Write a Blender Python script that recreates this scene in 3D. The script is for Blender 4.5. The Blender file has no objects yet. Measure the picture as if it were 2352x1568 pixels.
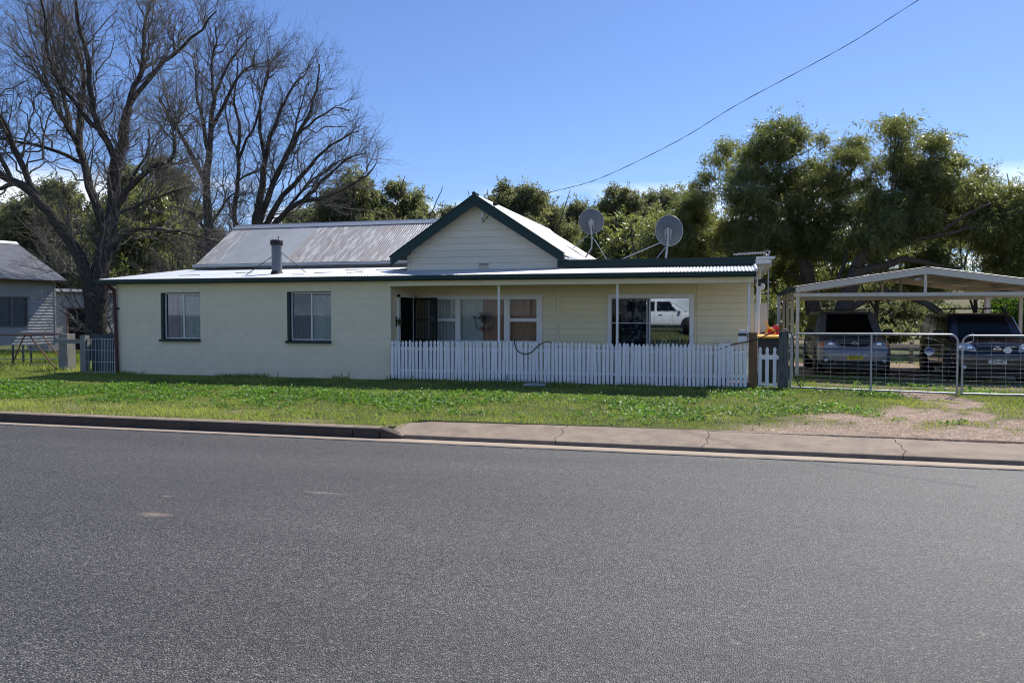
import bpy, math, random
import numpy as np
from mathutils import Vector, Matrix

sc = bpy.context.scene
COL = sc.collection
R = math.radians
rng = np.random.default_rng(11)
random.seed(5)

# ---------------------------------------------------------------- camera
cd = bpy.data.cameras.new('camera')
cam = bpy.data.objects.new('camera', cd)
COL.objects.link(cam)
cd.sensor_width = 36.0
cd.lens = 1850.0 / 2352.0 * 36.0
cd.clip_start = 0.1
cd.clip_end = 3000
cam.location = (0, -18.2, 1.6)
cam.rotation_euler = (R(90) - math.atan(62 / 1850.0), 0, R(15.25))
sc.camera = cam

# ---------------------------------------------------------------- light and sky
SUN_D = Vector((-0.95, -1.95, -2.5)).normalized()       # direction the light travels
EL = math.asin(-SUN_D.z)
AZ = math.atan2(-SUN_D.x, -SUN_D.y)                      # from +Y towards +X
sd = bpy.data.lights.new('sun', 'SUN')
sd.energy = 4.7
sd.angle = R(0.53)
sd.color = (1.0, 0.95, 0.87)
sun = bpy.data.objects.new('sun', sd)
COL.objects.link(sun)
sun.rotation_euler = SUN_D.to_track_quat('-Z', 'Y').to_euler()
sun.location = (10, 20, 30)

w = bpy.data.worlds.new('World')
sc.world = w
w.use_nodes = True
nt = w.node_tree
nt.nodes.clear()
N = nt.nodes.new
sky = N('ShaderNodeTexSky')
sky.sky_type = 'NISHITA'
sky.sun_disc = False
sky.sun_elevation = EL
sky.sun_rotation = AZ
sky.air_density = 1.0
sky.dust_density = 0.35
sky.ozone_density = 2.2
sky.altitude = 400
tint = N('ShaderNodeMix'); tint.data_type = 'RGBA'; tint.blend_type = 'MULTIPLY'
tint.inputs[0].default_value = 1.0
tint.inputs[7].default_value = (0.68, 0.80, 1.075, 1)
geo = N('ShaderNodeTexCoord')
mp = N('ShaderNodeMapping'); mp.inputs['Scale'].default_value = (3.0, 3.0, 13.0)
nz = N('ShaderNodeTexNoise'); nz.inputs['Scale'].default_value = 1.6; nz.inputs['Detail'].default_value = 7; nz.inputs['Roughness'].default_value = 0.55
cr = N('ShaderNodeValToRGB'); cr.color_ramp.elements[0].position = 0.46; cr.color_ramp.elements[1].position = 0.58
sep = N('ShaderNodeSeparateXYZ')
er = N('ShaderNodeMapRange'); er.inputs[1].default_value = 0.125; er.inputs[2].default_value = 0.16; er.inputs[3].default_value = 1.0; er.inputs[4].default_value = 0.0
mul = N('ShaderNodeMath'); mul.operation = 'MULTIPLY'
mx = N('ShaderNodeMix'); mx.data_type = 'RGBA'
mx.inputs[7].default_value = (11.0, 11.5, 12.4, 1)
bg = N('ShaderNodeBackground'); bg.inputs[1].default_value = 0.095
out = N('ShaderNodeOutputWorld')
L = nt.links.new
L(sky.outputs[0], tint.inputs[6]); L(tint.outputs[2], mx.inputs[6])
L(geo.outputs['Generated'], mp.inputs[0]); L(mp.outputs[0], nz.inputs[0]); L(nz.outputs[0], cr.inputs[0])
L(geo.outputs['Generated'], sep.inputs[0]); L(sep.outputs[2], er.inputs[0])
L(cr.outputs[0], mul.inputs[0]); L(er.outputs[0], mul.inputs[1]); L(mul.outputs[0], mx.inputs[0])
L(mx.outputs[2], bg.inputs[0]); L(bg.outputs[0], out.inputs[0])

sc.view_settings.view_transform = 'Standard'
sc.view_settings.look = 'None'
sc.view_settings.exposure = 0.5
sc.view_settings.gamma = 1.0
sc.view_settings.use_curve_mapping = False
sc.render.engine = 'CYCLES'
sc.cycles.max_bounces = 4
sc.cycles.diffuse_bounces = 3
sc.cycles.glossy_bounces = 3
sc.cycles.transparent_max_bounces = 8
sc.cycles.caustics_reflective = False
sc.cycles.caustics_refractive = False
sc.cycles.sample_clamp_indirect = 6
sc.cycles.pixel_filter_type = 'BLACKMAN_HARRIS'
sc.cycles.filter_width = 1.05

# ---------------------------------------------------------------- materials
MATS = {}
def nodes_of(name):
    m = bpy.data.materials.new(name)
    m.use_nodes = True
    t = m.node_tree
    b = t.nodes['Principled BSDF']
    return m, t, b
def setspec(b, v):
    if 'Specular IOR Level' in b.inputs: b.inputs['Specular IOR Level'].default_value = v
def M(name, col, rough=0.6, metal=0.0, var=0.10, scale=4.0, bump=0.0, bscale=80.0, spec=0.4, orand=0.0,
      dirt=None, dpos=(0.56, 0.72), dscale=2.5, stretch=None, coat=0.0, ao=False):
    """painted / natural surface: base colour with soft variation, optional stains (dirt colour) and relief"""
    m, t, b = nodes_of(name)
    n, l = t.nodes.new, t.links.new
    tc = n('ShaderNodeTexCoord')
    src = tc.outputs['Object']
    if stretch:
        mpn = n('ShaderNodeMapping'); mpn.inputs['Scale'].default_value = stretch
        l(src, mpn.inputs[0]); src = mpn.outputs[0]
    nz = n('ShaderNodeTexNoise'); nz.inputs['Scale'].default_value = scale; nz.inputs['Detail'].default_value = 6; nz.inputs['Roughness'].default_value = 0.6
    if orand:
        nz.noise_dimensions = '4D'
        oi = n('ShaderNodeObjectInfo'); mm = n('ShaderNodeMath'); mm.operation = 'MULTIPLY'; mm.inputs[1].default_value = 37.0
        l(oi.outputs['Random'], mm.inputs[0]); l(mm.outputs[0], nz.inputs['W'])
    l(src, nz.inputs[0])
    mr = n('ShaderNodeMapRange'); mr.inputs[1].default_value = 0.25; mr.inputs[2].default_value = 0.75
    mr.inputs[3].default_value = 1 - var; mr.inputs[4].default_value = 1 + var
    l(nz.outputs[0], mr.inputs[0])
    val = mr.outputs[0]
    if orand:
        m2 = n('ShaderNodeMapRange'); m2.inputs[3].default_value = 1 - orand; m2.inputs[4].default_value = 1 + orand
        l(oi.outputs['Random'], m2.inputs[0])
        m3 = n('ShaderNodeMath'); m3.operation = 'MULTIPLY'; l(val, m3.inputs[0]); l(m2.outputs[0], m3.inputs[1]); val = m3.outputs[0]
    hs = n('ShaderNodeVectorMath'); hs.operation = 'SCALE'; hs.inputs[0].default_value = col[:3]
    l(val, hs.inputs['Scale'])
    colr = hs.outputs[0]
    if dirt:
        n2 = n('ShaderNodeTexNoise'); n2.inputs['Scale'].default_value = dscale; n2.inputs['Detail'].default_value = 9; n2.inputs['Roughness'].default_value = 0.7
        if orand:
            n2.noise_dimensions = '4D'; l(mm.outputs[0], n2.inputs['W'])
        l(src, n2.inputs[0])
        rp = n('ShaderNodeMapRange'); rp.inputs[1].default_value = dpos[0]; rp.inputs[2].default_value = dpos[1]
        l(n2.outputs[0], rp.inputs[0])
        mxn = n('ShaderNodeMix'); mxn.data_type = 'RGBA'; mxn.inputs[7].default_value = (*dirt[:3], 1)
        l(rp.outputs[0], mxn.inputs[0]); l(colr, mxn.inputs[6]); colr = mxn.outputs[2]
        if metal > 0:
            mm2 = n('ShaderNodeMapRange'); mm2.inputs[3].default_value = metal; mm2.inputs[4].default_value = 0.0
            l(rp.outputs[0], mm2.inputs[0]); l(mm2.outputs[0], b.inputs['Metallic'])
    l(colr, b.inputs['Base Color'])
    b.inputs['Roughness'].default_value = rough
    if not (dirt and metal > 0): b.inputs['Metallic'].default_value = metal
    setspec(b, spec)
    if coat: b.inputs['Coat Weight'].default_value = coat; b.inputs['Coat Roughness'].default_value = 0.05
    if bump:
        n3 = n('ShaderNodeTexNoise'); n3.inputs['Scale'].default_value = bscale; n3.inputs['Detail'].default_value = 4
        l(src, n3.inputs[0])
        bp = n('ShaderNodeBump'); bp.inputs['Strength'].default_value = bump; bp.inputs['Distance'].default_value = 0.02
        l(n3.outputs[0], bp.inputs['Height']); l(bp.outputs[0], b.inputs['Normal'])
    MATS[name] = m
    return m

def leaf_mat(name, dark, light, trans=0.35, rough=0.42, tcol=None, spec=0.5):
    m, t, b = nodes_of(name)
    n, l = t.nodes.new, t.links.new
    at = n('ShaderNodeAttribute'); at.attribute_name = 'tint'
    r = n('ShaderNodeValToRGB')
    r.color_ramp.elements[0].color = (*dark, 1); r.color_ramp.elements[1].color = (*light, 1)
    l(at.outputs['Fac'], r.inputs[0])
    l(r.outputs[0], b.inputs['Base Color'])
    b.inputs['Roughness'].default_value = rough
    setspec(b, spec)
    tr = n('ShaderNodeBsdfTranslucent')
    if tcol:
        mxc = n('ShaderNodeMix'); mxc.data_type = 'RGBA'; mxc.blend_type = 'MULTIPLY'; mxc.inputs[0].default_value = 1
        mxc.inputs[7].default_value = (*tcol, 1); l(r.outputs[0], mxc.inputs[6]); l(mxc.outputs[2], tr.inputs[0])
    else:
        l(r.outputs[0], tr.inputs[0])
    ms = n('ShaderNodeMixShader'); ms.inputs[0].default_value = trans
    l(b.outputs[0], ms.inputs[1]); l(tr.outputs[0], ms.inputs[2])
    l(ms.outputs[0], t.nodes['Material Output'].inputs[0])
    MATS[name] = m
    return m

def glass_mat(name, tintc=(0.75, 0.8, 0.8), refl=1.0, extra=0.0):
    m = bpy.data.materials.new(name); m.use_nodes = True
    t = m.node_tree; t.nodes.clear(); n, l = t.nodes.new, t.links.new
    o = n('ShaderNodeOutputMaterial'); tr = n('ShaderNodeBsdfTransparent'); tr.inputs[0].default_value = (*tintc, 1)
    gl = n('ShaderNodeBsdfGlossy'); gl.inputs['Roughness'].default_value = 0.018; gl.inputs[0].default_value = (0.9, 0.95, 1, 1)
    fr = n('ShaderNodeFresnel'); fr.inputs[0].default_value = 1.55
    a = n('ShaderNodeMath'); a.operation = 'MULTIPLY_ADD'; a.inputs[1].default_value = refl; a.inputs[2].default_value = extra; a.use_clamp = True
    ms = n('ShaderNodeMixShader')
    l(fr.outputs[0], a.inputs[0]); l(a.outputs[0], ms.inputs[0]); l(tr.outputs[0], ms.inputs[1]); l(gl.outputs[0], ms.inputs[2]); l(ms.outputs[0], o.inputs[0])
    MATS[name] = m
    return m

def pattern_mat(name, c1, c2, scale, lo=0.25, hi=0.45, rough=0.8, feature='F1'):
    """printed fabric: blotchy floral spots"""
    m, t, b = nodes_of(name)
    n, l = t.nodes.new, t.links.new
    tc = n('ShaderNodeTexCoord'); nz = n('ShaderNodeTexNoise'); nz.inputs['Scale'].default_value = scale * 0.8
    ad = n('ShaderNodeMix'); ad.data_type = 'VECTOR'; ad.inputs[0].default_value = 0.06
    l(tc.outputs['Object'], nz.inputs[0]); l(tc.outputs['Object'], ad.inputs[4]); l(nz.outputs['Color'], ad.inputs[5])
    v = n('ShaderNodeTexVoronoi'); v.inputs['Scale'].default_value = scale
    l(ad.outputs[1], v.inputs[0])
    r = n('ShaderNodeMapRange'); r.inputs[1].default_value = lo; r.inputs[2].default_value = hi
    l(v.outputs['Distance'], r.inputs[0])
    mxn = n('ShaderNodeMix'); mxn.data_type = 'RGBA'; mxn.inputs[6].default_value = (*c1, 1); mxn.inputs[7].default_value = (*c2, 1)
    l(r.outputs[0], mxn.inputs[0]); l(mxn.outputs[2], b.inputs['Base Color'])
    b.inputs['Roughness'].default_value = rough
    MATS[name] = m
    return m

M('cream_block', (0.80, 0.72, 0.52), 0.75, var=0.05, scale=1.2, bump=0.25, bscale=140, orand=0.02, dirt=(0.42, 0.42, 0.33), dpos=(0.60, 0.95), dscale=1.5)
M('cream_mortar', (0.66, 0.60, 0.43), 0.85, var=0.05)
M('cream_board', (0.77, 0.695, 0.46), 0.55, var=0.05, scale=2.0, bump=0.05, orand=0.03, dirt=(0.45, 0.40, 0.25), dpos=(0.60, 0.95), dscale=2.0, stretch=(0.6, 1, 3))
M('pale_board', (0.76, 0.71, 0.55), 0.6, var=0.05, scale=2.0, bump=0.05, orand=0.04, dirt=(0.45, 0.43, 0.33), dpos=(0.60, 0.95), dscale=2.0, stretch=(0.6, 1, 3))
M('cream_trim', (0.76, 0.70, 0.50), 0.55, var=0.05)
M('beige', (0.62, 0.60, 0.50), 0.55, var=0.05)
M('white_paint', (0.80, 0.80, 0.79), 0.5, var=0.05, scale=3, orand=0.03, dirt=(0.45, 0.43, 0.38), dpos=(0.64, 0.9), dscale=4)
M('picket_paint', (0.82, 0.82, 0.82), 0.55, var=0.05, scale=4, orand=0.05, dirt=(0.22, 0.20, 0.17), dpos=(0.66, 0.78), dscale=7, bump=0.08, bscale=60)
M('frame_white', (0.78, 0.79, 0.79), 0.45, var=0.04)
M('green_paint', (0.006, 0.032, 0.031), 0.42, var=0.12, scale=3, spec=0.3)
M('galv_new', (0.33, 0.35, 0.37), 0.42, metal=0.2, var=0.10, scale=3.0, stretch=(1, 1, 1), orand=0.05)
M('roof_bright', (0.62, 0.65, 0.69), 0.40, metal=0.35, var=0.08, scale=3.0, orand=0.05, dirt=(0.40, 0.40, 0.40), dpos=(0.62, 0.9))
M('galv_old', (0.33, 0.325, 0.32), 0.42, metal=0.05, var=0.22, scale=3.0, orand=0.10, dirt=(0.24, 0.15, 0.095), dpos=(0.55, 0.76), dscale=1.9, stretch=(5, 1, 1))
M('galv_rusty', (0.32, 0.31, 0.30), 0.42, metal=0.05, var=0.25, scale=3.0, orand=0.10, dirt=(0.22, 0.115, 0.06), dpos=(0.52, 0.66), dscale=1.9, stretch=(6, 1, 1))
M('galv_pipe', (0.36, 0.38, 0.40), 0.42, metal=0.6, var=0.12, scale=9)
M('galv_dull', (0.40, 0.43, 0.46), 0.5, metal=0.5, var=0.2, scale=14)
M('flue_steel', (0.15, 0.17, 0.19), 0.5, metal=0.25, var=0.22, scale=12, bump=0.05)
M('soot', (0.02, 0.02, 0.022), 0.6, var=0.3, scale=10)
M('dish_grey', (0.115, 0.13, 0.15), 0.55, var=0.08, scale=5)
M('black_metal', (0.012, 0.013, 0.016), 0.45, var=0.1)
M('rubber', (0.018, 0.018, 0.018), 0.7, var=0.2)
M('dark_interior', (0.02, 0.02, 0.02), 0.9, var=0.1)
M('maroon_pipe', (0.075, 0.022, 0.024), 0.45, var=0.25, scale=5)
M('pvc_white', (0.72, 0.74, 0.76), 0.4, var=0.06)
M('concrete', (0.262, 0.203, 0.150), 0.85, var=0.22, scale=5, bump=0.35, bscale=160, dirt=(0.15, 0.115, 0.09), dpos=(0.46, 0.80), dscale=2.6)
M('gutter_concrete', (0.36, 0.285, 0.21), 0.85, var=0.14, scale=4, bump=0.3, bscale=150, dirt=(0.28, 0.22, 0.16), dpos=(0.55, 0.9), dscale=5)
M('kerb_shaded_concrete', (0.085, 0.069, 0.055), 0.9, var=0.2, scale=3, bump=0.35, bscale=120, dirt=(0.035, 0.029, 0.024), dpos=(0.46, 0.75), dscale=3)  # stained kerb concrete, with the shade on its face mixed into the colour
M('slab_red', (0.12, 0.05, 0.035), 0.8, var=0.2)
M('lid_concrete', (0.36, 0.38, 0.40), 0.85, var=0.15)
M('old_timber', (0.13, 0.135, 0.135), 0.9, var=0.45, scale=9, bump=0.7, bscale=40, stretch=(6, 6, 0.5), dirt=(0.03, 0.03, 0.03), dpos=(0.52, 0.62), dscale=5)
M('log_timber', (0.20, 0.115, 0.055), 0.8, var=0.35, scale=7, bump=0.5, bscale=40, stretch=(5, 5, 0.6), dirt=(0.06, 0.035, 0.02), dpos=(0.56, 0.7), dscale=4)
M('grey_timber', (0.25, 0.25, 0.23), 0.9, var=0.3, scale=8, bump=0.5, bscale=50, stretch=(5, 5, 0.6), dirt=(0.12, 0.12, 0.11), dpos=(0.52, 0.7), dscale=5)
M('rust_pipe', (0.16, 0.075, 0.045), 0.7, var=0.35, scale=15)
M('sheet_blue', (0.055, 0.075, 0.085), 0.6, var=0.3, scale=6)
M('neigh_board', (0.46, 0.455, 0.45), 0.65, var=0.10, scale=3, orand=0.05, dirt=(0.30, 0.30, 0.32), dpos=(0.55, 0.85), dscale=2.5)
M('neigh_roof', (0.16, 0.165, 0.18), 0.6, metal=0.15, var=0.2, scale=5, orand=0.1, dirt=(0.20, 0.12, 0.07), dpos=(0.58, 0.75), dscale=1.5)
M('neigh_door_frame', (0.30, 0.17, 0.15), 0.7, var=0.2)
M('carport_steel', (0.62, 0.595, 0.50), 0.45, var=0.05, spec=0.4)
M('carport_roof', (0.36, 0.35, 0.32), 0.5, metal=0.2, var=0.1)
M('tyre', (0.016, 0.016, 0.017), 0.8, var=0.3, scale=20)
M('rim', (0.35, 0.36, 0.38), 0.35, metal=0.7, var=0.1)
M('chrome', (0.75, 0.77, 0.8), 0.14, metal=1.0, var=0.03)
M('car_plastic', (0.016, 0.017, 0.02), 0.55, var=0.1)
M('headlight', (0.42, 0.44, 0.44), 0.12, metal=0.25, var=0.25, scale=14, spec=0.8, coat=0.6)
M('amber', (0.55, 0.22, 0.10), 0.2, var=0.1)
M('plate_yellow', (0.72, 0.55, 0.02), 0.45, var=0.05)
M('plate_white', (0.72, 0.74, 0.76), 0.45, var=0.05)
M('ink_black', (0.01, 0.01, 0.01), 0.5, var=0)
M('paint_champagne', (0.17, 0.178, 0.195), 0.32, metal=0.35, var=0.05, coat=0.6)
M('paint_navy', (0.003, 0.0045, 0.013), 0.3, metal=0.1, var=0.05, coat=0.8)
M('paint_white', (0.78, 0.79, 0.80), 0.25, var=0.03, coat=0.7)
M('car_glass', (0.004, 0.005, 0.006), 0.08, var=0.0, spec=0.22)
M('bin_green', (0.012, 0.018, 0.020), 0.5, var=0.1)
M('yellow_plastic', (0.75, 0.36, 0.015), 0.4, var=0.08)
M('red_plastic', (0.60, 0.02, 0.02), 0.35, var=0.08)
M('hose_green', (0.018, 0.030, 0.022), 0.45, var=0.15)
M('letterbox_green', (0.03, 0.045, 0.045), 0.5, var=0.1)
M('sign_blue', (0.015, 0.025, 0.16), 0.4, var=0.05)
M('sign_white', (0.55, 0.62, 0.68), 0.45, var=0.05)
M('wire_black', (0.012, 0.012, 0.014), 0.6, var=0.1)
M('bark_dark', (0.058, 0.051, 0.045), 0.92, var=0.5, scale=9, bump=0.9, bscale=22, stretch=(3, 3, 0.8), dirt=(0.15, 0.14, 0.12), dpos=(0.58, 0.75), dscale=3)
M('bark_twig', (0.145, 0.130, 0.115), 0.9, var=0.3, scale=5)
M('bark_gum', (0.085, 0.068, 0.055), 0.9, var=0.5, scale=7, bump=0.8, bscale=20, stretch=(3, 3, 0.8), dirt=(0.20, 0.17, 0.14), dpos=(0.58, 0.75), dscale=2)
M('road_yellow', (0.62, 0.40, 0.06), 0.7, var=0.2, scale=20)
M('brown_curtain', (0.52, 0.30, 0.21), 0.85, var=0.15, scale=6, stretch=(14, 14, 1))
M('pink_curtain', (0.62, 0.47, 0.54), 0.9, var=0.35, scale=5, stretch=(16, 16, 0.6))
M('grey_curtain', (0.30, 0.29, 0.35), 0.9, var=0.4, scale=6, stretch=(18, 18, 0.5))
M('glass_purple', (0.03, 0.01, 0.09), 0.15, var=0.2)
M('glass_pink', (0.35, 0.14, 0.20), 0.2, var=0.2)
M('glass_teal', (0.03, 0.12, 0.14), 0.2, var=0.2)
M('plant_leaf', (0.05, 0.10, 0.03), 0.6, var=0.3)
glass_mat('glass_clear', (0.88, 0.90, 0.90), 0.32, 0.0)
glass_mat('glass_film', (0.60, 0.66, 0.70), 1.2, 0.16)
glass_mat('fly_screen', (0.62, 0.63, 0.64), 0.15, 0.0)
glass_mat('security_mesh', (0.40, 0.41, 0.42), 0.3, 0.0)
pattern_mat('floral_blue', (0.80, 0.84, 0.90), (0.09, 0.11, 0.19), 10, 0.30, 0.58)
pattern_mat('lace_curtain', (0.78, 0.80, 0.76), (0.56, 0.60, 0.58), 22, 0.2, 0.6)
def zinc_patches(name):
    """bright worn zinc patches along the slope of an old sheet"""
    m = MATS[name]; t = m.node_tree; b = t.nodes['Principled BSDF']; n, l = t.nodes.new, t.links.new
    tc = n('ShaderNodeTexCoord'); mpn = n('ShaderNodeMapping'); mpn.inputs['Scale'].default_value = (4.0, 0.8, 0.8)
    nz = n('ShaderNodeTexNoise'); nz.noise_dimensions = '4D'; nz.inputs['Scale'].default_value = 2.2; nz.inputs['Detail'].default_value = 4
    oi = n('ShaderNodeObjectInfo'); mm = n('ShaderNodeMath'); mm.operation = 'MULTIPLY'; mm.inputs[1].default_value = 53.0
    l(oi.outputs['Random'], mm.inputs[0]); l(mm.outputs[0], nz.inputs['W']); l(tc.outputs['Object'], mpn.inputs[0]); l(mpn.outputs[0], nz.inputs[0])
    r1 = n('ShaderNodeMapRange'); r1.inputs[1].default_value = 0.50; r1.inputs[2].default_value = 0.60; r1.inputs[3].default_value = 0.0; r1.inputs[4].default_value = 0.55
    l(nz.outputs[0], r1.inputs[0])
    old = b.inputs['Base Color'].links[0].from_socket
    mx_ = n('ShaderNodeMix'); mx_.data_type = 'RGBA'; mx_.inputs[7].default_value = (0.62, 0.63, 0.64, 1)
    l(r1.outputs[0], mx_.inputs[0]); l(old, mx_.inputs[6]); l(mx_.outputs[2], b.inputs['Base Color'])
M('galv_gable', (0.27, 0.265, 0.26), 0.5, metal=0.0, var=0.35, scale=2.5, orand=0.12, stretch=(1, 7, 1), dirt=(0.13, 0.115, 0.10), dpos=(0.50, 0.66), dscale=2.0)
zinc_patches('galv_old'); zinc_patches('galv_rusty')
leaf_mat('gum_leaf', (0.088, 0.115, 0.052), (0.245, 0.255, 0.118), trans=0.55, rough=0.33, tcol=(1.5, 1.5, 0.8))
leaf_mat('gum_far', (0.080, 0.100, 0.062), (0.240, 0.245, 0.145), trans=0.55, rough=0.5, tcol=(1.4, 1.4, 0.8))
leaf_mat('shrub_leaf', (0.030, 0.070, 0.012), (0.120, 0.200, 0.030), trans=0.45, rough=0.35, tcol=(1.5, 1.5, 0.7))
leaf_mat('weed_leaf', (0.030, 0.095, 0.017), (0.165, 0.310, 0.075), trans=0.45, rough=0.45, tcol=(1.6, 1.6, 0.6), spec=0.22)
leaf_mat('grass_blade', (0.125, 0.215, 0.034), (0.400, 0.460, 0.135), trans=0.42, rough=0.5, tcol=(1.5, 1.4, 0.7), spec=0.3)
leaf_mat('dry_bud', (0.10, 0.085, 0.045), (0.20, 0.17, 0.08), trans=0.2, rough=0.7)

def road_mat():
    m, t, b = nodes_of('asphalt')
    n, l = t.nodes.new, t.links.new
    tc = n('ShaderNodeTexCoord')
    v = n('ShaderNodeTexVoronoi'); v.inputs['Scale'].default_value = 95
    l(tc.outputs['Object'], v.inputs[0])
    sepc = n('ShaderNodeSeparateColor'); l(v.outputs['Color'], sepc.inputs[0])
    rp = n('ShaderNodeValToRGB'); e = rp.color_ramp.elements
    e[0].position = 0.0; e[0].color = (0.022, 0.022, 0.023, 1); e[1].position = 1.0; e[1].color = (0.25, 0.238, 0.222, 1)
    k = e.new(0.45); k.color = (0.090, 0.087, 0.083, 1)
    k = e.new(0.82); k.color = (0.145, 0.140, 0.133, 1)
    l(sepc.outputs[0], rp.inputs[0])
    # gaps between the chips
    r2 = n('ShaderNodeMapRange'); r2.inputs[1].default_value = 0.22; r2.inputs[2].default_value = 0.66; r2.inputs[3].default_value = 1.1; r2.inputs[4].default_value = 0.26
    l(v.outputs['Distance'], r2.inputs[0])
    # broad patches and traffic wear
    big = n('ShaderNodeTexNoise'); big.inputs['Scale'].default_value = 0.55; big.inputs['Detail'].default_value = 5
    mpn = n('ShaderNodeMapping'); mpn.inputs['Scale'].default_value = (0.35, 1.6, 1)
    l(tc.outputs['Object'], mpn.inputs[0]); l(mpn.outputs[0], big.inputs[0])
    r3 = n('ShaderNodeMapRange'); r3.inputs[1].default_value = 0.3; r3.inputs[2].default_value = 0.7; r3.inputs[3].default_value = 0.78; r3.inputs[4].default_value = 1.20
    l(big.outputs[0], r3.inputs[0])
    mm = n('ShaderNodeMath'); mm.operation = 'MULTIPLY'; l(r2.outputs[0], mm.inputs[0]); l(r3.outputs[0], mm.inputs[1])
    sc_ = n('ShaderNodeVectorMath'); sc_.operation = 'SCALE'; l(rp.outputs[0], sc_.inputs[0]); l(mm.outputs[0], sc_.inputs['Scale'])
    # small pale clay scuffs
    colr = sc_.outputs[0]
    for (cx, cy, rx, ry) in ((-4.75, -12.4, 0.16, 0.06), (-5.15, -11.75, 0.05, 0.03), (-3.8, -11.2, 0.25, 0.03), (-0.5, -12.9, 0.5, 0.25)):
        vm = n('ShaderNodeVectorMath'); vm.operation = 'SUBTRACT'; vm.inputs[1].default_value = (cx, cy, 0); l(tc.outputs['Object'], vm.inputs[0])
        v2 = n('ShaderNodeVectorMath'); v2.operation = 'MULTIPLY'; v2.inputs[1].default_value = (1 / rx, 1 / ry, 0); l(vm.outputs[0], v2.inputs[0])
        ln = n('ShaderNodeVectorMath'); ln.operation = 'LENGTH'; l(v2.outputs[0], ln.inputs[0])
        rr = n('ShaderNodeMapRange'); rr.inputs[1].default_value = 0.2; rr.inputs[2].default_value = 1.3; rr.inputs[3].default_value = 0.5 if rx < 0.4 else 0.0; rr.inputs[4].default_value = 0.0
        l(ln.outputs['Value'], rr.inputs[0])
        mxn = n('ShaderNodeMix'); mxn.data_type = 'RGBA'; mxn.inputs[7].default_value = (0.36, 0.27, 0.20, 1)
        l(rr.outputs[0], mxn.inputs[0]); l(colr, mxn.inputs[6]); colr = mxn.outputs[2]
    l(colr, b.inputs['Base Color'])
    b.inputs['Roughness'].default_value = 0.62; setspec(b, 0.45)
    bp = n('ShaderNodeBump'); bp.inputs['Strength'].default_value = 0.9; bp.inputs['Distance'].default_value = 0.006; bp.invert = True
    ad = n('ShaderNodeMath'); ad.operation = 'MULTIPLY_ADD'; ad.inputs[1].default_value = -0.6
    l(sepc.outputs[1], ad.inputs[0]); l(v.outputs['Distance'], ad.inputs[2])
    l(ad.outputs[0], bp.inputs['Height']); l(bp.outputs[0], b.inputs['Normal'])
    MATS['asphalt'] = m
road_mat()

def ground_mat():
    m, t, b = nodes_of('soil')
    n, l = t.nodes.new, t.links.new
    tc = n('ShaderNodeTexCoord')
    at = n('ShaderNodeAttribute'); at.attribute_name = 'dirt'
    nz = n('ShaderNodeTexNoise'); nz.inputs['Scale'].default_value = 1.3; nz.inputs['Detail'].default_value = 9; nz.inputs['Roughness'].default_value = 0.65
    l(tc.outputs['Object'], nz.inputs[0])
    g = n('ShaderNodeValToRGB'); e = g.color_ramp.elements
    e[0].position = 0.3; e[0].color = (0.030, 0.042, 0.012, 1); e[1].position = 0.72; e[1].color = (0.11, 0.12, 0.040, 1)
    l(nz.outputs[0], g.inputs[0])
    d = n('ShaderNodeValToRGB'); e = d.color_ramp.elements
    e[0].position = 0.30; e[0].color = (0.15, 0.105, 0.078, 1); e[1].position = 0.70; e[1].color = (0.36, 0.255, 0.19, 1)
    n2 = n('ShaderNodeTexNoise'); n2.inputs['Scale'].default_value = 5; n2.inputs['Detail'].default_value = 9; n2.inputs['Roughness'].default_value = 0.7
    l(tc.outputs['Object'], n2.inputs[0]); l(n2.outputs[0], d.inputs[0])
    # pale and dark pebbles in the bare soil
    v = n('ShaderNodeTexVoronoi'); v.inputs['Scale'].default_value = 60; l(tc.outputs['Object'], v.inputs[0])
    sp = n('ShaderNodeSeparateColor'); l(v.outputs['Color'], sp.inputs[0])
    pr = n('ShaderNodeMapRange'); pr.inputs[1].default_value = 0.90; pr.inputs[2].default_value = 0.93; l(sp.outputs[0], pr.inputs[0])
    mp_ = n('ShaderNodeMix'); mp_.data_type = 'RGBA'; mp_.inputs[7].default_value = (0.62, 0.52, 0.42, 1)
    l(pr.outputs[0], mp_.inputs[0]); l(d.outputs[0], mp_.inputs[6])
    p2 = n('ShaderNodeMapRange'); p2.inputs[1].default_value = 0.12; p2.inputs[2].default_value = 0.08; l(sp.outputs[1], p2.inputs[0])
    mq = n('ShaderNodeMix'); mq.data_type = 'RGBA'; mq.inputs[7].default_value = (0.13, 0.10, 0.08, 1)
    l(p2.outputs[0], mq.inputs[0]); l(mp_.outputs[2], mq.inputs[6])
    mxn = n('ShaderNodeMix'); mxn.data_type = 'RGBA'
    l(at.outputs['Fac'], mxn.inputs[0]); l(g.outputs[0], mxn.inputs[6]); l(mq.outputs[2], mxn.inputs[7])
    l(mxn.outputs[2], b.inputs['Base Color'])
    b.inputs['Roughness'].default_value = 0.95; setspec(b, 0.2)
    bp = n('ShaderNodeBump'); bp.inputs['Strength'].default_value = 0.6; bp.inputs['Distance'].default_value = 0.03
    n3 = n('ShaderNodeTexNoise'); n3.inputs['Scale'].default_value = 30; n3.inputs['Detail'].default_value = 5; l(tc.outputs['Object'], n3.inputs[0])
    l(n3.outputs[0], bp.inputs['Height']); l(bp.outputs[0], b.inputs['Normal'])
    MATS['soil'] = m
ground_mat()

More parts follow.
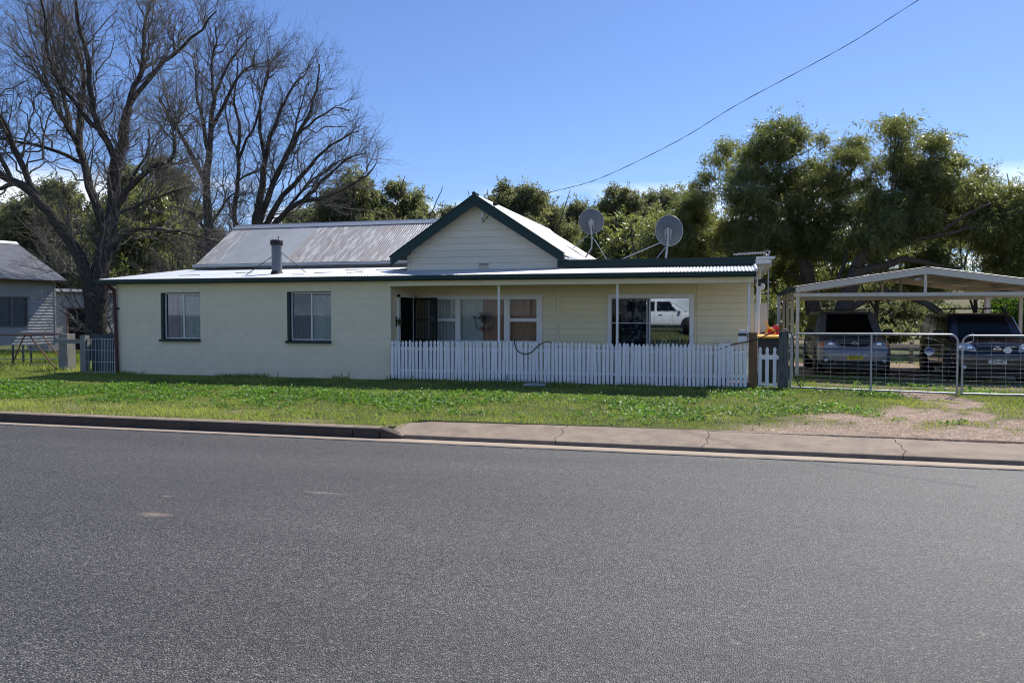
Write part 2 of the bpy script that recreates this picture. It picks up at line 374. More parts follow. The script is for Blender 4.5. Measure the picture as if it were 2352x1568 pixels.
# ---------------------------------------------------------------- mesh helpers
WROOT = {}
def tag(o, label=None, cat=None, group=None, kind=None):
    if label: o['label'] = label
    if cat: o['category'] = cat
    if group: o['group'] = group
    if kind: o['kind'] = kind
    return o
def thing(name, label, cat, loc=(0, 0, 0), group=None, rotz=0.0, local=False):
    o = bpy.data.objects.new(name, None)
    o.empty_display_size = 0.2
    o.location = loc
    o.rotation_euler = (0, 0, rotz)
    COL.objects.link(o)
    tag(o, label, cat, group)
    if not local: WROOT[o.name] = Vector(loc)
    return o
def link(name, me, mat, parent=None, loc=None):
    o = bpy.data.objects.new(name, me)
    COL.objects.link(o)
    if mat is not None and len(me.materials) == 0: me.materials.append(MATS[mat])
    if parent is not None:
        o.parent = parent
        if parent.name in WROOT: o.matrix_parent_inverse = Matrix.Translation(-WROOT[parent.name])
    if loc is not None: o.location = loc
    return o
class MB:
    def __init__(s): s.v = []; s.f = []; s.sm = []
    def add(s, vs, fs, smooth=False):
        b = len(s.v); s.v += [tuple(p) for p in vs]
        s.f += [tuple(b + i for i in f) for f in fs]; s.sm += [smooth] * len(fs); return s
    def box(s, x0, x1, y0, y1, z0, z1):
        return s.add([(x0, y0, z0), (x1, y0, z0), (x1, y1, z0), (x0, y1, z0), (x0, y0, z1), (x1, y0, z1), (x1, y1, z1), (x0, y1, z1)],
                     [(0, 3, 2, 1), (4, 5, 6, 7), (0, 1, 5, 4), (1, 2, 6, 5), (2, 3, 7, 6), (3, 0, 4, 7)])
    def bbox(s, x0, x1, y0, y1, z0, z1, c=0.004):
        """box with its front (-y) edges chamfered by c"""
        f = [(x0 + c, y0, z0 + c), (x1 - c, y0, z0 + c), (x1 - c, y0, z1 - c), (x0 + c, y0, z1 - c)]
        m = [(x0, y0 + c, z0), (x1, y0 + c, z0), (x1, y0 + c, z1), (x0, y0 + c, z1)]
        k = [(x0, y1, z0), (x1, y1, z0), (x1, y1, z1), (x0, y1, z1)]
        fs = [(0, 1, 2, 3)]
        for a in (0, 4):
            for i in range(4):
                j = (i + 1) % 4; fs.append((a + j, a + i, a + 4 + i, a + 4 + j))
        fs.append((11, 10, 9, 8))
        return s.add(f + m + k, fs)
    def prism(s, poly, a, b, axis='y'):
        """poly: list of 2d points; extruded from a to b along axis (x: (y,z), y: (x,z), z: (x,y))"""
        def P(p, t):
            return (t, p[0], p[1]) if axis == 'x' else ((p[0], t, p[1]) if axis == 'y' else (p[0], p[1], t))
        n = len(poly)
        vs = [P(p, a) for p in poly] + [P(p, b) for p in poly]
        fs = [tuple(range(n)), tuple(range(2 * n - 1, n - 1, -1))]
        for i in range(n):
            j = (i + 1) % n; fs.append((j, i, n + i, n + j))
        return s.add(vs, fs)
    def tube(s, pts, r, n=8, cap=True, smooth=True):
        pts = [Vector(p) for p in pts]
        rs = r if isinstance(r, (list, tuple)) else [r] * len(pts)
        vs = []; up = Vector((0, 0, 1)); prev = None
        for i, p in enumerate(pts):
            d = (pts[min(i + 1, len(pts) - 1)] - pts[max(i - 1, 0)])
            d.normalize()
            if prev is None:
                a = d.orthogonal().normalized()
            else:
                a = (prev - d * prev.dot(d))
                a = a.normalized() if a.length > 1e-6 else d.orthogonal().normalized()
            prev = a; b = d.cross(a)
            for k in range(n):
                t = 2 * math.pi * k / n
                vs.append(p + (a * math.cos(t) + b * math.sin(t)) * rs[i])
        fs = []
        for i in range(len(pts) - 1):
            for k in range(n):
                k2 = (k + 1) % n
                fs.append((i * n + k, i * n + k2, (i + 1) * n + k2, (i + 1) * n + k))
        s.add(vs, fs, smooth)
        if cap:
            s.add(vs[:n], [tuple(range(n - 1, -1, -1))]); s.add(vs[-n:], [tuple(range(n))])
        return s
    def lathe(s, prof, c=(0, 0, 0), axis='z', n=24, smooth=True):
        """prof: (radius, height) pairs"""
        vs = []
        for (r, h) in prof:
            for k in range(n):
                t = 2 * math.pi * k / n; x, y = r * math.cos(t), r * math.sin(t)
                p = (x, y, h) if axis == 'z' else ((h, x, y) if axis == 'x' else (y, h, x))
                vs.append((c[0] + p[0], c[1] + p[1], c[2] + p[2]))
        fs = []
        for i in range(len(prof) - 1):
            for k in range(n):
                k2 = (k + 1) % n; fs.append((i * n + k, i * n + k2, (i + 1) * n + k2, (i + 1) * n + k))
        return s.add(vs, fs, smooth)
    def mesh(s, name, mat=None):
        me = bpy.data.meshes.new(name)
        me.from_pydata(s.v, [], s.f)
        me.polygons.foreach_set('use_smooth', s.sm)
        if mat: me.materials.append(MATS[mat])
        me.update()
        return me
    def build(s, name, mat, parent=None, loc=None):
        return link(name, s.mesh(name, mat), None, parent, loc)

def mesh_np(name, V, F, mat, parent=None, attrs=None, smooth=False, loc=None):
    me = bpy.data.meshes.new(name)
    V = np.asarray(V, np.float32); F = np.asarray(F, np.int32)
    nf, k = F.shape
    me.vertices.add(len(V)); me.vertices.foreach_set('co', V.ravel())
    me.loops.add(nf * k); me.loops.foreach_set('vertex_index', F.ravel())
    me.polygons.add(nf)
    me.polygons.foreach_set('loop_start', np.arange(0, nf * k, k, dtype=np.int32))
    me.polygons.foreach_set('loop_total', np.full(nf, k, np.int32))
    if smooth: me.polygons.foreach_set('use_smooth', np.ones(nf, bool))
    for an, av in (attrs or {}).items():
        a = me.attributes.new(an, 'FLOAT', 'POINT'); a.data.foreach_set('value', np.asarray(av, np.float32))
    me.materials.append(MATS[mat])
    me.update(calc_edges=True)
    return link(name, me, None, parent, loc)

def vnoise(x, y, s=1.0, seed=0):
    """smooth value noise on arrays"""
    x = np.asarray(x, float) * s + seed * 17.3; y = np.asarray(y, float) * s + seed * 9.1
    xi = np.floor(x); yi = np.floor(y); fx = x - xi; fy = y - yi
    fx = fx * fx * (3 - 2 * fx); fy = fy * fy * (3 - 2 * fy)
    h = lambda a, b: np.modf(np.abs(np.sin(a * 127.1 + b * 311.7) * 43758.5453))[0]
    return (h(xi, yi) * (1 - fx) + h(xi + 1, yi) * fx) * (1 - fy) + (h(xi, yi + 1) * (1 - fx) + h(xi + 1, yi + 1) * fx) * fy
def fbm(x, y, s=1.0, seed=0):
    return (vnoise(x, y, s, seed) * 0.5 + vnoise(x, y, s * 2.1, seed + 1) * 0.27 + vnoise(x, y, s * 4.3, seed + 2) * 0.15 + vnoise(x, y, s * 9.1, seed + 3) * 0.08)
def sstep(a, b, x):
    t = np.clip((np.asarray(x, float) - a) / (b - a), 0, 1); return t * t * (3 - 2 * t)
def text_mesh(body, size, mat, name='lettering', extrude=0.002, font_scale_x=1.0):
    """lettering centred on the origin in the xz plane, facing -y"""
    cu = bpy.data.curves.new('txt', 'FONT'); cu.body = body; cu.size = size; cu.extrude = extrude
    cu.align_x = 'CENTER'; cu.align_y = 'CENTER'; cu.offset = size * 0.012
    o = bpy.data.objects.new('txt', cu)
    me = bpy.data.meshes.new_from_object(o)
    bpy.data.objects.remove(o); bpy.data.curves.remove(cu)
    me.transform(Matrix.Rotation(R(90), 4, 'X') @ Matrix.Diagonal((font_scale_x, 1, 1, 1)))
    me.name = name; me.materials.clear(); me.materials.append(MATS[mat])
    return me

# ================================================================ the setting
def height(x, y):
    x = np.asarray(x, float); y = np.asarray(y, float)
    h = -0.05 * np.clip(-y / 6.0, 0, 1) - 0.05 * sstep(1.5, 3.6, x) * (1 - sstep(0.5, 3.5, y)) * sstep(-6.4, -4.5, y)
    h = h + 0.05 * (fbm(x, y, 0.5, 3) - 0.5) * sstep(-7.0, -5.5, y) * (1 - sstep(-0.9, -0.3, y))
    h = h + 0.02 * (fbm(x, y, 2.0, 8) - 0.5) * (y > -6.2) * (1 - sstep(-0.9, -0.3, y))
    h = h + 0.5 * sstep(14, 40, y) * 0 + 7.0 * sstep(38, 120, y) + 2.0 * (fbm(x, y, 0.02, 5) - 0.5) * sstep(30, 90, y)
    h = np.where((y < -7.26), -0.6, h)
    h = np.where((x > -4.72) & (y < -6.5), -0.6, h)
    h = np.where(y < -20.2, -0.22 + 0.95 * sstep(-20.2, -21.0, y), h)
    return h
def dirt(x, y):
    x = np.asarray(x, float); y = np.asarray(y, float)
    yb = np.where(x < 3.2, -6.2 + (x + 0.2) * 1.15, -1.9 - 0.2 * (x - 3.2)) + 2.2 * (fbm(x, y, 0.9, 21) - 0.5)
    d = sstep(0.45, -0.45, y - yb) * sstep(-0.5, 0.7, x)
    path = sstep(0.75, 0.35, np.abs(x - 4.0 + 0.25 * (y + 1))) * sstep(-3.4, -2.4, y) * sstep(1.2, 0.2, y)
    d = np.maximum(d, path)
    pat = sstep(0.54, 0.62, fbm(x, y, 1.7, 31))
    d = d * (1 - 0.7 * pat * sstep(-6.3, -4.2, y))
    cars = sstep(1.2, 1.9, x) * sstep(9.5, 8.5, x) * sstep(3.2, 4.0, y) * sstep(13, 9, y)
    d = np.maximum(d, 0.95 * cars)
    yard = sstep(1.6, 2.2, x) * (0.35 + 0.5 * fbm(x, y, 1.1, 44)) * sstep(0.8, 1.6, y) * sstep(14, 9, y)
    d = np.maximum(d, yard)
    worn = 0.4 * sstep(0.60, 0.68, fbm(x, y, 1.1, 99)) * sstep(-5.4, -6.3, y) * (y > -7.3)
    d = np.maximum(d, worn)
    far = sstep(22, 40, y) * sstep(0.42, 0.6, fbm(x, y, 0.06, 50)) * 0.5
    return np.clip(np.maximum(d, far), 0, 1)
def make_ground():
    xs = np.concatenate([np.linspace(-900, -60, 24), np.linspace(-55, -24, 22), np.arange(-22.5, 9.0, 0.15), np.linspace(10, 60, 24), np.linspace(80, 900, 20)])
    ys = np.concatenate([np.linspace(-600, -30, 12), np.array([-24, -22, -21.0, -20.7, -20.4, -20.2, -20.19, -14, -7.4, -7.27, -7.255]), np.arange(-7.1, -6.6, 0.15), np.array([-6.51, -6.495]), np.arange(-6.35, 5.0, 0.15), np.linspace(5.4, 40, 40), np.linspace(43, 200, 30), np.linspace(240, 1400, 12)])
    X, Y = np.meshgrid(xs, ys)
    Z = height(X, Y)
    V = np.stack([X.ravel(), Y.ravel(), Z.ravel()], 1)
    nx, ny = len(xs), len(ys)
    i = np.arange(ny - 1)[:, None] * nx + np.arange(nx - 1)[None, :]
    F = np.stack([i, i + 1, i + nx + 1, i + nx], -1).reshape(-1, 4)
    o = mesh_np('ground', V, F, 'soil', attrs={'dirt': dirt(V[:, 0], V[:, 1])}, smooth=True)
    tag(o, kind='structure')
make_ground()

def make_road():
    ys = np.linspace(-20.3, -7.72, 26); xs = np.linspace(-160, 160, 41)
    X, Y = np.meshgrid(xs, ys)
    t = (Y + 20.3) / 12.58
    Z = -0.2 + 0.09 * np.sin(np.pi * t) + 0.02 * (1 - t)
    V = np.stack([X.ravel(), Y.ravel(), Z.ravel()], 1); nx = len(xs)
    i = np.arange(len(ys) - 1)[:, None] * nx + np.arange(nx - 1)[None, :]
    F = np.stack([i, i + 1, i + nx + 1, i + nx], -1).reshape(-1, 4)
    tag(mesh_np('road', V, F, 'asphalt', smooth=True), kind='structure')
    b = MB().prism([(4.02, -7.98), (4.05, -7.80), (9, -7.79), (9, -7.93)], -0.1915, -0.1855, 'z')
    tag(b.build('road_marking', 'road_yellow'), kind='structure')
make_road()

def make_kerb():
    # gutter strip with a slightly wavering edge
    V = []; F = []
    xs = np.arange(-90, 90.1, 0.25)
    for k, x in enumerate(xs):
        e = 0.018 * (fbm(x, 0.0, 2.5, 60) - 0.5) * 2
        V += [(x, -7.775 + e, -0.235), (x, -7.765 + e, -0.187), (x, -7.60, -0.194), (x, -7.30, -0.205)]
        if k:
            a = 4 * (k - 1)
            for j in range(3): F.append((a + j, a + 4 + j, a + 5 + j, a + 1 + j))
    g = mesh_np('gutter_strip', V, F, 'gutter_concrete', smooth=False); tag(g, kind='structure')
    k = bpy.data.objects.new('kerb', None); k.location = (-12, -7.4, -0.2); COL.objects.link(k); tag(k, kind='structure'); WROOT['kerb'] = Vector(k.location)
    prof = [(-7.462, -0.24), (-7.448, -0.10), (-7.436, -0.062), (-7.41, -0.048), (-7.27, -0.043), (-7.27, -0.24)]
    joints = [-90, -40, -20.3, -17.2, -14.1, -11.0, -8.1, -5.36, -4.93]
    for a, b in zip(joints[:-1], joints[1:]):
        m = MB(); pts = np.linspace(a + 0.006, b - 0.006, max(2, int((b - a) / 0.4)))
        n = len(prof); vs = []
        for x in pts:
            j = 0.006 * (fbm(x, 1.0, 1.7, 70) - 0.5)
            vs += [(x, y + j, z + (j if z > -0.2 else 0)) for y, z in prof]
        fs = [tuple(range(n)), tuple(range(len(vs) - 1, len(vs) - n - 1, -1))]
        for i in range(len(pts) - 1):
            for q in range(n):
                r = (q + 1) % n; fs.append((i * n + q, i * n + r, (i + 1) * n + r, (i + 1) * n + q))
        o = m.add(vs, fs).build('kerb_stone', 'kerb_shaded_concrete', k)
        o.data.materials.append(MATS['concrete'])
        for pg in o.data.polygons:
            if abs(pg.normal.z) > 0.6: pg.material_index = 1  # same concrete: top coloured paler as sunlit, face kept dark as shaded
    # tapered end of the kerb
    m = MB()
    vs = [(-4.918, y, z) for y, z in prof] + [(-4.60, -7.40, -0.24), (-4.60, -7.395, -0.178), (-4.60, -7.385, -0.168), (-4.60, -7.37, -0.163), (-4.60, -7.27, -0.15), (-4.60, -7.27, -0.24)]
    fs = [tuple(range(6)), tuple(range(11, 5, -1))] + [(q, (q + 1) % 6, 6 + (q + 1) % 6, 6 + q) for q in range(6)]
    m.add(vs, fs).build('kerb_stone', 'kerb_shaded_concrete', k)
    # driveway layback: slabs with cracked joints between them
    d = bpy.data.objects.new('driveway_crossing', None); d.location = (0, -7, -0.1); COL.objects.link(d); tag(d, kind='structure'); WROOT['driveway_crossing'] = Vector(d.location)
    cuts = [-4.62, -2.33, -0.33, 2.11, 4.75, 7.3, 10.2, 40]
    def crack(i, t):
        if i == 0: return cuts[0] + 0.20 * t
        r = random.Random(i * 7); amp = 0.06
        xs = [r.uniform(-1, 1) * amp for _ in range(5)]
        q = t * 4; a = min(int(q), 3); f = q - a
        return cuts[i] + xs[a] * (1 - f) + xs[a + 1] * f + 0.012 * math.sin(t * 21 + i) + 0.006 * math.sin(t * 47 + i)
    NV = 16
    for s in range(len(cuts) - 1):
        V = []; F = []
        NU = 24
        for v in range(NV + 1):
            t = v / NV
            xl = crack(s, t) + (0.005 if s else 0); xr = crack(s + 1, t) - 0.005
            for u in range(NU + 1):
                x = xl + (xr - xl) * u / NU
                yf = -7.345 + 0.012 * (fbm(x, 3.0, 3.0, 80) - 0.5) * 2; yb = -6.64 + 0.28 * min(max((x + 4.5) / 6.0, 0), 1.2) + 0.10 * (float(fbm(x, 0, 1.2, 81)) - 0.5)
                y = yf + (yb - yf) * t
                V.append((x, y, -0.160 + 0.112 * t ** 0.9 + 0.004 * float(fbm(x, y, 2, 5))))
        for v in range(NV):
            for u in range(NU):
                i = v * (NU + 1) + u; F.append((i, i + 1, i + NU + 2, i + NU + 1))
        b0 = len(V)
        # front lip and side faces
        ring = [(v0) for v0 in range(NU + 1)]
        for i in ring: p = V[i]; V.append((p[0], p[1] + 0.01, -0.26))
        for u in range(NU): F.append((u + 1, u, b0 + u, b0 + u + 1))
        o = mesh_np('concrete_slab', V, F, 'concrete', d, smooth=False)
        # joint filled with dark soil just below the surface
    m = MB()
    m.add([(-4.925, -7.40, -0.049), (-4.60, -7.368, -0.160), (-4.42, -6.60, -0.046), (-4.66, -6.86, -0.040), (-4.92, -7.20, -0.040)], [(0, 1, 2, 3, 4)])
    m.build('concrete_wing', 'concrete', d)
    m = MB(); m.add([(-4.6, -7.335, -0.176), (60, -7.335, -0.176), (60, -6.2, -0.062), (-4.4, -6.4, -0.062)], [(0, 1, 2, 3)])
    MATS_dark = M('joint_soil', (0.035, 0.030, 0.022), 0.95, var=0.3, scale=20)
    m.build('joint_filling', 'joint_soil', d)
make_kerb()

# ================================================================ the house
house = thing('house', 'long cream cottage with green gutters, front gable and painted block wing', 'house', (-7.5, 2.0, 0))

def interval_cut(a, b, holes):
    """split [a,b] by holes [(h0,h1)]"""
    segs = [(a, b)]
    for h0, h1 in holes:
        nx = []
        for s0, s1 in segs:
            if h1 <= s0 or h0 >= s1: nx.append((s0, s1)); continue
            if h0 > s0: nx.append((s0, h0))
            if h1 < s1: nx.append((h1, s1))
        segs = nx
    return [s for s in segs if s[1] - s[0] > 0.015]

# ---- block wing: mortar core with every block standing 4 mm proud
W1 = (-14.62, -13.42, 0.94, 2.17); W2 = (-10.86, -9.64, 0.93, 2.17)
core = MB()
for (a, b) in interval_cut(-15.995, -8.035, [W1[:2], W2[:2]]): core.box(a, b, 0.0, 0.19, -0.15, 2.42)
for Wn in (W1, W2):
    core.box(Wn[0], Wn[1], 0.0, 0.19, -0.15, Wn[2]); core.box(Wn[0], Wn[1], 0.0, 0.19, Wn[3], 2.42)
bw = core.build('block_wall', 'cream_mortar', house)
blk_me = MB().bbox(0, 0.3985, -0.0035, 0.004, 0, 0.1965, 0.0025).mesh('block', 'cream_block')
r_ = random.Random(3)
for c in range(12):
    z0 = c * 0.2005 + 0.002; z1 = z0 + 0.1965
    off = 0.0 if c % 2 else 0.2
    holes = [Wn[:2] for Wn in (W1, W2) if z0 < Wn[3] - 0.05 and z1 > Wn[2] + 0.05]
    lint = [Wn[:2] for Wn in (W1, W2)] if c == 11 else []
    x = -16.0 - off
    while x < -8.03:
        a, b = max(x, -16.0), min(x + 0.4, -8.03)
        for s0, s1 in interval_cut(a, b, holes + lint):
            dy = r_.uniform(-0.0004, 0.0004)
            if abs(s1 - s0 - 0.4) < 1e-6:
                o = link('block', blk_me, None, bw, (s0 + 0.0008, dy, z0))
            else:
                MB().bbox(s0 + 0.0008, s1 - 0.0008, -0.0035 + dy, 0.004, z0, z1, 0.003).build('block', 'cream_block', bw)
        x += 0.4
    for s0, s1 in lint:
        MB().bbox(s0 + 0.004, s1 - 0.004, -0.0075, 0.004, z0 - 0.03, z1, 0.003).build('lintel', 'cream_block', bw)

def corner_shade(): pass
# return wall of the wing on the verandah, with the doorway in it
rw = MB()
rw.box(-8.22, -8.033, 0.191, 0.44, -0.1, 2.6); rw.box(-8.22, -8.033, 1.52, 1.75, -0.1, 2.6); rw.box(-8.22, -8.033, 0.44, 1.52, 2.06, 2.6)
rwo = rw.build('return_wall', 'cream_block', house)
sw = MB().box(-15.99, -15.8, 0.191, 3.4, -0.1, 2.45); sw.build('side_wall', 'cream_block', house)
# doorway: frame, dark room behind
df = MB()
df.box(-8.06, -7.985, 0.40, 0.50, 0.1, 2.10); df.box(-8.06, -7.985, 1.46, 1.56, 0.1, 2.10); df.box(-8.06, -7.985, 0.40, 1.56, 2.03, 2.12)
dfo = df.build('door_frame', 'frame_white', house)
dr = MB().box(-8.75, -8.10, 1.47, 1.51, 0.12, 2.05)
dr.build('door', 'white_paint', house)
MB().box(-8.052, -8.046, 0.5, 1.46, 0.1, 2.03).build('door_flyscreen', 'security_mesh', house)
# open security door across the corner
def lerp3(a, b, t): return tuple(a[i] + (b[i] - a[i]) * t for i in range(3))
P0 = Vector((-7.975, 1.43, 0)); P1 = Vector((-7.27, 1.13, 0)); DD = (P1 - P0).normalized()
sdm = MB(); n_ = Vector((-DD.y, DD.x, 0))
def bar(m, a, b, wd, dp=0.02):
    a = Vector(a); b = Vector(b); d = (b - a).normalized()
    s = d.cross(n_).normalized() * wd / 2; q = n_ * dp / 2
    vs = [a - s - q, a + s - q, a + s + q, a - s + q, b - s - q, b + s - q, b + s + q, b - s + q]
    m.add(vs, [(0, 3, 2, 1), (4, 5, 6, 7), (0, 1, 5, 4), (1, 2, 6, 5), (2, 3, 7, 6), (3, 0, 4, 7)])
def up(p, z): return Vector((p.x, p.y, z))
Wd = (P1 - P0).length
bar(sdm, up(P0, 0.17), up(P0, 2.02), 0.045, 0.03); bar(sdm, up(P1, 0.17), up(P1, 2.02), 0.045, 0.03)
bar(sdm, up(P0, 0.19), up(P1, 0.19), 0.06, 0.028); bar(sdm, up(P0, 2.0), up(P1, 2.0), 0.05, 0.028)
so = sdm.build('security_door', 'black_metal', house)
for z in (1.47, 0.95):
    b_ = MB(); bar(b_, up(P0, z), up(P1, z), 0.022, 0.018); b_.build('rail', 'black_metal', so)
for k in range(1, 7):
    p = P0 + (P1 - P0) * k / 7
    b_ = MB(); bar(b_, up(p, 0.2), up(p, 2.0), 0.012, 0.014); b_.build('bar', 'black_metal', so)
b_ = MB(); q0 = P0 + n_ * 0.012; q1 = P1 + n_ * 0.012
b_.add([up(q0, 0.2), up(q1, 0.2), up(q1, 2.0), up(q0, 2.0)], [(0, 1, 2, 3)]); b_.build('mesh_screen', 'security_mesh', so)

# ---- weatherboards
def board_mesh(x0a, x1a, x0b, x1b, z0, z1, y, t=0.026):
    """one board: lower edge proud by t; the upper edge may be narrower (raked ends)"""
    z0 += 0.010
    vs = [(x0a, y - t, z0), (x1a, y - t, z0), (x1b, y - 0.008, z1), (x0b, y - 0.008, z1),
          (x0a, y, z0), (x1a, y, z0), (x1b, y, z1), (x0b, y, z1),
          (x0a, y - t, z0 + 0.012), (x1a, y - t, z0 + 0.012)]
    fs = [(0, 1, 9, 8), (8, 9, 2, 3), (0, 4, 5, 1), (3, 2, 6, 7), (0, 8, 3, 7, 4), (1, 5, 6, 2, 9)]
    return MB().add(vs, fs)
def board_wall(name, mat, x0, x1, z0, z1, y, step, holes=(), parent=None, seed=0):
    m = MB()
    xs = sorted({x0, x1, *[h for a in holes for h in a[:2]]})
    for a, b in zip(xs[:-1], xs[1:]):
        hz = [(h[2], h[3]) for h in holes if h[0] < (a + b) / 2 < h[1]]
        for s0, s1 in interval_cut(z0, z1, hz): m.box(a, b, y, y + 0.1, s0, s1)
    wl = m.build(name, mat, parent)
    z = z0; r = random.Random(seed)
    while z < z1 - 0.03:
        t1 = min(z + step, z1)
        hx = [(h[0], h[1]) for h in holes if z < h[3] - 0.02 and t1 > h[2] + 0.02]
        for s0, s1 in interval_cut(x0, x1, hx):
            cuts = [s0, s1]
            if s1 - s0 > 3.2 and r.random() < 0.6: cuts = [s0, s0 + (s1 - s0) * r.uniform(0.3, 0.7), s1]
            for a, b in zip(cuts[:-1], cuts[1:]):
                board_mesh(a + 0.001, b - 0.001, a + 0.001, b - 0.001, z, t1, y + r.uniform(-0.001, 0.001)).build('weatherboard', mat, wl)
        z += step
    return wl
YB = 1.62
WA = (-7.72, -4.60, 0.86, 2.04); WB = (-2.95, -0.88, 0.74, 2.09)
board_wall('verandah_wall', 'cream_board', -8.03, -4.24, 0.13, 2.62, YB, 0.158, [WA], house, 1)
board_wall('verandah_wall', 'cream_board', -4.155, 0.50, 0.13, 2.62, YB, 0.158, [WB], house, 2)
MB().box(-4.238, -4.157, YB - 0.03, YB + 0.05, 0.13, 2.62).build('corner_batten', 'cream_trim', house)
MB().box(0.44, 0.502, YB - 0.028, YB - 0.002, 0.13, 2.62).build('corner_batten', 'cream_trim', house)
MB().box(-8.03, -7.98, YB - 0.026, YB - 0.0, 0.13, 2.62).build('corner_batten', 'cream_trim', house)
MB().tube([(-0.79, YB - 0.035, 0.14), (-0.80, YB - 0.035, 2.45)], 0.012, 6).build('conduit', 'cream_trim', house)
board_wall('end_wall', 'cream_board', 0.0, 0.001, 0.0, 0.001, 50, 5, [], house, 9) if False else None
MB().box(0.42, 0.50, 1.73, 8.0, -0.1, 2.72).build('end_wall', 'beige', house)
MB().box(-15.6, -4.3, 8.9, 9.1, -0.1, 3.0).build('rear_wall', 'beige', house)
MB().box(-8.03, 0.46, -0.06, 1.60, -0.2, 0.125).build('verandah_floor', 'slab_red', house)

# gable
AX, AZg, SL = -6.31, 4.60, 0.66
gw = MB().prism([(-8.25, 2.60), (-4.18, 2.60), (-4.18, 3.10), (AX, 4.42), (-8.25, 3.10)], YB, YB + 0.1, 'y').build('gable_wall', 'pale_board', house)
z = 2.74
MB().box(-8.25, -4.18, YB - 0.022, YB, 2.66, 2.738).build('weatherboard', 'pale_board', gw)
zz_ = 0
while z < 4.42:
    t1 = min(z + 0.1675, 4.45)
    hw0 = min((4.50 - z) / SL, 9); hw1 = max(min((4.50 - t1) / SL, 9), 0.02)
    a0, b0 = max(AX - hw0, -8.165), min(AX + hw0, -4.265)
    a1, b1 = max(AX - hw1, -8.165), min(AX + hw1, -4.265)
    board_mesh(a0, b0, a1, b1, z, t1, YB).build('weatherboard', 'pale_board', gw)
    z += 0.1675
for xx in ((-8.252, -8.167), (-4.263, -4.178)):
    MB().box(xx[0], xx[1], YB - 0.028, YB, 2.66, 3.16).build('corner_batten', 'pale_board', house)
# louvred vent in the gable
vt = MB(); vx0, vx1, vz0, vz1 = -6.30, -6.02, 2.78, 2.935
vt.box(vx0, vx1, YB - 0.04, YB - 0.021, vz0, vz0 + 0.018); vt.box(vx0, vx1, YB - 0.04, YB - 0.021, vz1 - 0.018, vz1)
vt.box(vx0, vx0 + 0.02, YB - 0.04, YB - 0.021, vz0, vz1); vt.box(vx1 - 0.02, vx1, YB - 0.04, YB - 0.021, vz0, vz1)
vo = vt.build('vent', 'pale_board', house)
MB().box(vx0 + 0.01, vx1 - 0.01, YB - 0.026, YB - 0.0235, vz0 + 0.01, vz1 - 0.01).build('vent_backing', 'dark_interior', vo)
for k in range(4):
    zc = vz0 + 0.028 + k * 0.03
    MB().add([(vx0 + 0.02, YB - 0.040, zc), (vx1 - 0.02, YB - 0.040, zc), (vx1 - 0.02, YB - 0.028, zc + 0.018), (vx0 + 0.02, YB - 0.028, zc + 0.018)], [(0, 1, 2, 3)]).build('louvre', 'pale_board', vo)

# ---- roofs: corrugated sheets, each its own piece
def corr_sheet(mat, parent, O, U, D, width, t0, t1, amp=0.009, pitch=0.0762, segs=8, rows=2, name='roof_sheet', lift=0.0):
    """O origin, U unit along the eave, D unit down-slope direction; t0(s), t1(s): top/bottom distance along D"""
    O, U, D = Vector(O), Vector(U).normalized(), Vector(D).normalized()
    Nn = U.cross(D); Nn = Nn if Nn.z > 0 else -Nn
    n = max(2, int(round(width / pitch * segs)))
    s = np.linspace(0, width, n + 1)
    V = []
    for j in range(rows + 1):
        for si in s:
            a, b = t0(si), t1(si)
            t = a + (b - a) * j / rows
            V.append(O + U * si + D * t + Nn * (amp * math.sin(2 * math.pi * si / pitch) + lift))
    F = [(j * (n + 1) + i, j * (n + 1) + i + 1, (j + 1) * (n + 1) + i + 1, (j + 1) * (n + 1) + i) for j in range(rows) for i in range(n)]
    return mesh_np(name, [tuple(v) for v in V], F, mat, parent, smooth=True)
CW = 0.762
# lean-to and verandah roof
LZ, LY, LS = 2.535, -0.20, 0.125
lroof = MB().box(-16.3, 0.40, -0.1, -0.04, 2.43, 2.49).build('lean_to_roof', 'cream_trim', house)
x = -16.42; k = 0
while x < 0.48:
    wd = min(CW, 0.49 - x); mid = x + wd / 2
    yb = 3.42 if mid < -8.3 else YB - 0.005
    ln = (yb - LY) * math.sqrt(1 + LS * LS)
    split = x < -8.25 < x + wd
    corr_sheet('roof_bright', lroof, (x, LY, LZ), (1, 0, 0), (0, 1, LS), wd + 0.02, lambda s: 0.0, lambda s, ln=ln: ln, rows=1, lift=0.0015 * (k % 2))
    x += CW; k += 1
MB().tube([(0.50, LY - 0.02, LZ + 0.012), (0.50, YB - 0.02, LZ + 0.012 + (YB - LY) * LS)], 0.035, 12).build('roll_capping', 'roof_bright', lroof)
MB().prism([(-0.19, 2.50), (1.62, 2.725), (1.62, 2.69), (-0.19, 2.465)], -8.03, 0.42, 'x').build('verandah_lining', 'cream_trim', house)
gprof = [(-0.205, 2.505), (-0.205, 2.415), (-0.215, 2.405), (-0.305, 2.405), (-0.325, 2.43), (-0.330, 2.515), (-0.318, 2.522), (-0.312, 2.505)]
MB().prism(gprof, -16.46, 0.49, 'x').build('gutter', 'green_paint', house)
MB().box(-8.02, 0.45, -0.13, -0.09, 2.285, 2.405).build('verandah_beam', 'cream_trim', house)
MB().box(-16.0, -8.024, -0.06, -0.0, 2.37, 2.42).build('fascia', 'cream_trim', house)
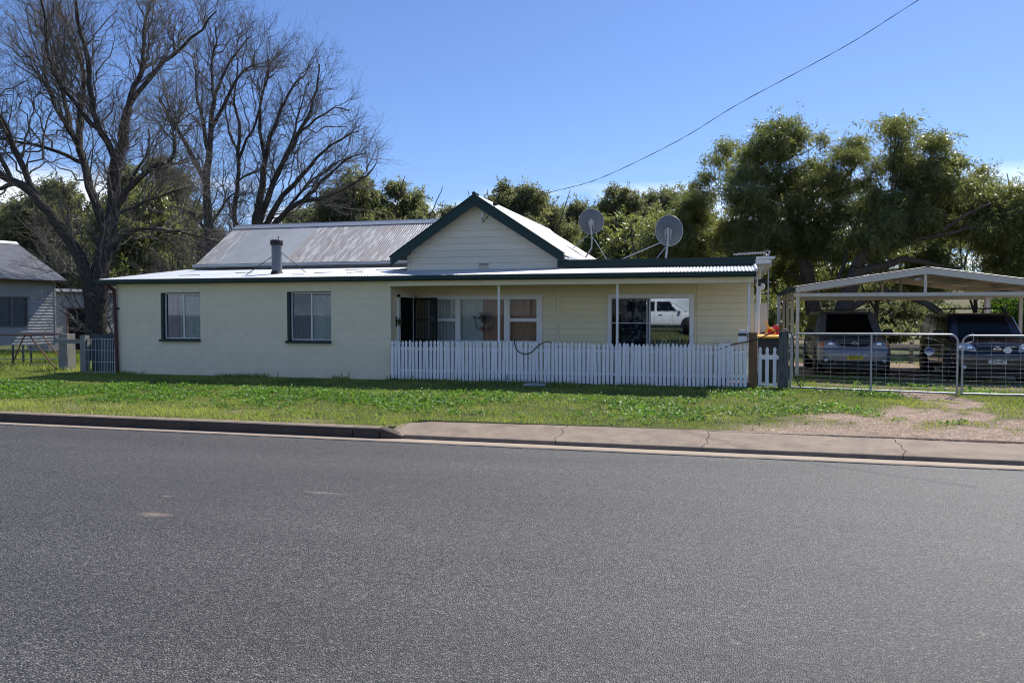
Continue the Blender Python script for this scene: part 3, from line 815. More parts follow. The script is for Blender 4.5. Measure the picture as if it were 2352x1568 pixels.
# main roof behind the block wing
MEY, MEZ, MRY, MRZ = 3.08, 3.13, 5.2, 4.50
mroof = MB().box(-15.6, -6.6, 5.12, 5.28, 4.25, 4.40).build('main_roof', 'beige', house)
D_ = Vector((0, MEY - MRY, MEZ - MRZ)); ln = D_.length
x = -15.82; k = 0
rmats = ['galv_old', 'galv_new', 'galv_new', 'galv_new', 'galv_rusty', 'galv_rusty', 'galv_old', 'galv_rusty', 'galv_old', 'galv_old', 'galv_old', 'galv_rusty', 'galv_old']
while x < -6.5:
    wd = min(CW, -6.45 - x)
    corr_sheet(rmats[k % len(rmats)], mroof, (x, MRY, MRZ), (1, 0, 0), D_, wd + 0.025, lambda s: 0.0, lambda s, k=k: ln + 0.02 * (k % 3 == 1), rows=4, lift=0.002 * (k % 2))
    corr_sheet('galv_old', mroof, (x, MRY, MRZ), (1, 0, 0), (0, -D_.y, D_.z), wd + 0.025, lambda s: 0.0, lambda s: ln, rows=1, segs=4)
    x += CW; k += 1
rc = MB(); rc.prism([(5.0, 4.395), (5.16, 4.505), (5.2, 4.545), (5.24, 4.505), (5.4, 4.395), (5.24, 4.49), (5.2, 4.52), (5.16, 4.49)], -15.84, -6.4, 'x')
rc.build('ridge_capping', 'galv_dull', mroof)
MB().prism([(MEY - 0.02, 3.095), (MEY - 0.02, 3.02), (MEY - 0.10, 3.015), (MEY - 0.125, 3.04), (MEY - 0.125, 3.105), (MEY - 0.112, 3.105), (MEY - 0.108, 3.045), (MEY - 0.04, 3.03)], -15.85, -8.62, 'x').build('gutter', 'galv_pipe', mroof)
MB().box(-15.6, -8.26, 3.42, 3.5, 2.4, 3.16).build('upper_wall', 'pale_board', house)
MB().box(-14.0, -8.26, 3.395, 3.418, 2.955, 3.06).build('fascia_board', 'pale_board', house)
MB().box(-15.6, -14.02, 3.40, 3.418, 2.955, 3.02).build('fascia_board', 'log_timber', house)
MB().prism([(3.45, 2.4), (8.9, 2.4), (8.9, 3.0), (7.2, 3.1), (5.2, 4.38), (3.45, 3.2)], -15.58, -15.5, 'x').build('gable_end', 'pale_board', house)
# front gable roof, hipped at the back
groof = MB().box(AX - 0.04, AX + 0.04, 1.4, 9.9, 4.38, 4.52).build('gable_roof', 'beige', house)
GY0, GY1 = 1.34, 10.0
HW = 2.34
slen = HW * math.sqrt(1 + SL * SL)
for side in (1, -1):
    Dn = Vector((side, 0, -SL)); y = GY0
    end = GY1 + HW if side > 0 else 6.0
    while y < end - 0.02:
        wd = min(CW, end - y)
        def top(s, y=y, side=side):
            return 0.0 if side < 0 else max(0.0, (y + s - GY1) / HW) * slen
        corr_sheet('galv_gable' if side > 0 else 'galv_old', groof, (AX, y, AZg), (0, 1, 0), Dn, wd + 0.02, lambda s, top=top: min(top(s), slen - 0.01), lambda s: slen, rows=3, lift=0.002 * (int(y * 10) % 2))
        y += CW
MB().add([(AX, GY1, AZg), (AX + HW, GY1 + HW, AZg - HW * SL), (AX - HW, GY1 + HW, AZg - HW * SL)], [(0, 1, 2)]).build('hip_end', 'galv_old', groof)
rc = MB(); rc.prism([(AX - 0.17, 4.505), (AX - 0.05, 4.60), (AX, 4.655), (AX + 0.05, 4.60), (AX + 0.17, 4.505), (AX + 0.04, 4.585), (AX, 4.61), (AX - 0.04, 4.585)], GY0 - 0.02, GY1 + 0.1, 'y')
rc.build('ridge_capping', 'galv_dull', groof)
# barge boards
for side in (-1, 1):
    b0, b1 = 0.0, 2.30
    top = [(AX + side * b0, AZg + 0.025), (AX + side * b1, AZg + 0.025 - b1 * SL)]
    poly = [top[0], top[1], (top[1][0] - side * 0.012, top[1][1] - 0.235), (top[0][0], top[0][1] - 0.27)]
    if side > 0: poly = poly[::-1]
    MB().prism(poly, GY0 - 0.045, GY0 - 0.005, 'y').build('barge_board', 'green_paint', groof)
    cap = [(AX + side * 0.0, AZg + 0.052), (AX + side * 2.33, AZg + 0.052 - 2.33 * SL), (AX + side * 2.33, AZg + 0.027 - 2.33 * SL), (AX, AZg + 0.027)]
    if side > 0: cap = cap[::-1]
    MB().prism(cap, GY0 - 0.065, GY0 + 0.05, 'y').build('barge_capping', 'green_paint', groof)
MB().tube([(AX, GY0 - 0.08, AZg + 0.055), (AX, GY0 + 0.25, AZg + 0.055)], 0.045, 12).build('ridge_end_cap', 'green_paint', groof)
MB().prism([(AX - 0.26, AZg - 0.15), (AX + 0.26, AZg - 0.15), (AX + 0.03, AZg + 0.03), (AX - 0.03, AZg + 0.03)], GY0 - 0.056, GY0 - 0.047, 'y').build('apex_plate', 'green_paint', groof)
MB().box(-8.62, -8.16, GY0 + 0.0, YB + 0.0, 2.955, 3.0).build('eave_return', 'pale_board', groof)
MB().prism([(AX + HW - 0.02, 3.03), (AX + HW - 0.02, 2.955), (AX + HW + 0.08, 2.95), (AX + HW + 0.10, 3.04), (AX + HW + 0.09, 3.04), (AX + HW + 0.07, 2.965), (AX + HW, 2.97)], GY0 + 0.02, 10.0, 'y').build('gutter', 'pvc_white', groof)
# flat roof to the right
FY = 1.37
fr = MB().box(-4.17, 0.52, FY, FY + 0.035, 2.765, 2.915).build('flat_roof', 'green_paint', house)
MB().prism([(0.522, 2.765), (0.90, 2.775), (0.86, 2.80), (0.88, 2.84), (0.80, 2.873), (0.522, 2.873)], FY + 0.002, FY + 0.034, 'y').build('bare_fascia_end', 'white_paint', fr)
MB().box(-4.17, 0.53, FY - 0.03, FY + 0.10, 2.882, 2.936).build('edge_flashing', 'green_paint', fr)
MB().box(0.532, 0.95, FY - 0.03, FY + 0.10, 2.882, 2.936).build('edge_flashing', 'white_paint', fr)
corr_sheet('roof_bright', fr, (-4.0, FY - 0.01, 2.945), (1, 0, 0), (0, 1, -0.01), 4.96, lambda s: 0.0, lambda s: 6.9, rows=1, segs=4)
MB().box(-4.17, 0.50, YB - 0.03, YB + 0.06, 2.62, 2.80).build('clerestory_strip', 'pale_board', house)
MB().box(0.503, 0.90, 1.52, 8.0, 2.735, 2.765).build('eave_lining', 'beige', house)
MB().box(0.505, 0.72, 1.50, 1.545, 2.62, 2.762).build('eave_end', 'beige', house)

# ---- verandah posts
for px in (-5.29, -2.50, 0.355):
    MB().tube([(px, 0.03, -0.10), (px, 0.03, 2.30)], 0.030, 12).build('verandah_post', 'white_paint', house)
# ---- block wing windows
def wing_window(Wn, left, right, mullx):
    x0, x1, z0, z1 = Wn
    rv = MB(); y0, y1 = -0.002, 0.12
    rv.box(x0 - 0.0, x0 + 0.075, -0.012, y1, z0 + 0.03, z1 - 0.002)
    rv.box(x0 + 0.075, x1, 0.06, 0.11, z1 - 0.02, z1 - 0.002)
    fo = rv.build('window', 'green_paint', house)
    MB().prism([(-0.075, z0 - 0.055), (0.12, z0 - 0.055), (0.12, z0 + 0.03), (-0.075, z0 - 0.002)], x0 - 0.03, x1 + 0.005, 'x').build('sill', 'green_paint', fo)
    fr = MB(); a0 = x0 + 0.078; a1 = x1 - 0.004; b0 = z0 + 0.025; b1 = z1 - 0.024
    for (p, q) in ((a0, a0 + 0.028), (a1 - 0.022, a1), (mullx - 0.017, mullx + 0.017)): fr.box(p, q, 0.065, 0.10, b0, b1)
    fr.box(a0 + 0.028, a1 - 0.022, 0.067, 0.10, b0, b0 + 0.022); fr.box(a0 + 0.028, a1 - 0.022, 0.067, 0.10, b1 - 0.018, b1)
    fr.build('sash', 'frame_white', fo)
    MB().box(a0, mullx, 0.084, 0.088, b0, b1).build('pane', 'glass_clear', fo)
    MB().box(mullx, a1, 0.078, 0.082, b0, b1).build('pane', 'glass_clear', fo)
    # curtains in folds
    def curtain(xa, xb, mat, ph):
        n = 60; V = []; F = []
        for i in range(n + 1):
            x = xa + (xb - xa) * i / n; y = 0.135 + 0.014 * math.sin(i * 1.05 + ph) + 0.01 * math.sin(i * 2.3)
            V += [(x, y, z0 + 0.02), (x, y, z1 - 0.10)]
            if i: F.append((2 * i - 2, 2 * i, 2 * i + 1, 2 * i - 1))
        mesh_np('curtain', V, F, mat, fo, smooth=True)
    for (xa, xb, mt) in left + right: curtain(xa, xb, mt, xa * 7)
    MB().box(x0, x1, 0.17, 0.19, z1 - 0.14, z1).build('pelmet', 'grey_curtain', fo)
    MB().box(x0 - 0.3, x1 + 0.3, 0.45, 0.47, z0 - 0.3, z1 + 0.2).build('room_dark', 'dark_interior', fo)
wing_window(W1, [(-14.50, -14.16, 'pink_curtain'), (-14.15, -13.95, 'lace_curtain')], [(-13.95, -13.44, 'lace_curtain')], -13.965)
wing_window(W2, [(-10.80, -10.22, 'grey_curtain')], [(-10.20, -9.66, 'lace_curtain')], -10.21)
# ---- triple window
def triple():
    x0, x1, z0, z1 = WA
    f = MB(); y0, y1 = YB - 0.045, YB + 0.08
    fo = MB().box(x0 - 0.0, x1, YB - 0.05, YB + 0.02, z0, z0 + 0.07).build('window', 'frame_white', house)
    MB().prism([(-7.84, 2.095), (-4.55, 2.095), (-4.61, 2.036), (-7.75, 2.036)][::-1], YB - 0.075, YB - 0.0, 'y').build('head_moulding', 'frame_white', fo)
    MB().box(x0, x1, YB - 0.045, YB + 0.02, 1.985, 2.034).build('head', 'frame_white', fo)
    for (a, b) in ((x0, -7.645), (-6.905, -6.785), (-5.605, -5.475), (-4.735, x1)):
        MB().box(a, b, YB - 0.046, YB + 0.022, z0 + 0.072, 1.983).build('mullion', 'frame_white', fo)
    for (a, b) in ((-7.643, -6.907), (-5.473, -4.737)):
        MB().box(a, b, YB - 0.03, YB + 0.018, 1.415, 1.505).build('mid_rail', 'frame_white', fo)
        for (p, q) in ((z0 + 0.07, 1.415), (1.505, 1.985)):
            MB().box(a, b, YB + 0.0, YB + 0.004, p, q).build('pane', 'glass_clear', fo)
            s = MB(); s.box(a, a + 0.022, YB - 0.02, YB + 0.01, p, q); s.box(b - 0.022, b, YB - 0.02, YB + 0.01, p, q); s.build('sash', 'frame_white', fo)
    MB().box(-6.783, -5.607, YB + 0.0, YB + 0.004, z0 + 0.07, 1.985).build('pane', 'glass_clear', fo)
    def curtain(xa, xb, mat, za, zb, y=0.0, amp=0.018):
        V = []; F = []; n = int((xb - xa) * 70)
        for i in range(n + 1):
            x = xa + (xb - xa) * i / n; yy = YB + 0.10 + y + amp * math.sin(i * 1.0) + 0.5 * amp * math.sin(i * 2.7)
            V += [(x, yy, za), (x, yy, zb)]
            if i: F.append((2 * i - 2, 2 * i, 2 * i + 1, 2 * i - 1))
        mesh_np('curtain', V, F, mat, fo, smooth=True)
    curtain(-7.70, -6.20, 'lace_curtain', 0.8, 2.05); curtain(-6.22, -4.62, 'brown_curtain', 0.8, 2.05, 0.05, 0.012)
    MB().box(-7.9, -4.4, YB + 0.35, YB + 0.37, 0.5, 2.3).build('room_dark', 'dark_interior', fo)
    # leadlight flower ornament hanging in the window
    orn = MB(); c = Vector((-6.16, YB + 0.05, 1.40)); ring = []
    for i in range(29):
        t = R(150) + R(240) * i / 28
        ring.append((c.x + 0.24 * math.cos(t), c.y, c.z + 0.22 * math.sin(t)))
    orn.tube(ring, 0.010, 6)
    oo = orn.build('hanging_ornament', 'glass_teal', fo)
    def petal(name, mat, cx, cz, ang, ln_, wd):
        pts = []
        for i in range(10):
            t = i / 9; wv = wd * math.sin(math.pi * t ** 0.8)
            pts.append((t * ln_, wv))
        poly = pts + [(p[0], -p[1]) for p in pts[::-1][1:-1]]
        ca, sa = math.cos(ang), math.sin(ang)
        poly = [(c.x + cx + p[0] * ca - p[1] * sa, c.z + cz + p[0] * sa + p[1] * ca) for p in poly]
        MB().prism(poly, c.y - 0.012, c.y - 0.006, 'y').build(name, mat, oo)
    for a in (-10, 35, 150, 195, 240, 285): petal('petal', 'glass_purple', 0.02, 0.15, R(a), 0.20, 0.055)
    for a in (60, 105, -80): petal('petal', 'sign_white', 0.02, 0.13, R(a), 0.11, 0.028)
    for a in (215, 260, 300): petal('petal', 'glass_pink', 0.0, -0.12, R(a), 0.15, 0.045)
    petal('petal', 'glass_purple', 0.08, -0.17, R(12), 0.20, 0.03)
    petal('petal', 'glass_teal', -0.25, 0.08, R(100), 0.10, 0.03); petal('petal', 'glass_teal', 0.24, 0.03, R(70), 0.10, 0.03)
    MB().tube([(-6.13, YB + 0.05, 1.6), (-6.02, YB + 0.05, 1.98)], 0.003, 4).build('hanging_cord', 'ink_black', oo)
triple()
def slider():
    x0, x1, z0, z1 = WB
    f = MB()
    f.box(x0, x0 + 0.085, YB - 0.05, YB + 0.03, z0, z1); f.box(x1 - 0.085, x1, YB - 0.05, YB + 0.03, z0, z1)
    f.box(x0 + 0.085, x1 - 0.085, YB - 0.05, YB + 0.03, z1 - 0.085, z1); f.box(x0 + 0.085, x1 - 0.085, YB - 0.05, YB + 0.03, z0, z0 + 0.07)
    fo = f.build('window', 'frame_white', house)
    MB().box(x0 - 0.02, x1 + 0.02, YB - 0.055, YB, z1 + 0.002, z1 + 0.022).build('head_flashing', 'cream_trim', fo)
    a0, a1, b0, b1 = x0 + 0.087, x1 - 0.087, z0 + 0.072, z1 - 0.087
    s = MB()
    s.box(a0, a0 + 0.02, YB - 0.03, YB, b0, b1); s.box(-1.945, -1.905, YB - 0.045, YB + 0.0, b0, b1); s.box(a1 - 0.018, a1, YB - 0.03, YB, b0, b1)
    s.box(a0 + 0.02, -1.945, YB - 0.03, YB, b1 - 0.02, b1); s.box(-1.905, a1 - 0.018, YB - 0.03, YB, b1 - 0.014, b1)
    s.box(a0 + 0.02, -1.945, YB - 0.032, YB - 0.01, 1.378, 1.398); s.box(-2.0, -1.975, YB - 0.034, YB - 0.015, b0, b1 - 0.02)
    s.build('sash', 'galv_pipe', fo)
    MB().tube([(-2.0, YB - 0.045, 1.78), (-2.0, YB - 0.06, 1.80), (-2.0, YB - 0.06, 1.95), (-2.0, YB - 0.045, 1.97)], 0.010, 6).build('handle', 'chrome', fo)
    MB().box(a0, -1.93, YB - 0.02, YB - 0.018, b0, b1).build('fly_screen', 'fly_screen', fo)
    MB().box(a0, -1.925, YB + 0.012, YB + 0.016, b0, b1).build('pane', 'glass_clear', fo)
    MB().box(-1.92, a1, YB - 0.006, YB - 0.002, b0, b1).build('pane', 'glass_film', fo)
    V = []; F = []; n = 130
    for i in range(n + 1):
        x = -2.74 + 1.62 * i / n; y = YB + 0.040 + 0.008 * math.sin(i * 0.5) + 0.006 * math.sin(i * 1.3)
        V += [(x, y, z0), (x, y, z1)]
        if i: F.append((2 * i - 2, 2 * i, 2 * i + 1, 2 * i - 1))
    mesh_np('curtain', V, F, 'floral_blue', fo, smooth=True)
    V = []; F = []
    for i in range(13):
        x = -2.86 + 0.13 * i / 12; y = YB + 0.13 + 0.02 * math.sin(i * 1.6)
        V += [(x, y, z0), (x, y, z1)]
        if i: F.append((2 * i - 2, 2 * i, 2 * i + 1, 2 * i - 1))
    mesh_np('curtain', V, F, 'brown_curtain', fo, smooth=True)
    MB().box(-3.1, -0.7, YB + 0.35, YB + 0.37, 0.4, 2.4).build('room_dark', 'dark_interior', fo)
slider()
# ---- pipes and boxes on the house
dpm = MB().tube([(-16.06, -0.27, 2.41), (-16.06, -0.25, 2.36), (-16.045, -0.075, 2.26), (-16.04, -0.07, 2.1), (-15.985, -0.07, 0.0)], 0.047, 10)
dpm.build('downpipe', 'maroon_pipe', house)
MB().box(-16.085, -15.93, -0.03, -0.0, 1.74, 1.78).build('pipe_bracket', 'soot', house)
MB().box(-16.10, -16.02, -0.035, 0.19, -0.1, 2.36).build('corner_stop', 'white_paint', house)
MB().tube([(0.56, 1.52, 2.42), (0.565, 1.62, 2.32), (0.60, 1.68, 2.22), (0.60, 1.70, 2.08), (0.58, 1.70, 0.0)], 0.048, 12).build('downpipe', 'pvc_white', house)
MB().box(0.515, 0.545, 0.02, 0.05, -0.05, 2.46).build('end_post', 'white_paint', house)
b = MB().box(0.50, 0.86, 2.75, 3.05, 1.16, 1.88); b.build('meter_box', 'beige', house)
MB().tube([(0.66, 2.9, 1.882), (0.66, 2.9, 2.735)], 0.04, 8).build('eave_post', 'cream_trim', house)
fl = MB(); fl.box(0.53, 0.78, 1.42, 1.50, 2.33, 2.42)
flo = fl.build('floodlight', 'black_metal', house)
MB().lathe([(0.0, -0.03), (0.05, -0.025), (0.05, 0.03), (0.045, 0.032), (0.0, 0.032)], (0.60, 1.44, 2.29), 'z', 12).build('sensor', 'black_metal', flo)
b = MB().box(-6.21, -6.13, YB - 0.075, YB - 0.021, 4.08, 4.19); b.build('cable_box', 'white_paint', house)
MB().tube([(-6.17, YB - 0.05, 4.08), (-6.16, YB - 0.06, 3.95), (-6.02, YB - 0.12, 4.08), (-5.82, YB - 0.25, 4.28), (-5.72, GY0 - 0.06, 4.36)], 0.010, 6).build('service_cable', 'wire_black', house)
MB().box(-5.80, -5.68, GY0 - 0.09, GY0 - 0.047, 4.33, 4.40).build('cable_anchor', 'black_metal', house)
b = MB().box(-8.034, -8.015, 0.30, 0.34, 1.30, 1.55); po = b.build('plant_bracket', 'black_metal', house)
pl = MB(); rr = random.Random(2)
for i in range(26):
    a = rr.uniform(0, 6.28); e = rr.uniform(-0.4, 1.2); l_ = rr.uniform(0.06, 0.13)
    c0 = Vector((-7.93, 0.32, 1.42)); d0 = Vector((math.cos(a) * math.cos(e), math.sin(a) * math.cos(e), math.sin(e)))
    s0 = d0.orthogonal().normalized() * 0.018
    pl.add([c0, c0 + d0 * l_ * 0.5 + s0, c0 + d0 * l_, c0 + d0 * l_ * 0.5 - s0], [(0, 1, 2, 3)])
pl.lathe([(0.03, -0.09), (0.045, -0.02), (0.0, -0.02)], (-7.93, 0.32, 1.42), 'z', 10)
pl.build('bracket_plant', 'plant_leaf', po)

# ================================================================ things on the roof
fl = thing('chimney_flue', 'round galvanised chimney flue with black cap on the front roof', 'flue', (-11.76, 1.0, 2.66))
MB().lathe([(0.135, -0.10), (0.135, 0.80)], (-11.76, 1.0, 2.66), 'z', 28).build('pipe', 'flue_steel', fl)
MB().lathe([(0.0, 0.925), (0.155, 0.925), (0.168, 0.905), (0.168, 0.80), (0.155, 0.785), (0.12, 0.785)], (-11.76, 1.0, 2.66), 'z', 28).build('cap', 'soot', fl)
MB().lathe([(0.25, -0.03), (0.22, 0.0), (0.16, 0.03), (0.145, 0.09), (0.136, 0.10)], (-11.76, 1.0, 2.66), 'z', 28).build('flashing', 'rubber', fl)
MB().tube([(-11.87, 1.0, 3.17), (-12.42, 0.55, 2.63)], 0.010, 6).build('stay', 'soot', fl)
MB().tube([(-11.64, 1.0, 3.26), (-10.98, 1.15, 2.72)], 0.010, 6).build('stay', 'soot', fl)
MB().tube([(-11.72, 1.0, 3.58), (-11.69, 1.0, 3.68)], 0.012, 6).build('rod', 'soot', fl)
MB().tube([(-11.88, 1.0, 3.56), (-11.885, 1.0, 3.70)], 0.006, 5).build('rod', 'galv_dull', fl)

def dish(name, label, base, centre, rw, rh, tilt, turn, struts, bend):
    t = thing(name, label, 'satellite dish', base, 'satellite dishes on the roof')
    c = Vector(centre)
    Rm = Matrix.Translation(c) @ Matrix.Rotation(turn, 4, 'Z') @ Matrix.Rotation(tilt, 4, 'X')
    vs = []; n, rings = 40, 5
    for k in range(rings + 1):
        r = k / rings
        for i in range(n):
            a = 2 * math.pi * i / n
            vs.append(Rm @ Vector((rw * r * math.cos(a), 0.10 * (r * r - 1) * -1 * -1, rh * r * math.sin(a))))
    fs = [(k * n + i, k * n + (i + 1) % n, (k + 1) * n + (i + 1) % n, (k + 1) * n + i) for k in range(rings) for i in range(n)]
    MB().add(vs, fs, True).build('reflector', 'dish_grey', t)
    MB().tube([Rm @ Vector((rw * math.cos(2 * math.pi * i / 40), 0.0, rh * math.sin(2 * math.pi * i / 40))) for i in range(41)], 0.008, 6, cap=False).build('rim', 'galv_dull', t)
    b = MB(); hub = Rm @ Vector((0, -0.10, -0.02))
    for (x0, x1, y0, y1, z0, z1) in ((-0.09, 0.09, -0.125, -0.10, -0.10, 0.06), (-0.03, 0.03, -0.16, -0.12, -0.17, 0.10), (-0.075, -0.055, -0.17, -0.10, -0.20, 0.02), (0.055, 0.075, -0.17, -0.10, -0.20, 0.02)):
        q = [(x0, y0, z0), (x1, y0, z0), (x1, y1, z0), (x0, y1, z0), (x0, y0, z1), (x1, y0, z1), (x1, y1, z1), (x0, y1, z1)]
        b.add([Rm @ Vector(p) for p in q], [(0, 3, 2, 1), (4, 5, 6, 7), (0, 1, 5, 4), (1, 2, 6, 5), (2, 3, 7, 6), (3, 0, 4, 7)])
    b.build('bracket', 'galv_pipe', t)
    top = c + Vector((0, -0.15, -0.12))
    pts = [Vector(base)] + [Vector(p) for p in bend] + [top]
    MB().tube(pts, 0.026, 10).build('pole', 'galv_pipe', t)
    for s in struts: MB().tube(s, 0.014, 6).build('strut', 'galv_pipe', t)
    lnb = Rm @ Vector((0, 0.45, -0.25))
    MB().tube([Rm @ Vector((0, -0.08, -rh * 0.9)), lnb], 0.012, 6).build('feed_arm', 'galv_dull', t)
    MB().tube([lnb, lnb + (c - lnb).normalized() * 0.10], 0.03, 10).build('receiver', 'dish_grey', t)
    return t
dish('satellite_dish', 'grey satellite dish on bent pole above the gable roof', (-4.55, 7.5, 3.44), (-4.37, 7.5, 4.58), 0.40, 0.40, R(14), R(8),
     [[(-4.42, 7.45, 4.2), (-4.95, 7.4, 3.72)], [(-4.36, 7.45, 4.15), (-3.62, 7.2, 3.0)]], [(-4.36, 7.48, 3.72), (-4.34, 7.48, 4.05)])
dish('satellite_dish', 'grey satellite dish with long strut on the flat roof', (-1.63, 2.5, 2.94), (-1.55, 2.6, 3.72), 0.345, 0.385, R(14), R(-6),
     [[(-1.72, 2.42, 3.42), (-2.95, 2.7, 2.95)], [(-1.62, 2.44, 3.30), (-1.80, 1.8, 2.95)]], [])

an = thing('television_antenna', 'thin television antenna on a tall mast at house end', 'antenna', (0.86, 2.5, 0))
MB().tube([(0.84, 2.5, 0.0), (0.86, 2.5, 3.16)], 0.017, 8).build('mast', 'galv_dull', an)
MB().tube([(0.90, 2.52, 3.115), (0.02, 2.42, 3.075)], 0.010, 6).build('boom', 'galv_pipe', an)
for k in range(12):
    t = 0.06 + 0.075 * k; h = 0.10 + 0.10 * (k < 5) * (1 - k / 5)
    p = Vector((0.90, 2.52, 3.115)).lerp(Vector((0.02, 2.42, 3.075)), t)
    MB().tube([p + Vector((0.03, -0.28 - h, 0.014)), p + Vector((-0.03, 0.28 + h, -0.006))], 0.004, 5).build('element', 'galv_pipe', an)
MB().box(0.79, 0.85, 2.48, 2.54, 3.08, 3.15).build('balun_box', 'maroon_pipe', an)
MB().tube([(0.70, 2.48, 2.375), (0.93, 2.48, 2.39)], 0.008, 6).build('bracket', 'galv_pipe', an)
MB().lathe([(0.0, 0.0), (0.09, 0.012), (0.10, 0.03), (0.0, 0.035)], (0.68, 2.47, 2.28), 'y', 20).build('lamp_disc', 'white_paint', an)

# power line
cb = MB()
cpts = [(-5.72, 1.28, 4.38), (-3.88, 0.97, 4.63), (-2.82, 0.43, 4.8), (-1.13, -0.33, 5.36), (0.13, -0.8, 5.95), (2.03, -1.29, 6.76), (3.31, -1.54, 7.45), (5.87, -2.04, 8.83)]
def smooth_pts(p, n=6):
    p = [Vector(q) for q in p]; o = []
    for i in range(len(p) - 1):
        a, b, c, d = p[max(i - 1, 0)], p[i], p[i + 1], p[min(i + 2, len(p) - 1)]
        for k in range(n):
            t = k / n
            o.append(0.5 * ((2 * b) + (c - a) * t + (2 * a - 5 * b + 4 * c - d) * t * t + (3 * b - a - 3 * c + d) * t ** 3))
    return o + [p[-1]]
cpts = smooth_pts(cpts)
cb.tube(cpts, 0.0045, 6)
for s in (0, 1):   # two twisted cores
    cb.tube([p + Vector((0, 0, 0.005 * math.sin(i * 1.7 + s * 3.14))) for i, p in enumerate(cpts)], 0.0042, 5)
tag(cb.build('power_cable', 'wire_black'), 'black twisted power cable running from the gable up across the sky', 'cable')

# ================================================================ picket fence
def picket_poly(wd, h):
    a = wd / 2
    prof = [(a, 0), (a, h - 0.135), (a * 0.62, h - 0.118), (a * 0.62, h - 0.104), (a * 0.98, h - 0.090), (a * 0.97, h - 0.062), (a * 0.78, h - 0.032), (a * 0.42, h - 0.010)]
    return prof + [(0, h)] + [(-p[0], p[1]) for p in prof[::-1]]
fence = thing('picket_fence', 'white picket fence along the front of the verandah', 'fence', (-3.8, 0, 0))
pm = [MB().prism(picket_poly(0.069, 0.93 + 0.006 * k), -0.009, 0.009, 'y').mesh('picket', 'picket_paint') for k in range(4)]
rr = random.Random(8)
NP = 92
for i in range(NP):
    x = -7.965 + (0.295 + 7.965) * i / (NP - 1)
    if min(abs(x - p) for p in (-5.29, -2.50)) < 0.02: x += 0.018
    o = link('picket', pm[rr.randrange(4)], None, fence, (x, -0.062 + rr.uniform(-0.002, 0.002), 0.035 - 0.03 * i / NP + rr.uniform(-0.011, 0.011)))
    o.rotation_euler = (0, rr.gauss(0, 0.011), 0)
for z in (0.22, 0.74):
    MB().box(-8.0, 0.33, -0.050, -0.012, z, z + 0.055).build('rail', 'white_paint', fence)
for x in (-3.95, -6.7, -0.9, -1.65):
    MB().box(x - 0.018, x + 0.018, -0.04, 0.0, -0.1, 0.2).build('stump', 'galv_dull', fence)
# small picket gate
sg = thing('picket_gate', 'small white picket gate between the two timber posts', 'gate', (0.76, 0.0, 0))
for k, x in enumerate((0.60, 0.745, 0.90)):
    link('picket', MB().prism(picket_poly(0.072, 0.86), -0.009, 0.009, 'y').mesh('picket', 'picket_paint'), None, sg, (x, -0.03, 0.04))
MB().box(0.58, 0.985, -0.018, 0.012, 0.63, 0.72).build('rail', 'white_paint', sg)
MB().box(0.58, 0.96, -0.018, 0.012, 0.075, 0.11).build('rail', 'white_paint', sg)

def log(name, label, x, y, z0, z1, r, mat, seed, lean=0.0):
    m = MB(); n = 18; r2 = random.Random(seed); ph = [r2.uniform(0, 6.28) for _ in range(4)]
    vs = []; K = 14
    for k in range(K + 1):
        t = k / K; z = z0 + (z1 - z0) * t
        for i in range(n):
            a = 2 * math.pi * i / n
            q = r * (1 + 0.05 * math.sin(2 * a + ph[0]) + 0.035 * math.sin(5 * a + ph[1] + t) + 0.02 * math.sin(9 * a + ph[2]) + 0.03 * math.sin(t * 6 + ph[3])) * (1 - 0.05 * t)
            vs.append((x + lean * t + q * math.cos(a), y + q * math.sin(a), z))
    fs = [(k * n + i, k * n + (i + 1) % n, (k + 1) * n + (i + 1) % n, (k + 1) * n + i) for k in range(K) for i in range(n)]
    fs.append(tuple(K * n + i for i in range(n)))
    m.add(vs, fs, False)
    tag(m.build(name, mat), label, 'post')
log('timber_post', 'brown peeled log post at the right end of the picket fence', 0.462, -0.03, -0.2, 1.21, 0.082, 'log_timber', 3, -0.01)
log('timber_post', 'weathered grey split post that carries the wire gate', 1.075, 0.0, -0.2, 1.245, 0.112, 'old_timber', 5, 0.01)

# letterbox on the last verandah post
lb = thing('letterbox', 'small white letterbox with dark roof beside the log post', 'letterbox', (0.225, -0.02, 1.0))
MB().box(0.14, 0.315, -0.10, 0.02, 1.00, 1.135).build('box', 'white_paint', lb)
MB().prism([(0.130, 1.137), (0.325, 1.137), (0.312, 1.195), (0.143, 1.195)], -0.11, 0.03, 'y').build('slot_panel', 'letterbox_green', lb)
MB().prism([(0.150, 1.197), (0.305, 1.197), (0.285, 1.262), (0.170, 1.262)], -0.085, 0.03, 'y').build('roof', 'frame_white', lb)
MB().tube([(0.143, -0.10, 1.197), (0.165, -0.10, 1.272), (0.29, -0.10, 1.272), (0.318, -0.10, 1.197)], 0.006, 6).build('handle', 'chrome', lb)

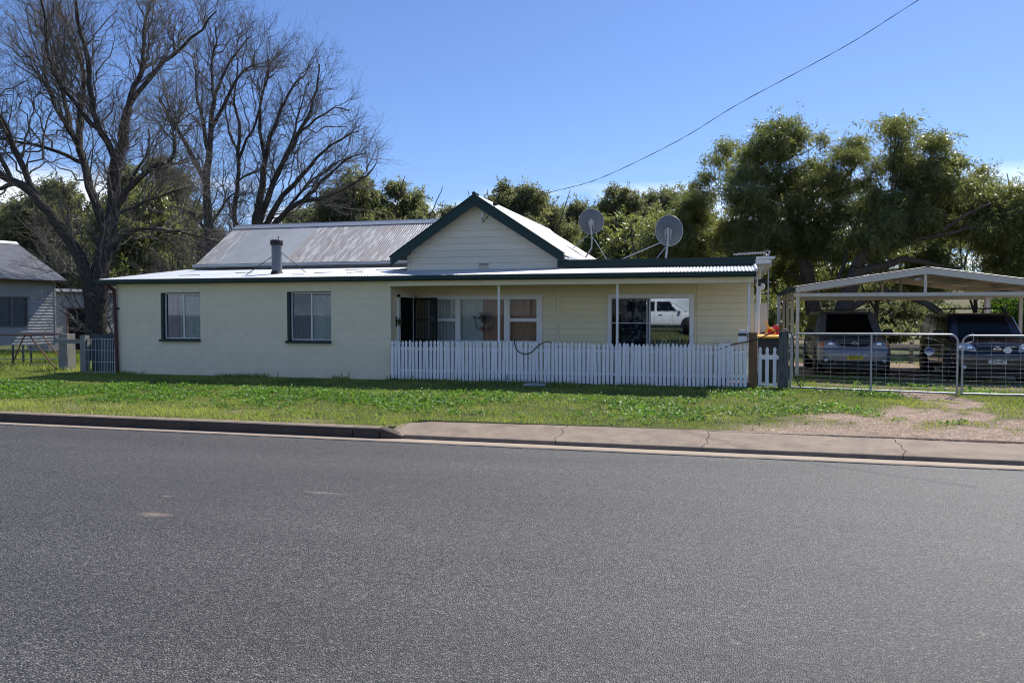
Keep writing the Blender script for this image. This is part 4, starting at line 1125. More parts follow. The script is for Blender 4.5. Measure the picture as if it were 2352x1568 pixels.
# garden hoses
h1 = smooth_pts([(-4.885, -0.03, 0.98), (-4.88, -0.09, 0.93), (-4.82, -0.095, 0.78), (-4.76, -0.095, 0.725), (-4.62, -0.095, 0.68), (-4.47, -0.095, 0.73), (-4.31, -0.095, 0.88), (-4.21, -0.09, 0.94), (-4.13, -0.03, 0.972), (-4.05, 0.01, 0.955), (-3.98, 0.02, 0.93), (-3.9, 0.03, 0.88), (-3.8, 0.05, 0.80)])
tag(MB().tube(h1, 0.011, 8).build('garden_hose', 'hose_green'), 'loop of dark green hose hung over the picket tops', 'hose')
h2 = smooth_pts([(-0.35, 0.02, 0.80), (-0.10, -0.02, 0.90), (0.08, -0.09, 0.96), (0.21, -0.13, 0.99), (0.39, -0.15, 1.03), (0.56, -0.15, 1.08), (0.77, -0.14, 1.18), (0.96, -0.13, 1.265), (1.07, -0.12, 1.285), (1.17, -0.13, 1.25), (1.24, -0.15, 1.16), (1.265, -0.15, 1.06), (1.275, -0.14, 0.85), (1.28, -0.12, 0.45), (1.36, -0.10, 0.15), (1.48, -0.08, 0.01)])
tag(MB().tube(h2, 0.0115, 8).build('garden_hose', 'hose_green'), 'dark hose draped over the grey gate post down to the grass', 'hose')

# tap and meter lid in front of the fence
tp = thing('garden_tap', 'small garden tap standing before the picket fence', 'tap', (-5.0, -0.25, 0))
MB().tube([(-5.0, -0.25, -0.1), (-5.0, -0.25, 0.18)], 0.016, 8).build('riser', 'galv_dull', tp)
MB().tube([(-5.0, -0.25, 0.17), (-5.0, -0.33, 0.16), (-5.0, -0.345, 0.12)], 0.016, 8).build('spout', 'galv_dull', tp)
MB().box(-5.04, -4.96, -0.258, -0.242, 0.205, 0.22).build('handle', 'galv_dull', tp)
MB().tube([(-5.0, -0.25, 0.17), (-5.0, -0.25, 0.21)], 0.010, 8).build('stem', 'galv_dull', tp)
ml = thing('meter_lid', 'pale concrete meter lid flat in the shaded grass', 'lid', (-4.25, -0.55, 0))
MB().prism([(-4.50, -0.72), (-4.02, -0.70), (-4.04, -0.44), (-4.46, -0.46)], 0.0, 0.045, 'z').build('slab', 'lid_concrete', ml)
MB().tube([(-4.32, -0.58, 0.048), (-4.26, -0.58, 0.056), (-4.20, -0.58, 0.048)], 0.006, 5).build('grip', 'galv_dull', ml)

# ================================================================ wire farm gates
def farm_gate(x0, x1, dent, label, sign=False, zoff=0.0, midp=None, hingeL=True):
    g = thing('farm_gate', label, 'gate', ((x0 + x1) / 2, 0, 0), 'wire farm gates across the drive')
    zb = lambda x: 0.012 - 0.055 * (x - 1.2) / 3.3 if x < 4.6 else -0.045
    zt = 1.19 + zoff; rr_ = 0.15; Rt = 0.021
    def arc(cx, cz, a0, a1): return [(cx + rr_ * math.cos(R(a0 + (a1 - a0) * k / 6)), 0, cz + rr_ * math.sin(R(a0 + (a1 - a0) * k / 6))) for k in range(7)]
    pts = [(x0, 0, zb(x0))] + arc(x0 + rr_, zt - rr_, 180, 90) + arc(x1 - rr_, zt - rr_, 90, 0) + [(x1, 0, zb(x1))]
    MB().tube(pts, Rt, 10).build('frame', 'galv_pipe', g)
    MB().tube([(x0, 0, zb(x0) + 0.03), (x1, 0, zb(x1) + 0.03)], Rt * 0.98, 10).build('bottom_rail', 'galv_pipe', g)
    if midp:
        MB().tube([(midp, 0, zb(midp) + 0.0), (midp, 0, zt)], Rt * 0.95, 10).build('mid_stile', 'galv_pipe', g)
    r2 = random.Random(int(x0 * 10))
    nw = 11
    for i in range(nw):
        z0 = zb(x0) + 0.115 + i * 0.0885; z1 = zb(x1) + 0.115 + i * 0.0885 * (1.02)
        xa, xb = x0, x1
        if i == nw - 1: xa = x0 + 0.27; xb = x1 - 0.25
        P = [(xa, -0.005, z0)]
        nseg = 14
        for k in range(1, nseg):
            t = k / nseg; P.append((xa + (xb - xa) * t, -0.005 + r2.gauss(0, 0.002), z0 + (z1 - z0) * t + r2.gauss(0, 0.0022) + (-0.016 if (i, k) in dent else 0)))
        P.append((xb, -0.005, z1))
        MB().tube(P, 0.0036, 4, cap=False).build('wire', 'galv_pipe', g)
    nv = int((x1 - x0) / 0.283)
    for k in range(1, nv + 1):
        x = x0 + k * (x1 - x0) / (nv + 1)
        if midp and abs(x - midp) < 0.06: x += 0.09
        MB().tube([(x, 0.003, zb(x) + 0.04), (x + r2.gauss(0, 0.004), 0.003, zt - 0.075 if k in (1, nv) else zt - 0.012)], 0.0034, 4, cap=False).build('wire', 'galv_pipe', g)
    for z in (0.14, 1.02):
        MB().box(x0 - 0.05 if hingeL else x1 + 0.0, x0 if hingeL else x1 + 0.05, -0.02, 0.02, z, z + 0.035).build('hinge', 'galv_dull', g)
    if sign:
        cx, cz = 3.92, 0.84
        s = MB().prism([(cx - 0.022, cz + 0.085), (cx + 0.022, cz + 0.085), (cx + 0.095, cz + 0.012), (cx + 0.095, cz - 0.018), (cx + 0.022, cz - 0.085), (cx - 0.022, cz - 0.085), (cx - 0.095, cz - 0.018), (cx - 0.095, cz + 0.012)][::-1], -0.016, -0.011, 'y').build('maker_sign', 'sign_white', g)
        MB().prism([(cx - 0.020, cz + 0.080), (cx + 0.020, cz + 0.080), (cx + 0.090, cz + 0.010), (cx + 0.090, cz - 0.022), (cx - 0.090, cz - 0.022), (cx - 0.090, cz + 0.010)][::-1], -0.0185, -0.0165, 'y').build('sign_field', 'sign_blue', s)
        tm = text_mesh('Cyclone', 0.052, 'sign_white', extrude=0.001, font_scale_x=0.86)
        link('sign_lettering', tm, None, s, (cx, -0.0205, cz))
    return g
farm_gate(1.225, 4.445, {(3, 4), (4, 2), (9, 12), (8, 13), (1, 9), (5, 8)}, 'long galvanised wire gate with mid stile before the silver car', True, midp=2.82)
farm_gate(4.535, 7.95, {(8, 1), (3, 9)}, 'galvanised wire gate on the right before the navy car', False, -0.02, midp=6.25, hingeL=False)
cl = MB().tube(smooth_pts([(4.49, -0.03, 0.98), (4.60, -0.04, 1.02), (4.70, -0.03, 1.04), (4.73, -0.01, 1.10), (4.72, 0.0, 1.19), (4.72, 0.02, 1.21)]), 0.008, 6)
tag(cl.build('gate_catch', 'galv_dull'), 'bent metal catch where the two wire gates meet', 'catch')

# ================================================================ carport
cp = thing('carport', 'open beige steel carport with low gable roof over two cars', 'carport', (4.69, 7.0, 0))
X0, XA, X1 = 1.60, 4.69, 7.78
for y in (4.06, 6.0, 7.9, 9.9):
    MB().box(1.62, 1.70, y - 0.04, y + 0.04, -0.1, 2.19).build('post', 'carport_steel', cp)
for y in (4.06, 7.05, 9.9):
    MB().box(7.68, 7.76, y - 0.04, y + 0.04, -0.1, 2.19).build('post', 'carport_steel', cp)
for k, y in enumerate((4.0, 7.0, 9.95)):
    m = 'carport_steel'
    MB().box(1.56, 7.82, y - 0.035, y + 0.035, 2.06, 2.15).build('tie_beam', m, cp)
    for (a, b) in ((X0, XA - 0.0015), (X1, XA + 0.0015)):
        h = 0.145 if k == 0 else 0.10
        poly = [(a, 2.31), (b, 2.77), (b, 2.77 - h * 1.1), (a, 2.31 - h)]
        if a > b: poly = poly[::-1]
        MB().prism(poly, y - 0.09 if k == 0 else y - 0.035, y - 0.04 if k == 0 else y + 0.035, 'y').build('rafter', m, cp)
    MB().box(4.635, 4.70, y - 0.032, y + 0.032, 2.15, 2.62).build('king_post', m, cp)
for (xa, za) in ((2.3, 2.28), (3.3, 2.43), (4.3, 2.58), (5.08, 2.58), (6.08, 2.43), (7.08, 2.28)):
    MB().box(xa - 0.03, xa + 0.03, 4.05, 10.0, za + 0.02, za + 0.10).build('purlin', 'carport_steel', cp)
for side in (-1, 1):
    O = (XA, 3.90, 2.785); D2 = Vector((side * 3.12, 0, -0.463))
    corr_sheet('carport_roof', cp, O, (0, 1, 0), D2, 6.2, lambda s: 0.0, lambda s, q=D2.length: q, amp=0.012, pitch=0.19, segs=6, rows=1)
MB().prism([(4.55, 2.755), (4.69, 2.805), (4.83, 2.755), (4.69, 2.795)], 3.9, 10.1, 'y').build('ridge_capping', 'carport_steel', cp)
MB().box(1.45, 1.575, 3.97, 10.1, 2.20, 2.31).build('gutter', 'green_paint', cp)
MB().box(7.805, 7.93, 3.97, 10.1, 2.20, 2.31).build('gutter', 'green_paint', cp)
MB().tube([(1.47, 9.2, 2.20), (1.47, 9.2, 1.30), (1.40, 9.1, 1.18), (0.95, 8.0, 1.10), (0.55, 7.2, 1.04)], 0.055, 12).build('downpipe', 'pvc_white', cp)
MB().tube([(7.60, 9.75, 2.20), (7.60, 9.75, 0.0)], 0.06, 12).build('downpipe', 'pvc_white', cp)
MB().box(1.63, 1.66, 6.0, 7.9, 1.80, 1.83).build('side_wire', 'carport_steel', cp); MB().box(1.63, 1.66, 6.0, 7.9, 1.30, 1.33).build('side_wire', 'carport_steel', cp)
MB().box(4.45, 4.60, 4.15, 4.35, 2.46, 2.52).build('lamp_bracket', 'galv_dull', cp)

yf_ = thing('yard_fence', 'low pale rail fence across the yard behind the cars', 'fence', (4.6, 10.9, 0))
MB().box(1.4, 7.9, 10.88, 10.93, 0.50, 0.61).build('rail', 'carport_steel', yf_)
for x_ in (1.45, 3.6, 5.75, 7.85): MB().box(x_ - 0.05, x_ + 0.05, 10.935, 11.03, -0.1, 0.70).build('post', 'grey_timber', yf_)
for z_ in (0.12, 0.25, 0.38): MB().tube([(1.4, 10.9, z_), (7.9, 10.9, z_)], 0.004, 4).build('wire', 'galv_dull', yf_)
# ================================================================ cars
def rounded_loop(a, yf, yr, rad, n=5):
    pts = []
    for (cx, cy, s) in ((a - rad, yf + rad, -90), (a - rad, yr - rad, 0), (-a + rad, yr - rad, 90), (-a + rad, yf + rad, 180)):
        for k in range(n + 1):
            t = R(s + 90 * k / n); pts.append((cx + rad * math.cos(t), cy + rad * math.sin(t)))
    return pts
def make_car(name, label, loc, rotz, paint, cfg):
    c = thing(name, label, 'car', loc, rotz=rotz, local=True)
    Wh = cfg['w'] / 2; H = cfg['h']; Ln = cfg['len']; belt = cfg['belt']; hood = cfg['hood']
    st = [(0.0, Wh * 0.74, 0.36, hood - 0.36), (0.045, Wh * 0.90, 0.29, hood - 0.22), (0.16, Wh * 0.975, 0.26, hood - 0.08), (0.32, Wh * 0.99, 0.26, hood - 0.02), (0.75, Wh, 0.26, hood + 0.06),
          (cfg['cowl'], Wh, 0.26, belt), (2.4, Wh, 0.26, belt + 0.02), (Ln - 0.5, Wh * 0.99, 0.28, belt + 0.02), (Ln - 0.12, Wh * 0.96, 0.32, belt), (Ln, Wh * 0.88, 0.40, belt - 0.08)]
    vs = []; half = lambda w_, zb, zt: [(0, zb), (w_ * 0.84, zb), (w_ * 0.975, zb + 0.07), (w_, zb + (zt - zb) * 0.35), (w_ * 0.995, zb + (zt - zb) * 0.7), (w_ * 0.955, zt - 0.03), (w_ * 0.84, zt + 0.005), (w_ * 0.45, zt + 0.02), (0, zt + 0.028)]
    for (y, w_, zb, zt) in st:
        hf = half(w_, zb, zt)
        vs += [(x, y, z) for x, z in hf] + [(-x, y, z) for x, z in hf[::-1][1:-1]]
    n = 16
    fs = [(i * n + k, i * n + (k + 1) % n, (i + 1) * n + (k + 1) % n, (i + 1) * n + k) for i in range(len(st) - 1) for k in range(n)]
    fs.append(tuple(range(n - 1, -1, -1))); fs.append(tuple((len(st) - 1) * n + k for k in range(n)))
    m = MB().add(vs, fs, True)
    # greenhouse
    a0, a1 = Wh - 0.045, cfg['roofw'] / 2; f0, f1 = cfg['cowl'] - 0.12, cfg['rooff']; r0, r1 = Ln - 0.06, Ln - cfg['rear']
    zb, zt = belt - 0.02, H - 0.05
    A = lambda t: a0 + (a1 - a0) * t
    Yf = lambda t: f0 + (f1 - f0) * t; Yr = lambda t: r0 + (r1 - r0) * t; Zt = lambda t: zb + (zt - zb) * t
    loops = [(A(t), Yf(t), Yr(t), 0.13, Zt(t)) for t in (0, 0.25, 0.5, 0.75, 0.93)]
    loops += [(A(1) - 0.02, Yf(1) + 0.03, Yr(1) - 0.02, 0.13, H - 0.045), (A(1) - 0.10, Yf(1) + 0.16, Yr(1) - 0.12, 0.11, H - 0.012), (A(1) - 0.32, Yf(1) + 0.5, Yr(1) - 0.4, 0.10, H)]
    vs = []
    for (a, yf, yr, rad, z) in loops: vs += [(x, y, z) for x, y in rounded_loop(a, yf, yr, rad)]
    n = 24
    fs = [(i * n + k, i * n + (k + 1) % n, (i + 1) * n + (k + 1) % n, (i + 1) * n + k) for i in range(len(loops) - 1) for k in range(n)]
    fs.append(tuple((len(loops) - 1) * n + k for k in range(n)))
    m.add(vs, fs, True)
    body = m.build('body', paint, c)
    sm = body.modifiers.new('subsurf', 'SUBSURF'); sm.levels = 2; sm.render_levels = 2
    bpy.context.view_layer.update()
    bev = body.evaluated_get(bpy.context.evaluated_depsgraph_get())
    # glass
    def patch(nm, fn, nu=8, nv=6, mat='car_glass', parent=c):
        V = [fn(u / nu, v / nv) for v in range(nv + 1) for u in range(nu + 1)]
        F = [(v * (nu + 1) + u, v * (nu + 1) + u + 1, (v + 1) * (nu + 1) + u + 1, (v + 1) * (nu + 1) + u) for v in range(nv) for u in range(nu)]
        return mesh_np(nm, V, F, mat, parent, smooth=True)
    def ws(u, v):
        t = 0.05 + 0.87 * v; s = 2 * u - 1; q = A(t) - 0.055
        return (s * q, Yf(t) - 0.012 + 0.05 * abs(s) ** 4, Zt(t) + 0.004)
    wo = patch('windscreen', ws, 12, 8)
    for s in (-1, 1):
        MB().tube([(s * 0.62, Yf(0.06) - 0.03, Zt(0.05) + 0.01), (s * 0.12, Yf(0.1) - 0.035, Zt(0.09) + 0.012)], 0.008, 5).build('wiper', 'car_plastic', wo)
    spans = cfg['side']
    for s in (-1, 1):
        for (ya, yb) in spans:
            def sd_(u, v, ya=ya, yb=yb, s=s):
                t = 0.08 + 0.80 * v
                y = ya + (yb - ya) * u
                if ya == spans[0][0]: y = max(ya + (Yf(t) - Yf(0)) * (1 - u) * 0.95, y) if u < 0.5 else y
                return (s * (A(t) + 0.006), y, Zt(t))
            patch('side_window', sd_, 6, 4)
        for yv in (cfg['cowl'] + 0.55, 2.62):
            MB().box(s * (Wh + 0.001) - 0.004, s * (Wh + 0.001) + 0.004, yv - 0.003, yv + 0.003, 0.45, belt - 0.05).build('door_seam', 'car_plastic', c)
        for yv in (cfg['cowl'] + 1.15, 3.2):
            MB().box(s * (Wh + 0.008) - 0.014, s * (Wh + 0.008) + 0.014, yv - 0.09, yv + 0.09, belt - 0.17, belt - 0.135).build('door_handle', cfg.get('handle', 'car_plastic'), c)
        # mirrors
        mm = MB(); mx_, my, mz = s * (Wh + 0.10), cfg['cowl'] + 0.16, belt + 0.075
        lp = []
        for (yy, sc_) in ((-0.07, 0.55), (-0.05, 0.9), (0.0, 1.0), (0.06, 0.98)):
            lp += [(mx_ + 0.115 * sc_ * math.copysign(abs(math.cos(t)) ** 0.6, math.cos(t)), my + yy, mz + 0.075 * sc_ * math.copysign(abs(math.sin(t)) ** 0.6, math.sin(t))) for t in [2 * math.pi * k / 16 for k in range(16)]]
        fs = [(i * 16 + k, i * 16 + (k + 1) % 16, (i + 1) * 16 + (k + 1) % 16, (i + 1) * 16 + k) for i in range(3) for k in range(16)] + [tuple(range(15, -1, -1)), tuple(48 + k for k in range(16))]
        mm.add(lp, fs, True); mm.box(min(mx_, s * (Wh - 0.05)), max(mx_, s * (Wh - 0.05)), my - 0.02, my + 0.03, mz - 0.06, mz - 0.01)
        mm.build('mirror', cfg.get('mirror', 'car_plastic'), c)
        # wheels and arches
        for yw in (0.86, Ln - 0.88):
            MB().lathe([(0.0, 0), (0.40, 0), (0.40, 0.02), (0.0, 0.02)], (s * (Wh - 0.012) - (0.0 if s > 0 else 0.02), yw, 0.36), 'x', 28).build('wheel_arch', 'car_plastic', c)
            xw = s * (Wh - 0.13)
            wv = MB().lathe([(0.20, -0.10), (0.31, -0.105), (0.345, -0.08), (0.355, -0.03), (0.355, 0.03), (0.345, 0.08), (0.31, 0.125), (0.20, 0.12)], (xw, yw, 0.355), 'x', 32)
            wo_ = wv.build('wheel', 'tyre', c)
            rim = MB().lathe([(0.0, 0.10), (0.05, 0.115), (0.16, 0.10), (0.20, 0.118), (0.215, 0.124)], (0, 0, 0), 'x', 30)
            rim.v = [(xw + s * p[0], yw + p[1], 0.355 + p[2]) for p in rim.v]
            rim.build('rim', 'rim', wo_)
    # front end details
    def ysurf(x, z):
        hit, p, nn_, ix = bev.ray_cast(Vector((x, -2.0, z)), Vector((0, 1, 0)))
        return p.y if hit and p.y < 0.7 else 0.7
    def yfront(x): return ysurf(x, 0.5)
    def fpatch(nm, poly, mat, out=0.008, parent=c, thick=0.02):
        """trim piece laid over the bodywork: the outline is filled with rows that follow the body surface"""
        zs = sorted(p_[1] for p_ in poly); za, zb_ = zs[0], zs[-1]; NZ, NX = 8, 10
        V = []; F = []
        for r in range(NZ + 1):
            z = za + 0.0005 + (zb_ - za - 0.001) * r / NZ; xs_ = []
            for k in range(len(poly)):
                (xa, z1), (xb, z2) = poly[k], poly[(k + 1) % len(poly)]
                if (z1 - z) * (z2 - z) <= 0 and abs(z2 - z1) > 1e-9: xs_.append(xa + (xb - xa) * (z - z1) / (z2 - z1))
            xl, xr = min(xs_), max(xs_)
            for q_ in range(NX + 1):
                x = xl + (xr - xl) * q_ / NX; V.append((x, ysurf(x, z) - out, z))
        for r in range(NZ):
            for q_ in range(NX):
                a_ = r * (NX + 1) + q_; F.append((a_, a_ + 1, a_ + NX + 2, a_ + NX + 1))
        ring = [q_ for q_ in range(NX + 1)] + [r * (NX + 1) + NX for r in range(1, NZ + 1)] + [NZ * (NX + 1) + q_ for q_ in range(NX - 1, -1, -1)] + [r * (NX + 1) for r in range(NZ - 1, 0, -1)]
        b0 = len(V); V += [(V[k][0], V[k][1] + thick, V[k][2]) for k in ring]
        for k in range(len(ring)):
            k2 = (k + 1) % len(ring); F.append((ring[k2], ring[k], b0 + k, b0 + k2))
        return mesh_np(nm, V, F, mat, parent, smooth=False)
    for s in (-1, 1):
        ho = fpatch('headlight', [(s * x, z) for x, z in cfg['hl']], 'headlight', 0.012)
        for (lx, lz, lr) in cfg['bulbs']:
            MB().lathe([(0.0, 0.0), (lr, -0.008), (lr * 1.12, 0.0)], (s * lx, ysurf(s * lx, lz) - 0.014, lz), 'y', 18).build('reflector', 'chrome', ho)
        if 'amber' in cfg: fpatch('indicator', [(s * x, z) for x, z in cfg['amber']], 'amber', 0.016, ho)
    for nm, poly, mat, o_ in cfg['front']: fpatch(nm, poly, mat, o_)
    for s in (-1, 1):
        if 'fog' in cfg:
            fx, fz, frr = cfg['fog']
            yo = ysurf(fx, fz) + 0.012
            fg = MB().lathe([(0.0, 0.0), (frr * 1.35, 0.0), (frr * 1.35, 0.03)], (s * fx, yo - 0.02, fz), 'y', 20).build('fog_light', 'car_plastic', c)
            MB().lathe([(0.0, -0.012), (frr * 0.7, -0.010), (frr, 0.0)], (s * fx, yo - 0.022, fz), 'y', 20).build('lens', 'headlight', fg)
    # number plate
    if 'plate' in cfg:
        tx, mt, pw, ph, pz = cfg['plate']
        py = min(ysurf(0.0, pz - ph / 2), ysurf(0.0, pz + ph / 2), ysurf(pw / 2, pz)) - 0.006
        pl = MB().box(-pw / 2, pw / 2, py, py + 0.06, pz - ph / 2, pz + ph / 2).build('number_plate', mt, c)
        pb = MB(); 
        for (xa, xb, za, zb_) in ((-pw / 2, pw / 2, ph / 2 - 0.006, ph / 2), (-pw / 2, pw / 2, -ph / 2, -ph / 2 + 0.006)): pb.box(xa, xb, py - 0.003, py - 0.0005, pz + za, pz + zb_)
        pb.build('plate_border', 'ink_black', pl)
        tm = text_mesh(tx, ph * 1.02, 'ink_black', extrude=0.001, font_scale_x=cfg.get('plate_sx', 0.9)); link('plate_lettering', tm, None, pl, (cfg.get('plate_dx', 0.0), py - 0.0025, pz))
        if cfg.get('plate_small'):
            tm = text_mesh('N\nS\nW', ph * 0.26, 'ink_black', extrude=0.001); link('plate_lettering', tm, None, pl, (-pw / 2 + 0.02, py - 0.0025, pz))
    for fn in cfg.get('extra', []): fn(c, ysurf, Wh, H, Ln)
    MB().box(-Wh * 0.8, Wh * 0.8, 0.12, Ln - 0.1, 0.20, 0.29).build('underbody', 'car_plastic', c)
    return c

def tribute_extra(c, yf, Wh, H, Ln):
    # winged emblem in an oval ring
    ex, ez = 0.0, 0.845; y = yf(0, ez) - 0.022
    em = MB().tube([(0.066 * math.cos(2 * math.pi * k / 24), y, ez + 0.05 * math.sin(2 * math.pi * k / 24)) for k in range(25)], 0.008, 6, cap=False).build('emblem', 'chrome', c)
    MB().tube([(-0.06, y, ez + 0.012), (-0.032, y - 0.002, ez + 0.006), (0.0, y - 0.004, ez - 0.022), (0.032, y - 0.002, ez + 0.006), (0.06, y, ez + 0.012)], 0.007, 6).build('emblem_wing', 'chrome', em)
    for s in (-1, 1):
        MB().tube([(s * 0.60, 1.65, H - 0.06), (s * 0.60, 1.75, H + 0.015), (s * 0.60, 2.6, H + 0.03), (s * 0.60, 3.6, H + 0.02), (s * 0.60, 3.8, H - 0.04)], 0.014, 6).build('roof_rail', 'car_plastic', c)
    MB().tube([(-0.61, 2.1, H + 0.022), (0.61, 2.1, H + 0.022)], 0.014, 6).build('roof_bar', 'car_plastic', c)
def xtrail_extra(c, yf, Wh, H, Ln):
    ez = 0.825; y = yf(0, ez) - 0.022
    em = MB().tube([(0.058 * math.cos(2 * math.pi * k / 24), y, ez + 0.046 * math.sin(2 * math.pi * k / 24)) for k in range(25)], 0.008, 6, cap=False).build('emblem', 'chrome', c)
    MB().box(-0.085, 0.085, y - 0.008, y + 0.006, ez - 0.014, ez + 0.014).build('emblem_bar', 'chrome', em)
    tm = text_mesh('NISSAN', 0.026, 'ink_black', extrude=0.001, font_scale_x=1.2); link('emblem_lettering', tm, None, em, (0, y - 0.010, ez))
    tm = text_mesh('X-TRAIL', 0.058, 'galv_pipe', extrude=0.003, font_scale_x=1.35); link('model_lettering', tm, None, c, (-0.02, yf(0, 0.955) - 0.010, 0.955))
    cx, cz = 0.20, 0.80; yy = min(yf(cx, cz), yf(cx, cz - 0.07)) - 0.008
    MB().prism([(cx - 0.03, cz + 0.072), (cx + 0.045, cz + 0.072), (cx + 0.10, cz + 0.0), (cx + 0.045, cz - 0.07), (cx - 0.03, cz - 0.07), (cx - 0.10, cz)][::-1], yy - 0.012, yy - 0.006, 'y').build('sticker', 'plate_white', c)
    # roof rack
    for s in (-1, 1):
        MB().tube([(s * 0.56, 1.62, H - 0.03), (s * 0.53, 1.75, H + 0.11), (s * 0.53, 3.4, H + 0.11), (s * 0.56, 3.55, H - 0.03)], 0.016, 6).build('roof_rail', 'car_plastic', c)
    MB().tube([(-0.66, 1.75, H - 0.02), (-0.55, 1.72, H + 0.11), (0.55, 1.72, H + 0.11), (0.66, 1.75, H - 0.02)], 0.016, 6).build('rack_bar', 'car_plastic', c)
    MB().tube([(-0.55, 3.0, H + 0.11), (0.55, 3.0, H + 0.11)], 0.014, 6).build('rack_bar', 'car_plastic', c)
    MB().tube([(0.08, 1.66, H - 0.03), (0.08, 1.60, H + 0.10)], 0.006, 5).build('aerial', 'car_plastic', c)
grille_t = [(-0.40, 0.90), (0.40, 0.90), (0.33, 0.80), (0.20, 0.775), (-0.20, 0.775), (-0.33, 0.80)]
cfg_t = dict(w=1.80, h=1.71, len=4.42, belt=1.06, hood=0.95, cowl=1.12, rooff=1.62, rear=0.35, roofw=1.44, side=[(1.30, 2.25), (2.33, 3.15), (3.25, 4.0)],
             hl=[(0.40, 0.745), (0.46, 0.88), (0.58, 0.925), (0.80, 0.915), (0.865, 0.87), (0.86, 0.77), (0.76, 0.735)], bulbs=[(0.58, 0.83, 0.055)], amber=[(0.74, 0.76), (0.73, 0.905), (0.86, 0.865), (0.855, 0.79)],
             front=[('grille', grille_t, 'car_plastic', 0.014), ('grille_trim', [(-0.42, 0.935), (0.42, 0.935), (0.41, 0.905), (-0.41, 0.905)], 'chrome', 0.016),
                    ('air_intake', [(-0.46, 0.40), (0.46, 0.40), (0.44, 0.30), (-0.44, 0.30)], 'car_plastic', 0.012), ('bumper_strip', [(-0.80, 0.415), (-0.50, 0.425), (-0.50, 0.36), (-0.80, 0.33)], 'car_plastic', 0.010), ('bumper_strip', [(0.50, 0.425), (0.80, 0.415), (0.80, 0.33), (0.50, 0.36)], 'car_plastic', 0.010)],
             fog=(0.70, 0.42, 0.055), plate=('XUV·397', 'plate_yellow', 0.372, 0.115, 0.50), plate_sx=0.72, extra=[tribute_extra])
make_car('parked_car', 'silver grey four wheel drive with yellow number plate under the carport', (3.06, 3.98, 0.0), R(0.5), 'paint_champagne', cfg_t)
grl = [(-0.43, 0.875), (0.43, 0.875), (0.38, 0.775), (-0.38, 0.775)]
cfg_x = dict(w=1.77, h=1.66, len=4.45, belt=1.08, hood=1.00, cowl=1.10, rooff=1.55, rear=0.30, roofw=1.46, side=[(1.28, 2.25), (2.33, 3.15), (3.25, 4.05)],
             hl=[(0.43, 0.76), (0.45, 0.87), (0.55, 0.945), (0.68, 0.965), (0.80, 0.94), (0.855, 0.86), (0.845, 0.78)], bulbs=[(0.56, 0.845, 0.05), (0.72, 0.86, 0.055)],
             front=[('grille', grl, 'car_plastic', 0.012), ('air_intake', [(-0.50, 0.42), (0.50, 0.42), (0.46, 0.31), (-0.46, 0.31)], 'car_plastic', 0.012)],
             fog=(0.68, 0.40, 0.05), plate=('IDA·007', 'plate_white', 0.372, 0.10, 0.53), plate_sx=0.75, plate_dx=0.015, plate_small=True, extra=[xtrail_extra])
make_car('parked_car', 'navy blue four wheel drive with roof rack and white number plate', (5.90, 2.55, -0.02), R(-1.0), 'paint_navy', cfg_x)
cfg_w = dict(w=1.82, h=1.68, len=4.4, belt=1.02, hood=0.93, cowl=1.15, rooff=1.95, rear=0.40, roofw=1.36, side=[(1.35, 2.5), (2.6, 3.5), (3.58, 4.05)],
             hl=[(0.46, 0.72), (0.50, 0.84), (0.80, 0.86), (0.85, 0.78)], bulbs=[(0.62, 0.78, 0.045)], mirror='paint_white', handle='chrome',
             front=[('grille', [(-0.40, 0.80), (0.40, 0.80), (0.36, 0.68), (-0.36, 0.68)], 'car_plastic', 0.012)], extra=[])
make_car('parked_car', 'white car seen only as a reflection in the right window', (-1.25, -21.6, 0.72), R(90), 'paint_white', cfg_w)

# ================================================================ bin, jerry can, yellow handle
bn = thing('wheelie_bin', 'dark wheelie bin with bright yellow lid behind the picket gate', 'bin', (0.83, 1.35, 0))
MB().prism([(0.58, 1.06), (1.08, 1.06), (1.02, 0.06), (0.66, 0.06)][::-1], 1.10, 1.62, 'y').build('body', 'bin_green', bn)
MB().box(0.56, 1.10, 1.07, 1.65, 1.005, 1.045).build('rim', 'bin_green', bn)
MB().prism([(1.05, 1.062), (1.68, 1.062), (1.68, 1.10), (1.40, 1.135), (1.12, 1.125), (1.05, 1.10)], 0.545, 1.115, 'x').build('lid', 'yellow_plastic', bn)
for s in (0.60, 1.06):
    MB().lathe([(0.0, -0.03), (0.10, -0.03), (0.10, 0.03), (0.0, 0.03)], (s, 1.66, 0.10), 'x', 18).build('wheel', 'tyre', bn)
MB().box(0.52, 0.60, 1.2, 1.26, 0.90, 1.0).build('handle_lug', 'yellow_plastic', bn)
hd = MB()
hd.tube(smooth_pts([(0.77, 1.25, 1.12), (0.765, 1.25, 1.20), (0.80, 1.25, 1.275), (0.86, 1.25, 1.285), (0.925, 1.25, 1.25), (0.955, 1.25, 1.18), (0.96, 1.25, 1.12)]), 0.020, 8)
tag(hd.build('arched_handle', 'yellow_plastic'), 'yellow plastic arched handle standing on the yellow bin lid', 'handle')
bench = thing('work_bench', 'low pale bench beyond the bin holding the red can', 'bench', (1.0, 2.2, 0))
MB().box(0.62, 1.45, 2.0, 2.4, 1.08, 1.12).build('top', 'pvc_white', bench)
for (a, b_) in ((0.65, 2.05), (1.40, 2.05), (0.65, 2.35), (1.40, 2.35)): MB().box(a - 0.02, a + 0.02, b_ - 0.02, b_ + 0.02, -0.1, 1.08).build('leg', 'galv_dull', bench)
jc = thing('fuel_can', 'red plastic fuel can with long yellow spout', 'fuel can', (0.98, 2.2, 1.12))
MB().prism([(0.84, 1.122), (1.12, 1.122), (1.125, 1.26), (1.10, 1.30), (0.93, 1.30), (0.84, 1.24)][::-1], 2.12, 2.28, 'y').build('body', 'red_plastic', jc)
